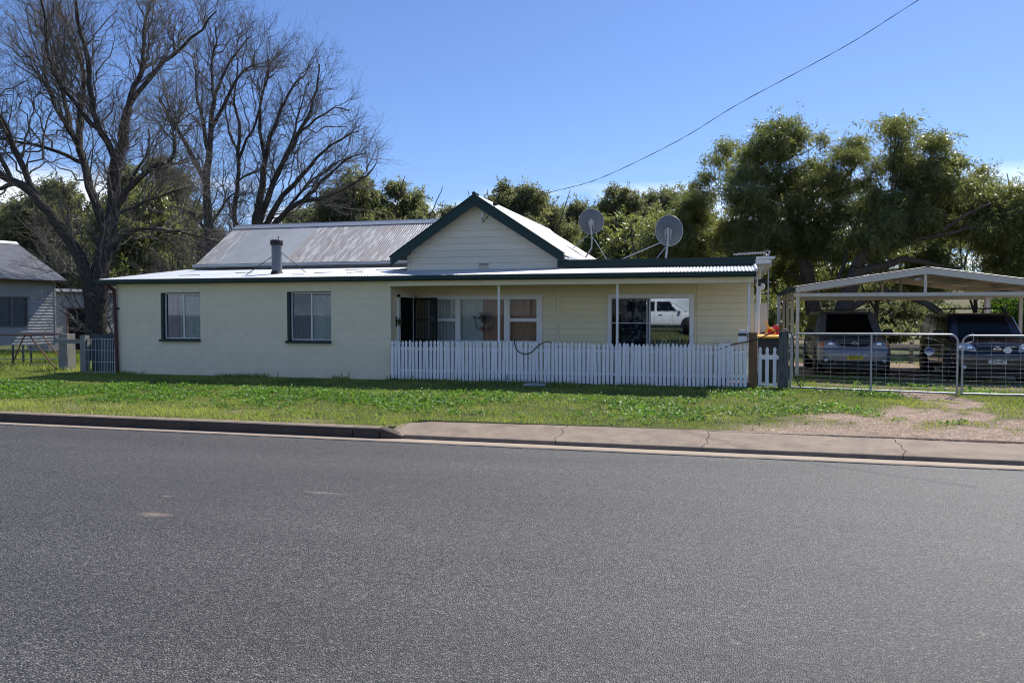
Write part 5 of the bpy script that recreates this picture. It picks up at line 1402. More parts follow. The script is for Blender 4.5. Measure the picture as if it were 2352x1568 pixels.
MB().tube([(0.97, 2.2, 1.295), (0.985, 2.2, 1.335), (1.07, 2.2, 1.335), (1.09, 2.2, 1.295)], 0.014, 6).build('handle', 'red_plastic', jc)
MB().tube([(0.87, 2.2, 1.27), (0.835, 2.2, 1.34), (0.79, 2.2, 1.47)], [0.028, 0.020, 0.013], 8).build('spout', 'yellow_plastic', jc)
gb = MB().prism([(-0.30, 0.13), (0.02, 0.13), (0.02, 0.88), (0.0, 0.93), (-0.28, 0.93), (-0.30, 0.88)][::-1], 1.30, 1.55, 'y')
tag(gb.build('gas_meter_box', 'white_paint'), 'pale rounded meter box low on the verandah wall', 'meter box')

# ================================================================ left boundary
def post(name, label, x0, x1, y0, y1, z1, mat, grp=None):
    m = MB(); r2 = random.Random(int(abs(x0) * 100))
    vs = []
    for z in (-0.2, 0.3, 0.7, z1):
        for (x, y) in ((x0, y0), (x1, y0), (x1, y1), (x0, y1)): vs.append((x + r2.uniform(-0.006, 0.006), y + r2.uniform(-0.006, 0.006), z))
    fs = [(i * 4 + k, i * 4 + (k + 1) % 4, (i + 1) * 4 + (k + 1) % 4, (i + 1) * 4 + k) for i in range(3) for k in range(4)] + [(12, 13, 14, 15)]
    m.add(vs, fs); return tag(m.build(name, mat), label, 'post', grp)
post('fence_post', 'broad pale concrete fence post beside the rusty pipe', -18.52, -18.22, 0.55, 0.85, 1.05, 'grey_timber')
post('fence_post', 'peeling white timber post next to the wire panel', -17.37, -17.20, 0.12, 0.28, 1.02, 'grey_timber')
tag(MB().prism([(-18.50, 0.92), (-17.25, 0.89), (-17.25, 0.775), (-18.50, 0.80)][::-1], 0.40, 0.44, 'y').build('fence_rail', 'grey_timber'), 'short pale timber rail joining the two fence posts', 'rail')
wpn = thing('wire_panel', 'pale wire mesh panel against the dark iron sheet', 'panel', (-16.7, 0.05, 0))
for z in (0.03, 0.31, 0.62, 0.93): MB().tube([(-17.16, 0.05, z), (-16.16, 0.05, z)], 0.005, 5).build('wire', 'white_paint', wpn)
for x in (-17.14, -17.04, -16.92, -16.80, -16.68, -16.60, -16.55, -16.50, -16.45, -16.40, -16.35, -16.30, -16.24, -16.17): MB().tube([(x, 0.045, 0.0), (x + 0.01, 0.045, 0.94)], 0.004, 5).build('wire', 'white_paint', wpn)
sh = corr_sheet('sheet_blue', None, (-17.15, 0.30, 1.08), (1, 0, 0), (0, 0, -1), 1.05, lambda s: 0.03 * math.sin(s * 5), lambda s: 1.25, rows=2, name='iron_sheet')
tag(sh, 'dark blue grey corrugated iron sheet closing the side gap', 'sheet')
rg = thing('pipe_gate', 'rusty bent pipe frame of an old gate leaning in the grass', 'gate frame', (-19.6, 0.8, 0))
MB().tube([(-26.0, 1.1, 0.96), (-20.88, 0.80, 1.0), (-18.5, 0.70, 1.04)], 0.022, 8).build('top_rail', 'rust_pipe', rg)
MB().tube(smooth_pts([(-18.60, 0.55, 0.02), (-19.1, 0.62, 0.45), (-19.55, 0.68, 0.86), (-19.68, 0.70, 0.97), (-19.78, 0.70, 0.985), (-19.90, 0.70, 0.93), (-20.15, 0.75, 0.60), (-20.5, 0.80, 0.02)]), 0.020, 8).build('bent_pipe', 'rust_pipe', rg)
MB().tube([(-20.54, 0.6, -0.02), (-21.3, 0.7, 0.55), (-21.7, 0.75, 0.9)], 0.020, 8).build('bent_pipe', 'rust_pipe', rg)
MB().tube([(-20.02, 1.5, 0.95), (-19.3, 1.6, 0.05)], 0.018, 8).build('bent_pipe', 'rust_pipe', rg)
for z, b in ((0.62, 0.66), (0.50, 0.52), (0.20, 0.26), (0.06, 0.10)): MB().tube([(-22.5, 2.0, z), (-19.6, 1.7, b)], 0.012, 6).build('cross_rail', 'galv_dull', rg)
for x in (-21.6, -21.2, -20.9): MB().tube([(x, 1.9, -0.05), (x, 1.9, 0.66)], 0.03, 6).build('stump', 'old_timber', rg)

# neighbour's house
nh = thing('neighbour_house', 'pale weatherboard house with iron roof at the far left', 'house', (-28.1, 10.1, 0), rotz=R(-15), local=True)
# local frame: wall faces +x, runs back along -y from the far corner
nw_ = MB(); WN = (-2.45, -1.15, 1.13, 2.28)
def nbox(x0, x1, y0, y1, z0, z1): return MB().box(x0, x1, y0, y1, z0, z1)
m = MB(); m.box(-0.1, 0.0, -11, WN[0], 0.35, 3.15); m.box(-0.1, 0.0, WN[1], 0.0, 0.35, 3.15); m.box(-0.1, 0.0, WN[0], WN[1], 0.35, WN[2]); m.box(-0.1, 0.0, WN[0], WN[1], WN[3], 3.15)
nwo = m.build('wall', 'neigh_board', nh)
z = 0.36
while z < 3.1:
    for s0, s1 in interval_cut(-11, 0.0, [WN[:2]] if (z < WN[3] and z + 0.12 > WN[2]) else []):
        vs = [(0.022, s0, z), (0.022, s1, z), (0.004, s1, z + 0.128), (0.004, s0, z + 0.128), (0, s0, z), (0, s1, z), (0, s1, z + 0.128), (0, s0, z + 0.128)]
        MB().add(vs, [(0, 1, 2, 3), (0, 4, 5, 1), (0, 3, 7, 4), (1, 5, 6, 2)]).build('weatherboard', 'neigh_board', nwo)
    z += 0.125
MB().box(-0.1, 0.028, -0.04, 0.03, 0.3, 3.15).build('corner_board', 'neigh_board', nh)
MB().box(-7.0, -0.1, -0.1, 0.0, 0.3, 3.15).build('end_wall', 'neigh_board', nh)
wf = MB(); wf.box(-0.03, 0.04, WN[0], WN[0] + 0.05, WN[2], WN[3]); wf.box(-0.03, 0.04, WN[1] - 0.05, WN[1], WN[2], WN[3]); wf.box(-0.03, 0.045, WN[0] - 0.03, WN[1] + 0.03, WN[2] - 0.05, WN[2]); wf.box(-0.03, 0.05, WN[0] - 0.4, WN[1] + 0.05, WN[3], WN[3] + 0.06)
wf.box(-0.02, 0.03, (WN[0] + WN[1]) / 2 - 0.03, (WN[0] + WN[1]) / 2 + 0.03, WN[2], WN[3])
wfo = wf.build('window', 'grey_timber', nh)
MB().box(-0.012, -0.006, WN[0], (WN[0] + WN[1]) / 2, WN[2], WN[3]).build('pane', 'glass_clear', wfo); MB().box(-0.012, -0.006, (WN[0] + WN[1]) / 2, WN[1], WN[2], WN[3]).build('pane', 'glass_clear', wfo)
MB().box(-0.10, -0.09, WN[0], WN[1], WN[2], WN[3]).build('blind', 'grey_curtain', wfo)
NS = 0.46; D2 = Vector((1, 0, -NS)); q = 4.0 * math.sqrt(1 + NS * NS)
nr = MB().box(-3.7, -3.5, -11, -0.2, 4.5, 4.7).build('roof', 'neigh_roof', nh)
y = -11.0
while y < 0.3:
    wd = min(0.762, 0.35 - y)
    corr_sheet('neigh_roof', nr, (-3.6, y, 4.86), (0, 1, 0), D2, wd + 0.02, lambda s: 0.0, lambda s: q, rows=2, segs=6, lift=0.002 * (int(y * 10) % 2))
    corr_sheet('neigh_roof', nr, (-3.6, y, 4.86), (0, 1, 0), (-1, 0, -NS), wd + 0.02, lambda s: 0.0, lambda s: q, rows=1, segs=4)
    y += 0.762
MB().prism([(-3.8, 4.79), (-3.6, 4.91), (-3.4, 4.79), (-3.6, 4.89)], -11.2, 0.38, 'y').build('ridge_capping', 'white_paint', nr)
MB().prism([(0.40, 3.04), (0.40, 2.95), (0.50, 2.95), (0.52, 3.04)], -11.0, 0.35, 'y').build('gutter', 'rust_pipe', nr)
MB().prism([(-7.0, 3.1), (-0.05, 3.1), (-3.6, 4.75)], -0.08, 0.0, 'y').build('gable_end', 'neigh_board', nh)
# lean-to with the dark doorway
lt = MB(); lt.box(-2.2, -0.55, 0.001, 0.9, 0.0, 2.55); lt.box(-2.2, -0.55, 2.0, 4.0, 0.0, 2.55); lt.box(-2.2, -0.55, 0.9, 2.0, 1.85, 2.55)
lto = lt.build('lean_to', 'neigh_board', nh)
MB().box(-0.58, -0.52, 0.82, 0.90, 0.0, 1.92).build('door_frame', 'neigh_door_frame', lto); MB().box(-0.58, -0.52, 0.90, 2.0, 1.85, 1.92).build('door_frame', 'neigh_door_frame', lto)
MB().box(-0.75, -0.72, 0.9, 2.0, 0.0, 1.85).build('door', 'dark_interior', lto)
MB().prism([(-2.4, 2.75), (-0.3, 2.57), (-0.3, 2.61), (-2.4, 2.79)], -0.05 + 0.1, 4.2, 'y').build('lean_to_roof', 'neigh_roof', lto)

# ================================================================ vegetation
CR = np.array([math.cos(R(15.25)), math.sin(R(15.25)), 0.0]); CF = np.array([-math.sin(R(15.25)), math.cos(R(15.25)), 0.0])
def gz(x, y): return float(height(np.array([x]), np.array([y]))[0])

def tubes_np(P, Rr, sides):
    """P (N,K,3), Rr (N,K) -> verts, quads"""
    N, K, _ = P.shape
    T = np.gradient(P, axis=1); T /= np.linalg.norm(T, axis=2, keepdims=True) + 1e-9
    ref = np.where(np.abs(T[:, :1, 2:3]) > 0.9, np.array([1.0, 0, 0]), np.array([0, 0, 1.0]))
    A = np.cross(T, np.broadcast_to(ref, T.shape)); A /= np.linalg.norm(A, axis=2, keepdims=True) + 1e-9
    B = np.cross(T, A)
    ang = 2 * np.pi * np.arange(sides) / sides
    V = P[:, :, None, :] + Rr[:, :, None, None] * (A[:, :, None, :] * np.cos(ang)[None, None, :, None] + B[:, :, None, :] * np.sin(ang)[None, None, :, None])
    idx = np.arange(N * K * sides).reshape(N, K, sides)
    a = idx[:, :-1]; b = idx[:, 1:]
    F = np.stack([a, np.roll(a, -1, 2), np.roll(b, -1, 2), b], -1).reshape(-1, 4)
    return V.reshape(-1, 3), F
def join(parts):
    Vs, Fs, o = [], [], 0
    for V, F in parts:
        Vs.append(V); Fs.append(F + o); o += len(V)
    return np.concatenate(Vs), np.concatenate(Fs)
def resample(pts, rad, step):
    pts = np.asarray(pts, float); L = len(pts); out = []; 
    for i in range(L - 1):
        a, b, c, d = pts[max(i - 1, 0)], pts[i], pts[i + 1], pts[min(i + 2, L - 1)]
        n = max(2, int(np.linalg.norm(c - b) / step))
        for k in range(n):
            t = k / n
            out.append(0.5 * (2 * b + (c - a) * t + (2 * a - 5 * b + 4 * c - d) * t * t + (3 * b - a - 3 * c + d) * t ** 3))
    out.append(pts[-1]); out = np.array(out)
    return out, np.linspace(rad[0], rad[1], len(out))
LIMB = 0.78
def limb_paths(base, limbs, g, step=0.35, wob=0.03):
    """limbs: [(lat,z) points, r0, r1, depth reach] -> list of (points, radii); each limb starts at the depth of the limb it leaves"""
    done = []; b = np.array([base[0], base[1], g]); res = []
    for k, (pts, r0, r1, de) in enumerate(limbs):
        r0 *= LIMB; r1 *= LIMB
        p0 = np.array(pts[0]); dep0 = 0.0
        if done:
            best = min(((np.hypot(*(q[:2] - p0)), q[2]) for D_ in done for q in D_), key=lambda t: t[0]); dep0 = best[1]
        n = len(pts)
        q = np.array([[p[0], p[1], dep0 + de * (i / (n - 1)) ** 1.2] for i, p in enumerate(pts)])
        q, rr = resample(q, (r0, r1), step)
        w_ = rng.normal(0, wob, q.shape); w_[0] = 0
        q = q + w_ * np.minimum(1, rr[:, None] * 0 + 1)
        done.append(q)
        res.append((b + q[:, :1] * CR + q[:, 2:3] * CF + q[:, 1:2] * np.array([0, 0, 1.0]), rr))
    return res
def spawn(src, n, llo, lhi, K, ang=(0.5, 1.1), upb=0.15, t0=0.15, rmax=0.05, rmin=0.004, curl=0.25, droop=0.0):
    """src: list of (points,radii) or (P,R) arrays; -> P (n,K,3), R (n,K)"""
    if isinstance(src, tuple):
        P, Rr = src; N = len(P); i = rng.integers(0, N, n); t = t0 + (1 - t0) * rng.random(n) ** 0.8
        f = t * (P.shape[1] - 1); a = np.minimum(f.astype(int), P.shape[1] - 2); fr = (f - a)[:, None]
        pos = P[i, a] * (1 - fr) + P[i, a + 1] * fr; tan = P[i, a + 1] - P[i, a]; rad = Rr[i, a]; sc_ = 1.15 - 0.6 * t
    else:
        Ls = np.array([len(p) for p, _ in src], float); rr0 = np.array([r[0] for _, r in src])
        pr = Ls / Ls.sum(); ii = rng.choice(len(src), n, p=pr); pos = np.zeros((n, 3)); tan = np.zeros((n, 3)); rad = np.zeros(n); sc_ = np.ones(n)
        for k, j in enumerate(ii):
            p, r = src[j]; t = t0 + (1 - t0) * rng.random(); f = t * (len(p) - 1); a = min(int(f), len(p) - 2)
            pos[k] = p[a] + (p[a + 1] - p[a]) * (f - a); tan[k] = p[a + 1] - p[a]; rad[k] = r[a]; sc_[k] = 1.15 - 0.78 * t
    tan = tan / (np.linalg.norm(tan, axis=1, keepdims=True) + 1e-9)
    rnd = rng.normal(size=(n, 3)); rnd -= tan * (rnd * tan).sum(1, keepdims=True); rnd /= np.linalg.norm(rnd, axis=1, keepdims=True) + 1e-9
    an = rng.uniform(*ang, n)[:, None]
    d = tan * np.cos(an) + rnd * np.sin(an) + np.array([0, 0, upb]); d /= np.linalg.norm(d, axis=1, keepdims=True)
    ln = rng.uniform(llo, lhi, n) * sc_
    C_ = rng.normal(size=(n, 3)) * curl; 
    t = np.linspace(0, 1, K)[None, :, None]
    Pn = pos[:, None, :] + d[:, None, :] * ln[:, None, None] * t + C_[:, None, :] * ln[:, None, None] * t * t * 0.5 + np.array([0, 0, upb - droop]) * ln[:, None, None] * t * t * 0.35
    Pn[:, 1:] += rng.normal(size=Pn[:, 1:].shape) * (ln[:, None, None] * 0.025)
    r0 = np.minimum(np.minimum(rad * 0.6, rmax), 0.006 + ln * 0.014)
    Rn = r0[:, None] * np.linspace(1, 0.3, K)[None, :]
    return Pn, np.maximum(Rn, rmin)
def limb_mesh(paths, sides=9):
    return join([tubes_np(p[None], r[None], sides) for p, r in paths])

def bare_tree(name, label, base, limbs, n1, n2, n3, scale=1.0, buds=0):
    g = gz(*base)
    t = thing(name, label, 'tree', (base[0], base[1], g), 'bare winter trees')
    paths = limb_paths(base, limbs, g, 0.35 * scale)
    # flare at the foot
    p, r = paths[0]; r[:3] *= np.array([1.35, 1.15, 1.05])[:len(r[:3])]
    V, F = limb_mesh(paths, 10); mesh_np('trunk', V, F, 'bark_dark', t, smooth=True)
    L1 = spawn(paths, n1, 0.9 * scale, 3.0 * scale, 9, (0.4, 1.1), 0.20, 0.12, 0.038, curl=0.45)
    L2 = spawn(L1, n2, 0.5 * scale, 1.6 * scale, 6, (0.4, 1.1), 0.16, 0.15, 0.014, curl=0.5)
    L3 = spawn(L2, n3, 0.22 * scale, 0.80 * scale, 4, (0.35, 1.1), 0.2, 0.1, 0.007, 0.0038, curl=0.5)
    parts = [tubes_np(*L1, 5), tubes_np(*L2, 4), tubes_np(*L3, 3)]
    V, F = join(parts); o = mesh_np('crown', V, F, 'bark_twig', t, smooth=True)
    if buds:
        i = rng.integers(0, len(L3[0]), buds); c = L3[0][i, -1]
        V, F, tn = leaf_quads(c, 0.03, 0.07, 0.35, 0.0); o = mesh_np('buds', V, F, 'dry_bud', t, attrs={'tint': tn}); tag(o, kind='stuff')
    return t
def leaf_quads(c, llo, lhi, wr, droop, tint=None, dirs=None):
    n = len(c)
    d = rng.normal(size=(n, 3)) if dirs is None else dirs
    d = d / (np.linalg.norm(d, axis=1, keepdims=True) + 1e-9) + np.array([0, 0, -droop]); d /= np.linalg.norm(d, axis=1, keepdims=True) + 1e-9
    w_ = np.cross(d, rng.normal(size=(n, 3))); w_ /= np.linalg.norm(w_, axis=1, keepdims=True) + 1e-9
    l_ = rng.uniform(llo, lhi, n)[:, None]
    V = np.stack([c, c + d * l_ * 0.45 + w_ * l_ * wr * 0.5, c + d * l_, c + d * l_ * 0.45 - w_ * l_ * wr * 0.5], 1).reshape(-1, 3)
    F = np.arange(4 * n).reshape(n, 4)
    tn = rng.random(n) if tint is None else tint
    return V, F, np.repeat(tn, 4)
TREE = {}
TREE['ash']=((-20.45,4.21),[
  ([(-0.03,-0.01),(-0.06,1.05),(-0.15,1.92),(-0.23,2.65)],0.50,0.36,0.0),
  ([(-0.23,2.65),(-0.55,3.53),(-0.92,4.18),(-1.36,4.99),(-1.8,5.57),(-2.31,5.93),(-2.89,6.37),(-3.25,7.03),(-3.62,7.76)],0.27,0.10,-1.5),
  ([(-2.19,5.83),(-2.6,5.67),(-3.04,5.61),(-3.47,5.28)],0.10,0.05,-0.6),
  ([(-0.09,1.63),(-0.03,2.65),(0.03,3.53),(0.12,4.18)],0.40,0.34,0.4),
  ([(0.12,4.18),(-0.26,5.13),(-0.63,6.01),(-0.92,6.74),(-1.14,7.32),(-1.28,8.34),(-1.4,9.36)],0.22,0.11,1.2),
  ([(-1.14,7.32),(-1.58,8.05),(-1.94,8.93),(-2.31,9.95),(-2.74,11.12),(-3.11,12.14)],0.12,0.04,1.8),
  ([(-1.28,8.49),(-1.14,9.66),(-1.43,10.82),(-1.87,11.85),(-2.16,12.58)],0.10,0.04,0.4),
  ([(-0.92,6.81),(-1.36,6.96),(-2.01,7.25),(-2.74,7.32),(-3.18,7.39)],0.10,0.04,-1.2),
  ([(0.12,4.18),(0.32,5.13),(0.39,6.01),(0.5,6.74),(0.76,7.76),(0.9,8.63)],0.30,0.16,0.0),
  ([(0.9,8.63),(1.05,9.36),(1.2,10.39),(1.12,11.41),(1.23,12.43)],0.13,0.05,1.0),
  ([(0.9,8.63),(1.49,9.36),(2.22,9.95),(2.95,10.39),(3.68,10.9),(4.26,11.41)],0.12,0.03,-1.0),
  ([(0.5,6.74),(0.03,7.76),(-0.12,8.78),(-0.04,9.95),(-0.19,11.12),(-0.12,12.43)],0.16,0.05,-1.5),
  ([(0.03,7.76),(-0.41,8.34),(-0.85,9.07),(-0.99,10.09),(-0.85,11.26),(-1.14,12.28)],0.10,0.03,-2.2),
  ([(0.35,4.84),(0.9,5.72),(1.49,6.15),(2.22,6.52),(2.85,6.81),(2.92,7.32)],0.15,0.07,-1.2),
  ([(2.92,7.32),(2.98,7.61),(3.17,7.76)],0.07,0.04,-0.2),
  ([(0.39,4.84),(0.83,5.28),(1.63,5.72),(2.51,6.15)],0.09,0.03,1.4),
  ([(1.05,6.01),(1.34,6.59),(1.56,7.18),(1.49,7.9)],0.07,0.03,0.5),
  ([(0.06,3.38),(0.61,4.26),(1.49,4.55),(2.51,4.4),(3.39,4.18)],0.10,0.03,1.5),
  ([(-0.19,2.21),(-0.7,2.8),(-1.58,3.23),(-2.45,3.96),(-3.18,4.26)],0.08,0.02,2.0),
])
TREE['treeB']=((-23.59,14.76),[
  ([(0.0,-0.0),(-0.04,3.28),(-0.12,5.34),(-0.25,7.19),(-0.12,8.83),(0.04,10.47),(0.16,11.91)],0.42,0.12,0.0),
  ([(-0.21,7.39),(-0.72,8.83),(-1.23,9.86),(-1.64,10.68),(-1.95,11.5)],0.17,0.05,-1.0),
  ([(-0.08,9.04),(-0.41,10.47),(-0.82,11.71),(-1.03,13.14),(-1.23,14.17)],0.14,0.04,1.2),
  ([(0.04,10.27),(0.62,11.3),(1.23,12.32),(1.75,12.84),(2.26,13.04)],0.13,0.04,-0.6),
  ([(0.16,11.71),(0.0,13.14),(0.21,14.38),(0.1,15.2)],0.10,0.03,0.4),
  ([(0.21,11.91),(0.62,13.14),(0.92,13.97),(1.44,14.99)],0.10,0.03,1.3),
  ([(-0.12,5.75),(0.41,6.57),(0.82,7.19),(1.13,7.39)],0.10,0.03,0.4),
  ([(-0.21,5.34),(-0.82,6.16),(-1.44,6.57),(-2.26,6.78)],0.10,0.03,0.9),
])
TREE['treeC']=((-23.73,16.79),[
  ([(0.0,-0.09),(-0.06,4.24),(-0.04,5.97),(0.11,7.7),(0.15,8.56),(0.19,9.64),(0.28,10.94)],0.25,0.10,0.0),
  ([(0.19,9.21),(0.58,10.29),(1.02,11.16),(1.23,12.45),(1.45,13.75)],0.10,0.03,0.6),
  ([(0.28,10.94),(0.04,12.02),(0.26,13.1),(0.37,13.97)],0.09,0.03,-0.4),
  ([(0.11,8.13),(0.69,8.56),(1.23,8.78)],0.07,0.03,0.3),
  ([(0.19,9.64),(-0.28,10.51),(-0.5,11.59),(-0.61,12.45)],0.08,0.03,0.5),
])
TREE['treeD']=((-22.43,17.14),[
  ([(0.0,-0.09),(-0.11,3.81),(-0.24,5.75),(-0.15,7.05)],0.50,0.36,0.0),
  ([(-0.15,7.05),(0.02,8.35),(0.15,9.64),(0.54,10.94),(0.97,12.02)],0.24,0.09,0.5),
  ([(0.97,12.02),(1.41,13.1),(1.84,13.64),(2.05,14.18)],0.08,0.03,1.0),
  ([(0.15,9.43),(-0.11,10.72),(0.11,12.24),(0.43,13.1),(0.58,13.97)],0.13,0.04,-0.8),
  ([(-0.11,6.4),(0.43,7.7),(0.97,8.78),(1.84,10.29),(2.49,11.59),(2.92,12.89),(3.03,13.75)],0.22,0.04,-0.6),
  ([(1.84,10.29),(2.7,11.16),(3.57,11.81),(4.22,11.7)],0.09,0.03,0.8),
  ([(0.97,8.78),(1.62,10.72),(1.84,12.24),(2.05,13.32)],0.10,0.03,1.2),
  ([(-0.11,5.54),(0.76,7.05),(1.84,8.35),(2.92,9.64),(3.78,10.29),(4.65,10.72)],0.22,0.04,0.5),
  ([(0.0,5.1),(0.97,6.4),(2.05,7.16),(3.35,7.37),(4.43,7.91),(5.3,8.35),(5.77,8.89)],0.22,0.03,-0.8),
  ([(2.05,7.16),(2.92,8.13),(4.0,9.21),(5.08,9.75)],0.12,0.03,1.0),
  ([(0.97,6.4),(2.05,7.91),(3.14,8.99),(4.22,9.64)],0.12,0.03,1.4),
])
TREE['gum_tall']=((3.18,19.98),[
  ([(0.41,1.63),(0.27,2.58),(0.12,3.31),(-0.1,3.89)],0.46,0.34,0.0),
  ([(-0.1,3.89),(-0.39,4.69),(-0.46,5.35),(-0.5,6.04)],0.30,0.22,0.4),
  ([(-0.5,6.04),(-0.9,6.88),(-1.27,7.5),(-1.85,7.79),(-2.36,8.19),(-2.73,8.56)],0.20,0.06,-0.6),
  ([(-1.27,7.5),(-1.38,7.98),(-0.97,8.34),(-0.39,8.71),(-0.03,9.07)],0.10,0.03,0.5),
  ([(-0.39,5.2),(0.49,5.64),(0.78,6.44),(1.36,7.03),(1.87,7.68),(2.38,8.27),(2.75,8.85)],0.20,0.06,0.6),
  ([(1.36,7.03),(2.02,7.25),(2.67,7.54),(3.19,7.61)],0.09,0.03,-0.6),
  ([(-0.1,3.89),(-0.61,4.33),(-1.12,4.55),(-1.7,4.69),(-2.29,4.91)],0.16,0.05,-0.8),
  ([(-0.03,3.45),(-0.39,3.09),(-0.61,3.31),(-1.12,3.34),(-1.41,3.31)],0.12,0.05,-1.4),
  ([(-1.85,7.79),(-2.73,7.83),(-3.24,7.39),(-3.53,7.68)],0.07,0.02,1.2),
])
TREE['gum_spread']=((4.81,17.32),[
  ([(-0.45,1.42),(-0.25,2.29),(0.02,3.1),(0.09,3.56)],0.45,0.34,0.0),
  ([(0.09,3.56),(0.29,4.03),(1.16,4.37),(1.96,4.47),(2.96,4.7),(3.63,4.9),(4.37,5.04)],0.26,0.06,-0.8),
  ([(0.16,3.36),(1.29,3.56),(2.1,3.9),(3.03,3.77),(3.97,3.56),(4.77,3.5)],0.26,0.06,0.6),
  ([(0.29,3.97),(0.82,4.5),(1.29,5.04),(1.69,5.57),(1.96,6.11)],0.16,0.05,1.0),
  ([(1.96,4.47),(2.5,4.97),(2.76,5.44),(3.17,5.97)],0.13,0.04,0.4),
  ([(2.96,4.7),(3.63,5.3),(4.3,5.71),(4.97,5.97)],0.12,0.04,-0.5),
  ([(-0.18,2.36),(-0.58,2.96),(-0.31,3.63),(-0.11,4.3),(-0.25,4.63)],0.14,0.05,0.8),
  ([(-0.38,1.69),(0.76,2.43),(1.69,2.43),(2.63,2.03),(3.23,1.49),(3.5,1.09)],0.20,0.07,-1.0),
  ([(1.69,2.43),(2.5,2.29),(3.63,1.76),(4.17,1.29)],0.12,0.05,0.6),
  ([(0.09,3.43),(-0.18,3.3),(-0.51,3.03),(-0.85,2.9)],0.10,0.03,-0.8),
])

TREE['ash'][1].extend([([(-1.58,5.28),(-2.09,6.59),(-2.45,7.76),(-2.82,8.93),(-3.11,10.39),(-3.25,11.85)],0.14,0.04,-1.4),([(-1.21,7.47),(-1.87,8.34),(-2.45,9.36),(-2.74,10.53),(-2.6,11.85)],0.11,0.03,0.8),([(-2.31,5.93),(-2.82,7.03),(-3.33,8.05),(-3.91,9.07)],0.10,0.03,-0.6),([(-2.45,7.76),(-3.04,8.34),(-3.62,9.36),(-4.06,10.39)],0.08,0.03,1.2)])
bare_tree('bare_tree', 'huge many-limbed bare tree beside the left end of the house', TREE['ash'][0], TREE['ash'][1], 430, 2800, 12000, 1.0, 6000)
bare_tree('bare_tree', 'upright bare tree rising behind the left end of the iron roof', TREE['treeB'][0], TREE['treeB'][1], 140, 850, 4000, 1.15)
bare_tree('bare_tree', 'slender bare tree with one thin stem above the ridge', TREE['treeC'][0], TREE['treeC'][1], 80, 520, 2600, 1.1)
bare_tree('bare_tree', 'wide bare tree fanning out to the right over the ridge', TREE['treeD'][0], TREE['treeD'][1], 185, 1200, 5600, 1.15)

def clump_leaves(cl, dens, llo, lhi, wr, droop, per=14, srad=0.30, sub=13):
    """cl: (cx,cy,cz,rx,ry,rz) world clumps -> leaf quads on hanging sprays, gathered in uneven tufts"""
    Vs, Fs, Ts, o = [], [], [], 0
    for (cx, cy, cz, rx, ry, rz) in cl:
        ns = max(8, int(dens * rx * rz * 4 / per * (0.6 + 0.4 * ry / max(rx, 0.1))))
        q = rng.normal(size=(sub, 3)); q /= np.linalg.norm(q, axis=1, keepdims=True); q *= (0.25 + 0.85 * rng.random(sub))[:, None]
        sz = rng.uniform(0.20, 0.52, sub); tt = np.clip(rng.normal(0.52, 0.18, sub), 0, 1)
        k = rng.choice(sub, ns, p=sz ** 2 / (sz ** 2).sum())
        u = rng.normal(size=(ns, 3)) * 0.62 * sz[k][:, None]
        u[:, 2] *= 0.7
        s = np.array([cx, cy, cz]) + (q[k] + u) * np.array([rx, ry, rz])
        st = np.clip(tt[k] + rng.normal(0, 0.16, ns), 0, 1)
        dr = rng.normal(size=(ns, 3)) * 0.55 + np.array([0, 0, -droop]); dr /= np.linalg.norm(dr, axis=1, keepdims=True)
        ln = srad * rng.uniform(0.5, 2.0, ns)
        t = rng.random((ns, per))
        c = s[:, None, :] + dr[:, None, :] * (ln[:, None] * t)[:, :, None] + rng.normal(size=(ns, per, 3)) * srad * 0.16
        c = c.reshape(-1, 3)
        dirs = np.repeat(dr, per, 0) * 0.8 + rng.normal(size=(len(c), 3)) * 0.6
        tn = np.clip(np.repeat(st, per) + rng.normal(0, 0.16, len(c)), 0, 1)
        V, F, T_ = leaf_quads(c, llo, lhi, wr, droop * 0.4, tn, dirs)
        Vs.append(V); Fs.append(F + o); Ts.append(T_); o += len(V)
    return np.concatenate(Vs), np.concatenate(Fs), np.concatenate(Ts)
def branch_to(paths, cl, r0=0.05):
    out = []
    for (cx, cy, cz, rx, ry, rz) in cl:
        c = np.array([cx, cy, cz - 0.15 * rz]); best = None
        for p, r in paths:
            d = np.linalg.norm(p - c, axis=1) + np.maximum(0, p[:, 2] - c[2]) * 2.0
            k = int(d.argmin())
            if best is None or d[k] < best[0]: best = (d[k], p[k], r[k])
        a = best[1]; dd = c - a; n = 7; t = np.linspace(0, 1, n)[:, None]
        sag = np.array([0, 0, 1.0]) * (-0.10 * np.linalg.norm(dd)) * np.sin(np.pi * t)
        q = a + dd * t + sag + rng.normal(size=(n, 3)) * 0.05 * np.sin(np.pi * t)
        out.append((q, np.linspace(min(best[2] * 0.7, r0), 0.016, n)))
    return out
def gum(name, label, base, paths, cl, leafmat, dens, llo, lhi, group, droop=0.6, cat='tree', wr=0.22, twigs=True, srad=0.34):
    t = thing(name, label, cat, (base[0], base[1], gz(*base)), group)
    br = branch_to(paths, cl) if cl else []
    pp = [limb_mesh(paths, 9)]
    if br:
        pp.append(limb_mesh(br, 5))
        if twigs:
            S = spawn(br, 9 * len(cl), 0.4, 1.0, 5, (0.5, 1.2), 0.1, 0.45, 0.02, 0.007); pp.append(tubes_np(*S, 3))
    V, F = join(pp); mesh_np('trunk', V, F, 'bark_gum', t, smooth=True)
    V, F, T_ = clump_leaves(cl, dens, llo, lhi, wr, droop, srad=srad)
    mesh_np('crown', V, F, leafmat, t, attrs={'tint': T_})
    return t
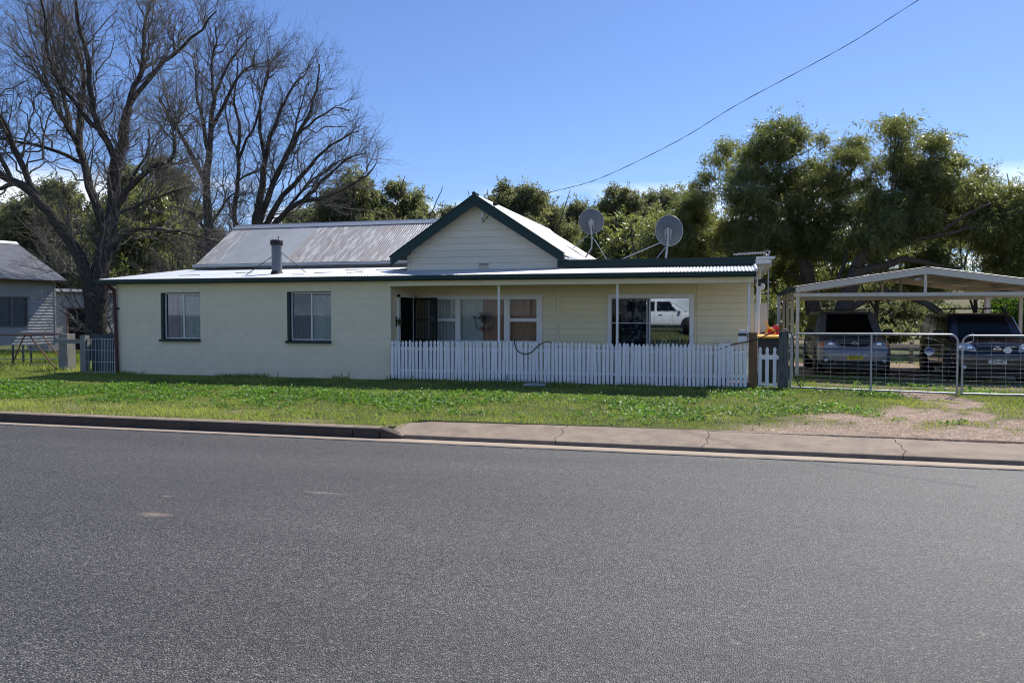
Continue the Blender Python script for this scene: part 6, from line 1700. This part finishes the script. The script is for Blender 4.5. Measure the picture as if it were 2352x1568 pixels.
# near gums behind the carport
GC = [[-1.89,9.78,1.35,0.43],[-3.74,9.36,0.78,0.35],[-1.18,9.64,0.78,0.43],[-0.33,9.15,0.39,0.28],[-2.74,9.08,1.06,0.5],[-3.17,8.58,0.64,0.35],[-2.25,8.44,0.78,0.5],[-3.6,7.94,0.85,0.35],[-4.73,8.01,0.64,0.35],[-1.75,8.86,0.5,0.43],[2.08,9.5,0.78,0.35],[2.51,9.15,0.5,0.5],[1.09,9.08,0.64,0.35],[0.73,8.65,0.78,0.35],[1.8,8.79,0.64,0.43],[0.24,8.22,0.78,0.35],[1.09,7.94,0.85,0.43],[-0.69,8.22,0.5,0.28],[-1.25,7.73,0.85,0.35],[-0.12,7.73,0.78,0.43],[-1.89,7.8,0.57,0.28],[-5.16,7.23,1.06,0.43],[-4.16,6.95,0.85,0.5],[-5.79,6.66,0.78,0.43],[-4.73,6.38,1.14,0.57],[-3.17,6.81,0.78,0.43],[-2.74,6.24,0.85,0.5],[-0.62,7.09,0.99,0.43],[-1.04,6.38,0.99,0.5],[0.52,6.38,0.85,0.5],[1.44,7.37,0.85,0.43],[2.51,7.94,0.99,0.43],[3.5,8.08,0.92,0.35],[4.21,8.01,0.64,0.43],[3.22,7.37,0.99,0.43],[4.92,7.73,0.57,0.35],[2.01,6.59,0.92,0.43],[2.93,6.66,0.85,0.43],[3.92,6.95,0.78,0.43],[1.09,5.81,0.99,0.5],[2.36,5.81,0.99,0.5],[-0.12,5.53,0.92,0.5],[-1.33,5.39,0.92,0.5],[-2.32,5.53,0.78,0.5],[-3.6,5.67,0.92,0.5],[-4.73,5.53,0.99,0.57],[-5.79,5.67,0.85,0.5],[-6.72,5.95,0.78,0.43],[-7.14,5.39,0.85,0.5],[-6.01,4.96,0.92,0.5],[-4.8,4.75,0.99,0.5],[-3.74,4.82,0.78,0.43],[-2.74,4.82,0.85,0.43],[5.98,7.51,0.57,0.28],[6.48,7.16,0.99,0.43],[5.34,6.95,0.99,0.43],[5.91,6.52,1.06,0.5],[4.92,6.24,0.99,0.5],[6.9,6.59,0.85,0.43],[7.83,6.81,0.78,0.43],[8.39,7.16,0.57,0.35],[7.47,7.37,0.43,0.28],[8.18,6.24,0.78,0.5],[7.47,5.67,0.85,0.5],[6.41,5.67,1.06,0.5],[5.34,5.53,1.06,0.5],[4.21,5.53,0.99,0.5],[3.36,5.53,0.71,0.43],[8.32,5.39,0.71,0.57],[7.47,4.82,0.85,0.5],[6.62,4.96,0.85,0.43],[8.04,4.25,0.85,0.5],[7.33,3.83,0.85,0.43],[0.95,4.96,0.78,0.43],[0.02,4.61,0.71,0.43],[-0.69,4.82,0.64,0.35]]
GO = np.array([4.01, 19.17, 0.0])
def gcl(c, dep, zr=0.95):
    p = GO + CR * c[0] + CF * dep; return (p[0], p[1], c[1] + gz(p[0], p[1]) * 0, c[2] * 0.95, c[2] * zr, c[3])
GC += [[0.2, 5.6, 1.0, 0.55], [1.2, 6.3, 0.9, 0.5], [-1.0, 4.9, 1.0, 0.55], [2.2, 5.2, 1.0, 0.55], [0.8, 4.6, 1.0, 0.5], [3.2, 7.4, 0.8, 0.4], [2.4, 8.3, 0.8, 0.4], [3.9, 8.9, 0.8, 0.4], [4.5, 6.6, 0.9, 0.5], [-2.0, 7.2, 0.8, 0.45]]
sets = {'tall': [], 'spread': [], 'left': [], 'right': []}
for c in GC:
    lat = c[0]
    k = 'left' if lat < -4.6 else ('right' if lat > 6.6 else ('tall' if (lat < 0.6 or (lat < 2.0 and c[1] > 6.6)) else 'spread'))
    dep = {'left': 2.5, 'tall': 1.0, 'spread': -1.0, 'right': 0.0}[k] + rng.uniform(-1.3, 1.3)
    sets[k].append(gcl(c, dep))
    if c[2] > 0.7: sets[k].append(gcl((c[0] + rng.uniform(-.5, .5), c[1] - 0.25, c[2] * 0.8, c[3] * 0.9), dep + rng.choice([-1.2, 1.3])))
for nm, key, lab in (('gum_tall', 'tall', 'tall forked gum with open crown standing highest behind the carport'), ('gum_spread', 'spread', 'spreading gum with low crooked dark limbs behind the carport')):
    b, lm = TREE[nm]; g = gz(*b)
    gum('gum_tree', lab, b, limb_paths(b, lm, g, 0.35), sets[key], 'gum_leaf', 1650, 0.12, 0.21, 'gum trees behind the carport')
def simple_trunk(base, h, lean=0.0, r=0.25, forks=3, seed=0):
    g = gz(*base); r2 = random.Random(seed)
    lm = [([(0, -0.1), (lean * 0.2, h * 0.25), (lean * 0.5, h * 0.5)], r, r * 0.7, 0)]
    for k in range(forks):
        s = (k - (forks - 1) / 2) / max(1, forks - 1) * 2
        lm.append(([(lean * (0.3 + 0.1 * k), h * (0.32 + 0.07 * k)), (lean * 0.5 + s * h * 0.12, h * 0.55), (lean * 0.7 + s * h * 0.22, h * 0.78), (lean + s * h * 0.26, h * 0.92)], r * 0.5, r * 0.12, r2.uniform(-1.5, 1.5)))
    return limb_paths(base, lm, g, 0.6)
bl = tuple((GO + CR * -7.0 + CF * 2.5)[:2]); brt = tuple((GO + CR * 8.2)[:2])
gum('gum_tree', 'rounded gum right behind the satellite dish on the flat roof', bl, simple_trunk(bl, 6.2, 0.3, 0.24, 4, 3), sets['left'], 'gum_leaf', 1650, 0.12, 0.21, 'gum trees behind the carport')
gum('gum_tree', 'leafy gum at the right edge above the carport roof', brt, simple_trunk(brt, 5.6, 0.2, 0.26, 4, 4), sets['right'], 'gum_leaf', 1650, 0.12, 0.21, 'gum trees behind the carport')
for i, (lat, dep, nm) in enumerate([(-4.5, 6.0, 'left'), (0.5, 7.0, 'centre'), (5.0, 6.5, 'middle right'), (9.5, 5.5, 'right')]):
    b = tuple((GO + CR * lat + CF * dep)[:2]); cl = []
    for k in range(17):
        p = GO + CR * (lat + rng.uniform(-2.8, 2.8)) + CF * (dep + rng.uniform(-1.5, 1.5)); r0 = rng.uniform(0.75, 1.25)
        cl.append((p[0], p[1], 3.1 + 3.0 * rng.random(), r0, r0, r0 * 0.6))
    gum('gum_tree', 'low shadowed gum filling the gap under the big crowns, %s one' % nm, b, simple_trunk(b, 5.0, 0.2, 0.16, 3, 40 + i), cl, 'gum_leaf', 850, 0.14, 0.26, 'gum trees behind the carport')
# background belt
BG = [(-41.5,24.4,9.9,4.2,'g'),(-48.3,28.8,10.0,3.8,'g'),(-51.8,29.9,9.1,3.6,'g'),(-40.3,28.9,11.5,3.9,'o'),(-40.8,32.9,12.7,3.9,'g'),(-40.1,35.1,10.0,4.0,'o'),(-35.6,21.9,8.1,2.9,'w'),(-34.7,24.2,9.0,3.2,'w'),(-52.0,27.7,9.5,3.8,'g'),(-26.6,36.7,11.8,4.2,'g'),(-25.1,39.2,11.5,3.7,'g'),(-25.0,43.4,10.7,2.9,'g'),(-33.6,45.2,10.8,4.5,'g'),(-38.2,48.1,10.8,4.4,'g'),(-26.3,55.5,11.7,3.8,'g'),(-16.7,41.5,11.4,3.4,'g'),(-14.6,40.0,10.9,2.9,'g'),(-13.7,44.4,10.1,3.5,'g'),(-13.5,52.7,11.3,3.5,'g'),(-10.2,55.7,12.9,3.2,'g'),(-12.2,59.3,11.9,3.8,'g'),(-8.0,62.5,13.4,3.0,'g'),(-6.3,63.0,13.5,2.6,'g'),(-8.9,58.1,12.0,3.7,'g'),(-23.8,58.2,11.7,3.9,'g'),(-6.8,31.8,7.5,3.2,'y'),(-4.3,28.3,7.1,3.0,'y'),(-2.8,30.8,7.9,3.1,'y'),(-9.0,33.3,6.2,2.5,'y'),(15.4,27.5,8.6,3.2,'y'),]
ORD = ['first', 'second', 'third', 'fourth', 'fifth', 'sixth', 'seventh', 'eighth', 'ninth', 'tenth', 'eleventh', 'twelfth', 'thirteenth', 'fourteenth', 'fifteenth', 'sixteenth', 'seventeenth', 'eighteenth', 'nineteenth', 'twentieth', 'twenty-first', 'twenty-second', 'twenty-third']
def bearing(b): return b[0] * math.cos(R(15.25)) + (b[1] + 18.2) * math.sin(R(15.25)), -b[0] * math.sin(R(15.25)) + (b[1] + 18.2) * math.cos(R(15.25))
BGL = {}
for kd, txt in (('g', 'distant grey green gum of the far belt, %s from the left'), ('o', 'distant olive tree behind the bare trees, %s from the left'), ('w', 'yellowish wattle behind the big bare tree, %s from the left'), ('y', 'bushy yellow green gum of the middle distance, %s from the left')):
    idx = [j for j, b in enumerate(BG) if b[4] == kd]
    rank = sorted(idx, key=lambda j: bearing(BG[j])[0] / bearing(BG[j])[1])
    BGL[kd] = [txt % ORD[rank.index(j)] for j in idx]
for i, (X, Y, h, wd, kd) in enumerate(BG):
    r2 = random.Random(100 + i); g = gz(X, Y); cl = []
    h = max((h - g) * 1.08, 3.0)
    nc = {'g': 20, 'o': 18, 'w': 12, 'y': 20}[kd]; wd *= 1.55
    z0f = 0.16 if kd == 'y' else 0.34
    for k in range(nc):
        t = (k + 0.5) / nc; zc = h * (z0f + (0.97 - z0f) * t)
        wid = wd * 0.5 * math.sqrt(max(0.05, 1 - ((t - 0.42) / 0.60) ** 2)) * 0.9
        a = r2.uniform(0, 6.28); q = r2.uniform(0.35, 1.0) * wid * (0.35 if k == nc - 1 else 1)
        s = r2.uniform(0.15, 0.24) * wd * (0.8 if k > nc - 4 else 1)
        cl.append((X + q * math.cos(a), Y + q * math.sin(a), g + zc - s * 0.5, s, s, s * 0.7))
    lab = BGL[kd][sorted(j for j, b in enumerate(BG) if b[4] == kd).index(i)]
    gum('gum_tree', lab, (X, Y), simple_trunk((X, Y), h, r2.uniform(-0.6, 0.6), 0.22, 3, i), cl, {'g': 'gum_far', 'o': 'gum_far', 'w': 'gum_leaf', 'y': 'gum_leaf'}[kd], 760 if kd != 'y' else 1000, 0.20, 0.40, {'g': 'distant gums of the tree belt', 'o': 'distant olive trees on the left', 'w': 'wattles behind the bare tree', 'y': 'bushy gums behind the flat roof'}[kd], twigs=False, wr=0.26, srad=0.5)
# shrubs: green one at the right end of the carport, scrub behind the carport, twiggy thicket on the left
def shrub(name, label, x, y, wd, h, mat, dens, llo, lhi, group=None, wr=0.35, droop=0.2):
    g = gz(x, y); cl = []
    for k in range(9):
        a = rng.uniform(0, 6.28); q = rng.uniform(0, 0.6) * wd / 2; z = rng.uniform(0.25, 0.85) * h
        s = wd * rng.uniform(0.22, 0.34); cl.append((x + q * math.cos(a), y + q * math.sin(a), g + z, s, s, min(s * 0.8, h * 0.22)))
    gum(name, label, (x, y), [(np.array([[x + 0.05 * k, y + 0.03 * k, g - 0.1 + h * 0.1 * k] for k in range(7)]), np.linspace(0.06, 0.015, 7))], cl, mat, dens, llo, lhi, group, droop=droop, cat='shrub', wr=wr, srad=0.22)
shrub('leafy_shrub', 'bright green shrub behind the right end of the carport', 8.9, 11.6, 2.2, 2.6, 'shrub_leaf', 1500, 0.08, 0.16)
for i, (x, y, wd, h) in enumerate([(-1.2, 25, 4, 2.6), (1.6, 27, 3.2, 1.8), (13.5, 24, 4, 2.6), (17, 27, 6, 3.2), (3.2, 38, 5, 2.4), (10.5, 40, 6, 2.6), (21, 34, 7, 3.6), (-4.5, 30, 5, 3.2), (6, 52, 9, 5.0), (14, 54, 9, 5.0), (22, 50, 10, 5.5), (-1, 52, 9, 5.0), (30, 46, 10, 5.5), (8.2, 29, 2.4, 1.2)]):
    shrub('scrub_bush', 'dull green scrub bush in the paddock behind the carport', x, y, wd, h, 'gum_far' if i % 2 else 'gum_leaf', 420, 0.16, 0.34, 'scrub bushes behind the carport', wr=0.25, droop=0.5)
def thicket(label, x, y, wd, h, n, grp):
    g = gz(x, y)
    t = thing('twiggy_thicket', label, 'shrub', (x, y, g), grp)
    st = []
    for k in range(9):
        a = rng.uniform(0, 6.28); q = rng.uniform(0.1, 0.5) * wd; p0 = np.array([x + 0.25 * q * math.cos(a), y + 0.25 * q * math.sin(a), g - 0.1]); p1 = np.array([x + q * math.cos(a), y + q * math.sin(a), g + h * rng.uniform(0.7, 1.0)])
        tt = np.linspace(0, 1, 8)[:, None]; st.append((p0 + (p1 - p0) * tt + rng.normal(size=(8, 3)) * 0.06, np.linspace(0.05, 0.012, 8)))
    L1 = spawn(st, n, 0.6, 1.9, 6, (0.4, 1.2), 0.05, 0.1, 0.02, 0.005); L2 = spawn(L1, n * 8, 0.25, 0.9, 4, (0.4, 1.2), 0.05, 0.1, 0.010, 0.0045)
    V, F = join([limb_mesh(st, 6)]); mesh_np('stems', V, F, 'bark_dark', t, smooth=True)
    V, F = join([tubes_np(*L1, 4), tubes_np(*L2, 3)]); mesh_np('crown', V, F, 'bark_twig', t, smooth=True)
for (x, y, wd, h, n) in [(-19.2, 8.5, 4.0, 4.6, 120), (-17.5, 11.0, 4.5, 5.2, 130), (-20.5, 15.0, 5, 6.0, 130), (-15.5, 15.5, 5, 5.5, 120), (-22.5, 10.5, 4, 4.5, 100), (-18.6, 5.2, 2.2, 2.6, 60), (-12.5, 19, 5, 5.5, 110), (-26, 18, 6, 6.0, 110), (-31, 22, 6, 6.5, 100)]:
    thicket('brown leafless thicket of fine twigs behind the left of the house', x, y, wd, h, n, 'leafless thickets on the left')

# ---------------------------------------------------------------- grass and weeds
def blades(n, x0, x1, y0, y1, hlo, hhi, wlo, whi, keep, name, label, mat='grass_blade', lean=0.5, tintf=None):
    x = rng.uniform(x0, x1, n); y = rng.uniform(y0, y1, n)
    k = rng.random(n) < keep(x, y); x, y = x[k], y[k]; n = len(x)
    z = np.maximum(height(x, y), -0.056) - 0.004
    h = rng.uniform(hlo, hhi, n) * (0.7 + 0.7 * fbm(x, y, 1.3, 91)); w_ = rng.uniform(wlo, whi, n); a = rng.uniform(0, 2 * np.pi, n)
    lx = rng.normal(0, lean, n) * h; ly = rng.normal(0, lean, n) * h
    V = np.stack([np.stack([x - np.cos(a) * w_, y - np.sin(a) * w_, z], 1), np.stack([x + np.cos(a) * w_, y + np.sin(a) * w_, z], 1), np.stack([x + lx, y + ly, z + h], 1)], 1).reshape(-1, 3)
    F = np.arange(3 * n).reshape(n, 3)
    t = np.clip(-0.15 + 1.35 * fbm(x, y, 0.9, 77) + rng.normal(0, 0.18, n), 0, 1)
    if tintf is not None: t = np.clip(t + tintf(x, y), 0, 1)
    o = mesh_np(name, V, F, mat, attrs={'tint': np.repeat(t, 3)})
    return tag(o, label, 'grass', kind='stuff')
inhouse = lambda x, y: ((x > -16.05) & (x < 0.5) & (y > -0.06))
def keep_verge(x, y):
    return np.where(inhouse(x, y) | ((x > -4.7) & (y < -6.45 + 0.22 * np.clip((x + 4.5) / 6, 0, 1))) | (y < -7.24), 0, np.clip(1 - 1.05 * dirt(x, y), 0, 1))
blades(230000, -25, 8.5, -7.27, 0.1, 0.020, 0.045, 0.004, 0.008, keep_verge, 'verge_grass', 'short green grass of the verge in front of the house', tintf=lambda x, y: 0.22 * sstep(-5.2, -6.6, y))
blades(50000, 0.55, 9.5, 0.1, 14, 0.03, 0.08, 0.006, 0.010, lambda x, y: np.clip(1 - dirt(x, y), 0, 1) * np.where(y > 5, 0.5, 1), 'yard_grass', 'grass in the yard behind the wire gates', tintf=lambda x, y: -0.15)
blades(60000, -34, -16.1, 0.1, 9, 0.05, 0.20, 0.006, 0.012, lambda x, y: 0.4 + 0.6 * fbm(x, y, 0.7, 5), 'side_grass', 'long grass in the yard left of the house')
blades(2600, -16.0, -7.9, -0.22, -0.01, 0.05, 0.14, 0.004, 0.008, lambda x, y: sstep(0.50, 0.62, fbm(x, y * 0.2, 1.3, 14)), 'wall_tufts', 'longer grass tufts growing against the block wall', tintf=lambda x, y: -0.3)
blades(2600, -8.0, 1.2, -0.35, -0.08, 0.04, 0.13, 0.004, 0.008, lambda x, y: sstep(0.48, 0.62, fbm(x, y * 0.2, 1.1, 24)), 'fence_tufts', 'grass tufts growing under the picket fence', tintf=lambda x, y: -0.3)
blades(14000, -25, 6, -7.33, -6.2, 0.04, 0.10, 0.003, 0.006, lambda x, y: np.maximum(sstep(0.50, 0.64, fbm(x, y, 1.0, 34)), (y < -7.2) & (x < -4.9)) * ((keep_verge(x, y) > 0.4) | ((y < -7.2) & (x < -4.9))), 'kerb_tufts', 'pale dry grass tufts along the kerb edge', tintf=lambda x, y: 0.35)

def rosettes(n, region, keep, nl, llo, lhi, wr, elev, name, label):
    x = rng.uniform(region[0], region[1], n); y = rng.uniform(region[2], region[3], n)
    k = rng.random(n) < keep(x, y); x, y = x[k], y[k]; n = len(x)
    z = height(x, y)
    c = np.stack([x, y, z], 1); st = np.clip(0.2 + 0.6 * fbm(x, y, 1.1, 12) + rng.normal(0, 0.12, n), 0, 1); size = 0.65 + 0.8 * fbm(x, y, 0.8, 62)
    c = np.repeat(c, nl, 0); m = len(c); s = np.repeat(size, nl)
    a = rng.uniform(0, 2 * np.pi, m); e = rng.uniform(*elev, m)
    d = np.stack([np.cos(a) * np.cos(e), np.sin(a) * np.cos(e), np.sin(e)], 1)
    c = c + d * rng.uniform(0.0, 0.05, m)[:, None] * s[:, None] + np.array([0, 0, 1.0]) * (rng.random(m) * 0.022 * s)[:, None]
    l_ = rng.uniform(llo, lhi, m)[:, None] * s[:, None]
    sd_ = np.stack([-np.sin(a), np.cos(a), np.zeros(m)], 1)
    e2 = e - rng.uniform(0.2, 0.9, m); d2 = np.stack([np.cos(a) * np.cos(e2), np.sin(a) * np.cos(e2), np.sin(e2)], 1)
    p1 = c + d * l_ * 0.5; p2 = p1 + d2 * l_ * 0.5; w_ = l_ * wr * 0.5
    roll = rng.normal(0, 0.5, m)[:, None]; sd_ = sd_ + np.array([0, 0, 1.0]) * roll; sd_ /= np.linalg.norm(sd_, axis=1, keepdims=True)
    V = np.stack([c, p1 + sd_ * w_, p2, p1 - sd_ * w_], 1).reshape(-1, 3)
    F = np.arange(4 * m).reshape(m, 4)
    t = np.clip(np.repeat(st, nl) + rng.normal(0, 0.15, m), 0, 1)
    o = mesh_np(name, V, F, 'weed_leaf', attrs={'tint': np.repeat(t, 4)})
    return tag(o, label, 'weeds', kind='stuff')
def keep_weeds(x, y):
    n1 = fbm(x, y, 0.75, 40); far = sstep(-6.1, -5.0, y) * sstep(-2.2, -2.9, y)
    right = sstep(1.6, 0.2, x) + sstep(0.50, 0.58, n1) * 0.5
    k = sstep(0.40, 0.52, n1 + 0.10 * sstep(-5.2, -3.5, y)) * np.maximum(far, 0.9 * sstep(-1.0, 0.3, x) * sstep(2.2, 1.0, x) * sstep(-5.6, -4.6, y)) * np.clip(right, 0, 1)
    band = 0.25 * sstep(0.55, 0.65, fbm(x, y, 1.6, 47)) * sstep(-6.9, -6.2, y) * (y < -5)
    mound = np.exp(-(((x - 2.9) / 0.75) ** 2 + ((y + 0.55) / 0.42) ** 2)) * 1.2 + np.exp(-(((x - 1.15) / 0.5) ** 2 + ((y + 0.4) / 0.4) ** 2))
    k = np.maximum(np.maximum(k, band), mound)
    return np.where(inhouse(x, y) | (keep_verge(x, y) <= 0.02), 0, k * np.clip(1.1 - dirt(x, y), 0, 1))
rosettes(17000, (-25, 5, -7.1, 0.05), keep_weeds, 8, 0.035, 0.07, 0.55, (0.1, 1.0), 'verge_weeds', 'glossy broad-leaved weeds spreading over the sunny verge')
rosettes(700, (-4.6, 8, -7.40, -7.33), lambda x, y: sstep(0.50, 0.60, fbm(x, y * 0, 2.2, 3)), 6, 0.025, 0.05, 0.5, (0.2, 1.2), 'gutter_weeds', 'tiny weeds sprouting along the gutter joint')
rosettes(500, (0.6, 9, 0.3, 4.0), lambda x, y: sstep(0.5, 0.6, fbm(x, y, 1.0, 93)), 8, 0.05, 0.10, 0.4, (0.3, 1.2), 'yard_weeds', 'weeds in the yard behind the gates')
# flowering weed stalks near the shadow edge
for i, (x, y, h) in enumerate([(-9.95, -1.95, 0.30), (-10.2, -1.9, 0.16), (-8.85, -1.6, 0.17), (-8.35, -1.95, 0.34), (-8.15, -2.0, 0.36), (-6.85, -1.5, 0.26), (-6.2, -2.1, 0.12), (-2.6, -1.6, 0.28), (-2.15, -1.8, 0.14)]):
    g = gz(x, y); r2 = random.Random(i)
    s = thing('weed_stalk', 'thin flowering weed stalk by the shadow edge, %s from the left' % ORD[[1, 0, 2, 3, 4, 5, 6, 7, 8][i]], 'weed', (x, y, g), 'flowering weed stalks')
    pts = [(x + 0.012 * math.sin(k * 1.3 + i), y, g + h * k / 6) for k in range(7)]
    MB().tube(pts, 0.0045, 5).build('stem', 'plant_leaf', s)
    c = np.array([[x, y, g + h * (0.45 + 0.55 * k / 30)] for k in range(31)]) + rng.normal(size=(31, 3)) * np.array([0.012, 0.012, 0.004])
    V, F, T_ = leaf_quads(c, 0.02, 0.045, 0.5, -0.2, np.full(31, 0.9)); mesh_np('flower_head', V, F, 'grass_blade', s, attrs={'tint': T_})
# fallen twigs on the lean-to roof
for i, (x, y, l_, a) in enumerate([(-13.3, 1.4, 0.5, 0.2), (-10.2, 1.9, 0.7, -0.3), (-9.6, 0.8, 0.4, 0.6), (-9.2, 1.7, 0.9, 0.05), (-11.0, 0.5, 0.35, -0.1), (-14.6, 0.7, 0.6, 0.15), (-10.6, 0.9, 0.45, 0.4)]):
    zf = lambda yy: LZ + (yy - LY) * LS + 0.016
    p = [(x + l_ * k / 4 * math.cos(a), y + l_ * k / 4 * math.sin(a) + 0.02 * math.sin(k * 2), zf(y + l_ * k / 4 * math.sin(a))) for k in range(5)]
    tag(MB().tube(p, 0.008, 5).build('fallen_twig', 'bark_dark'), 'dry fallen twig lying on the bright front roof', 'twig', 'fallen twigs on the front roof')
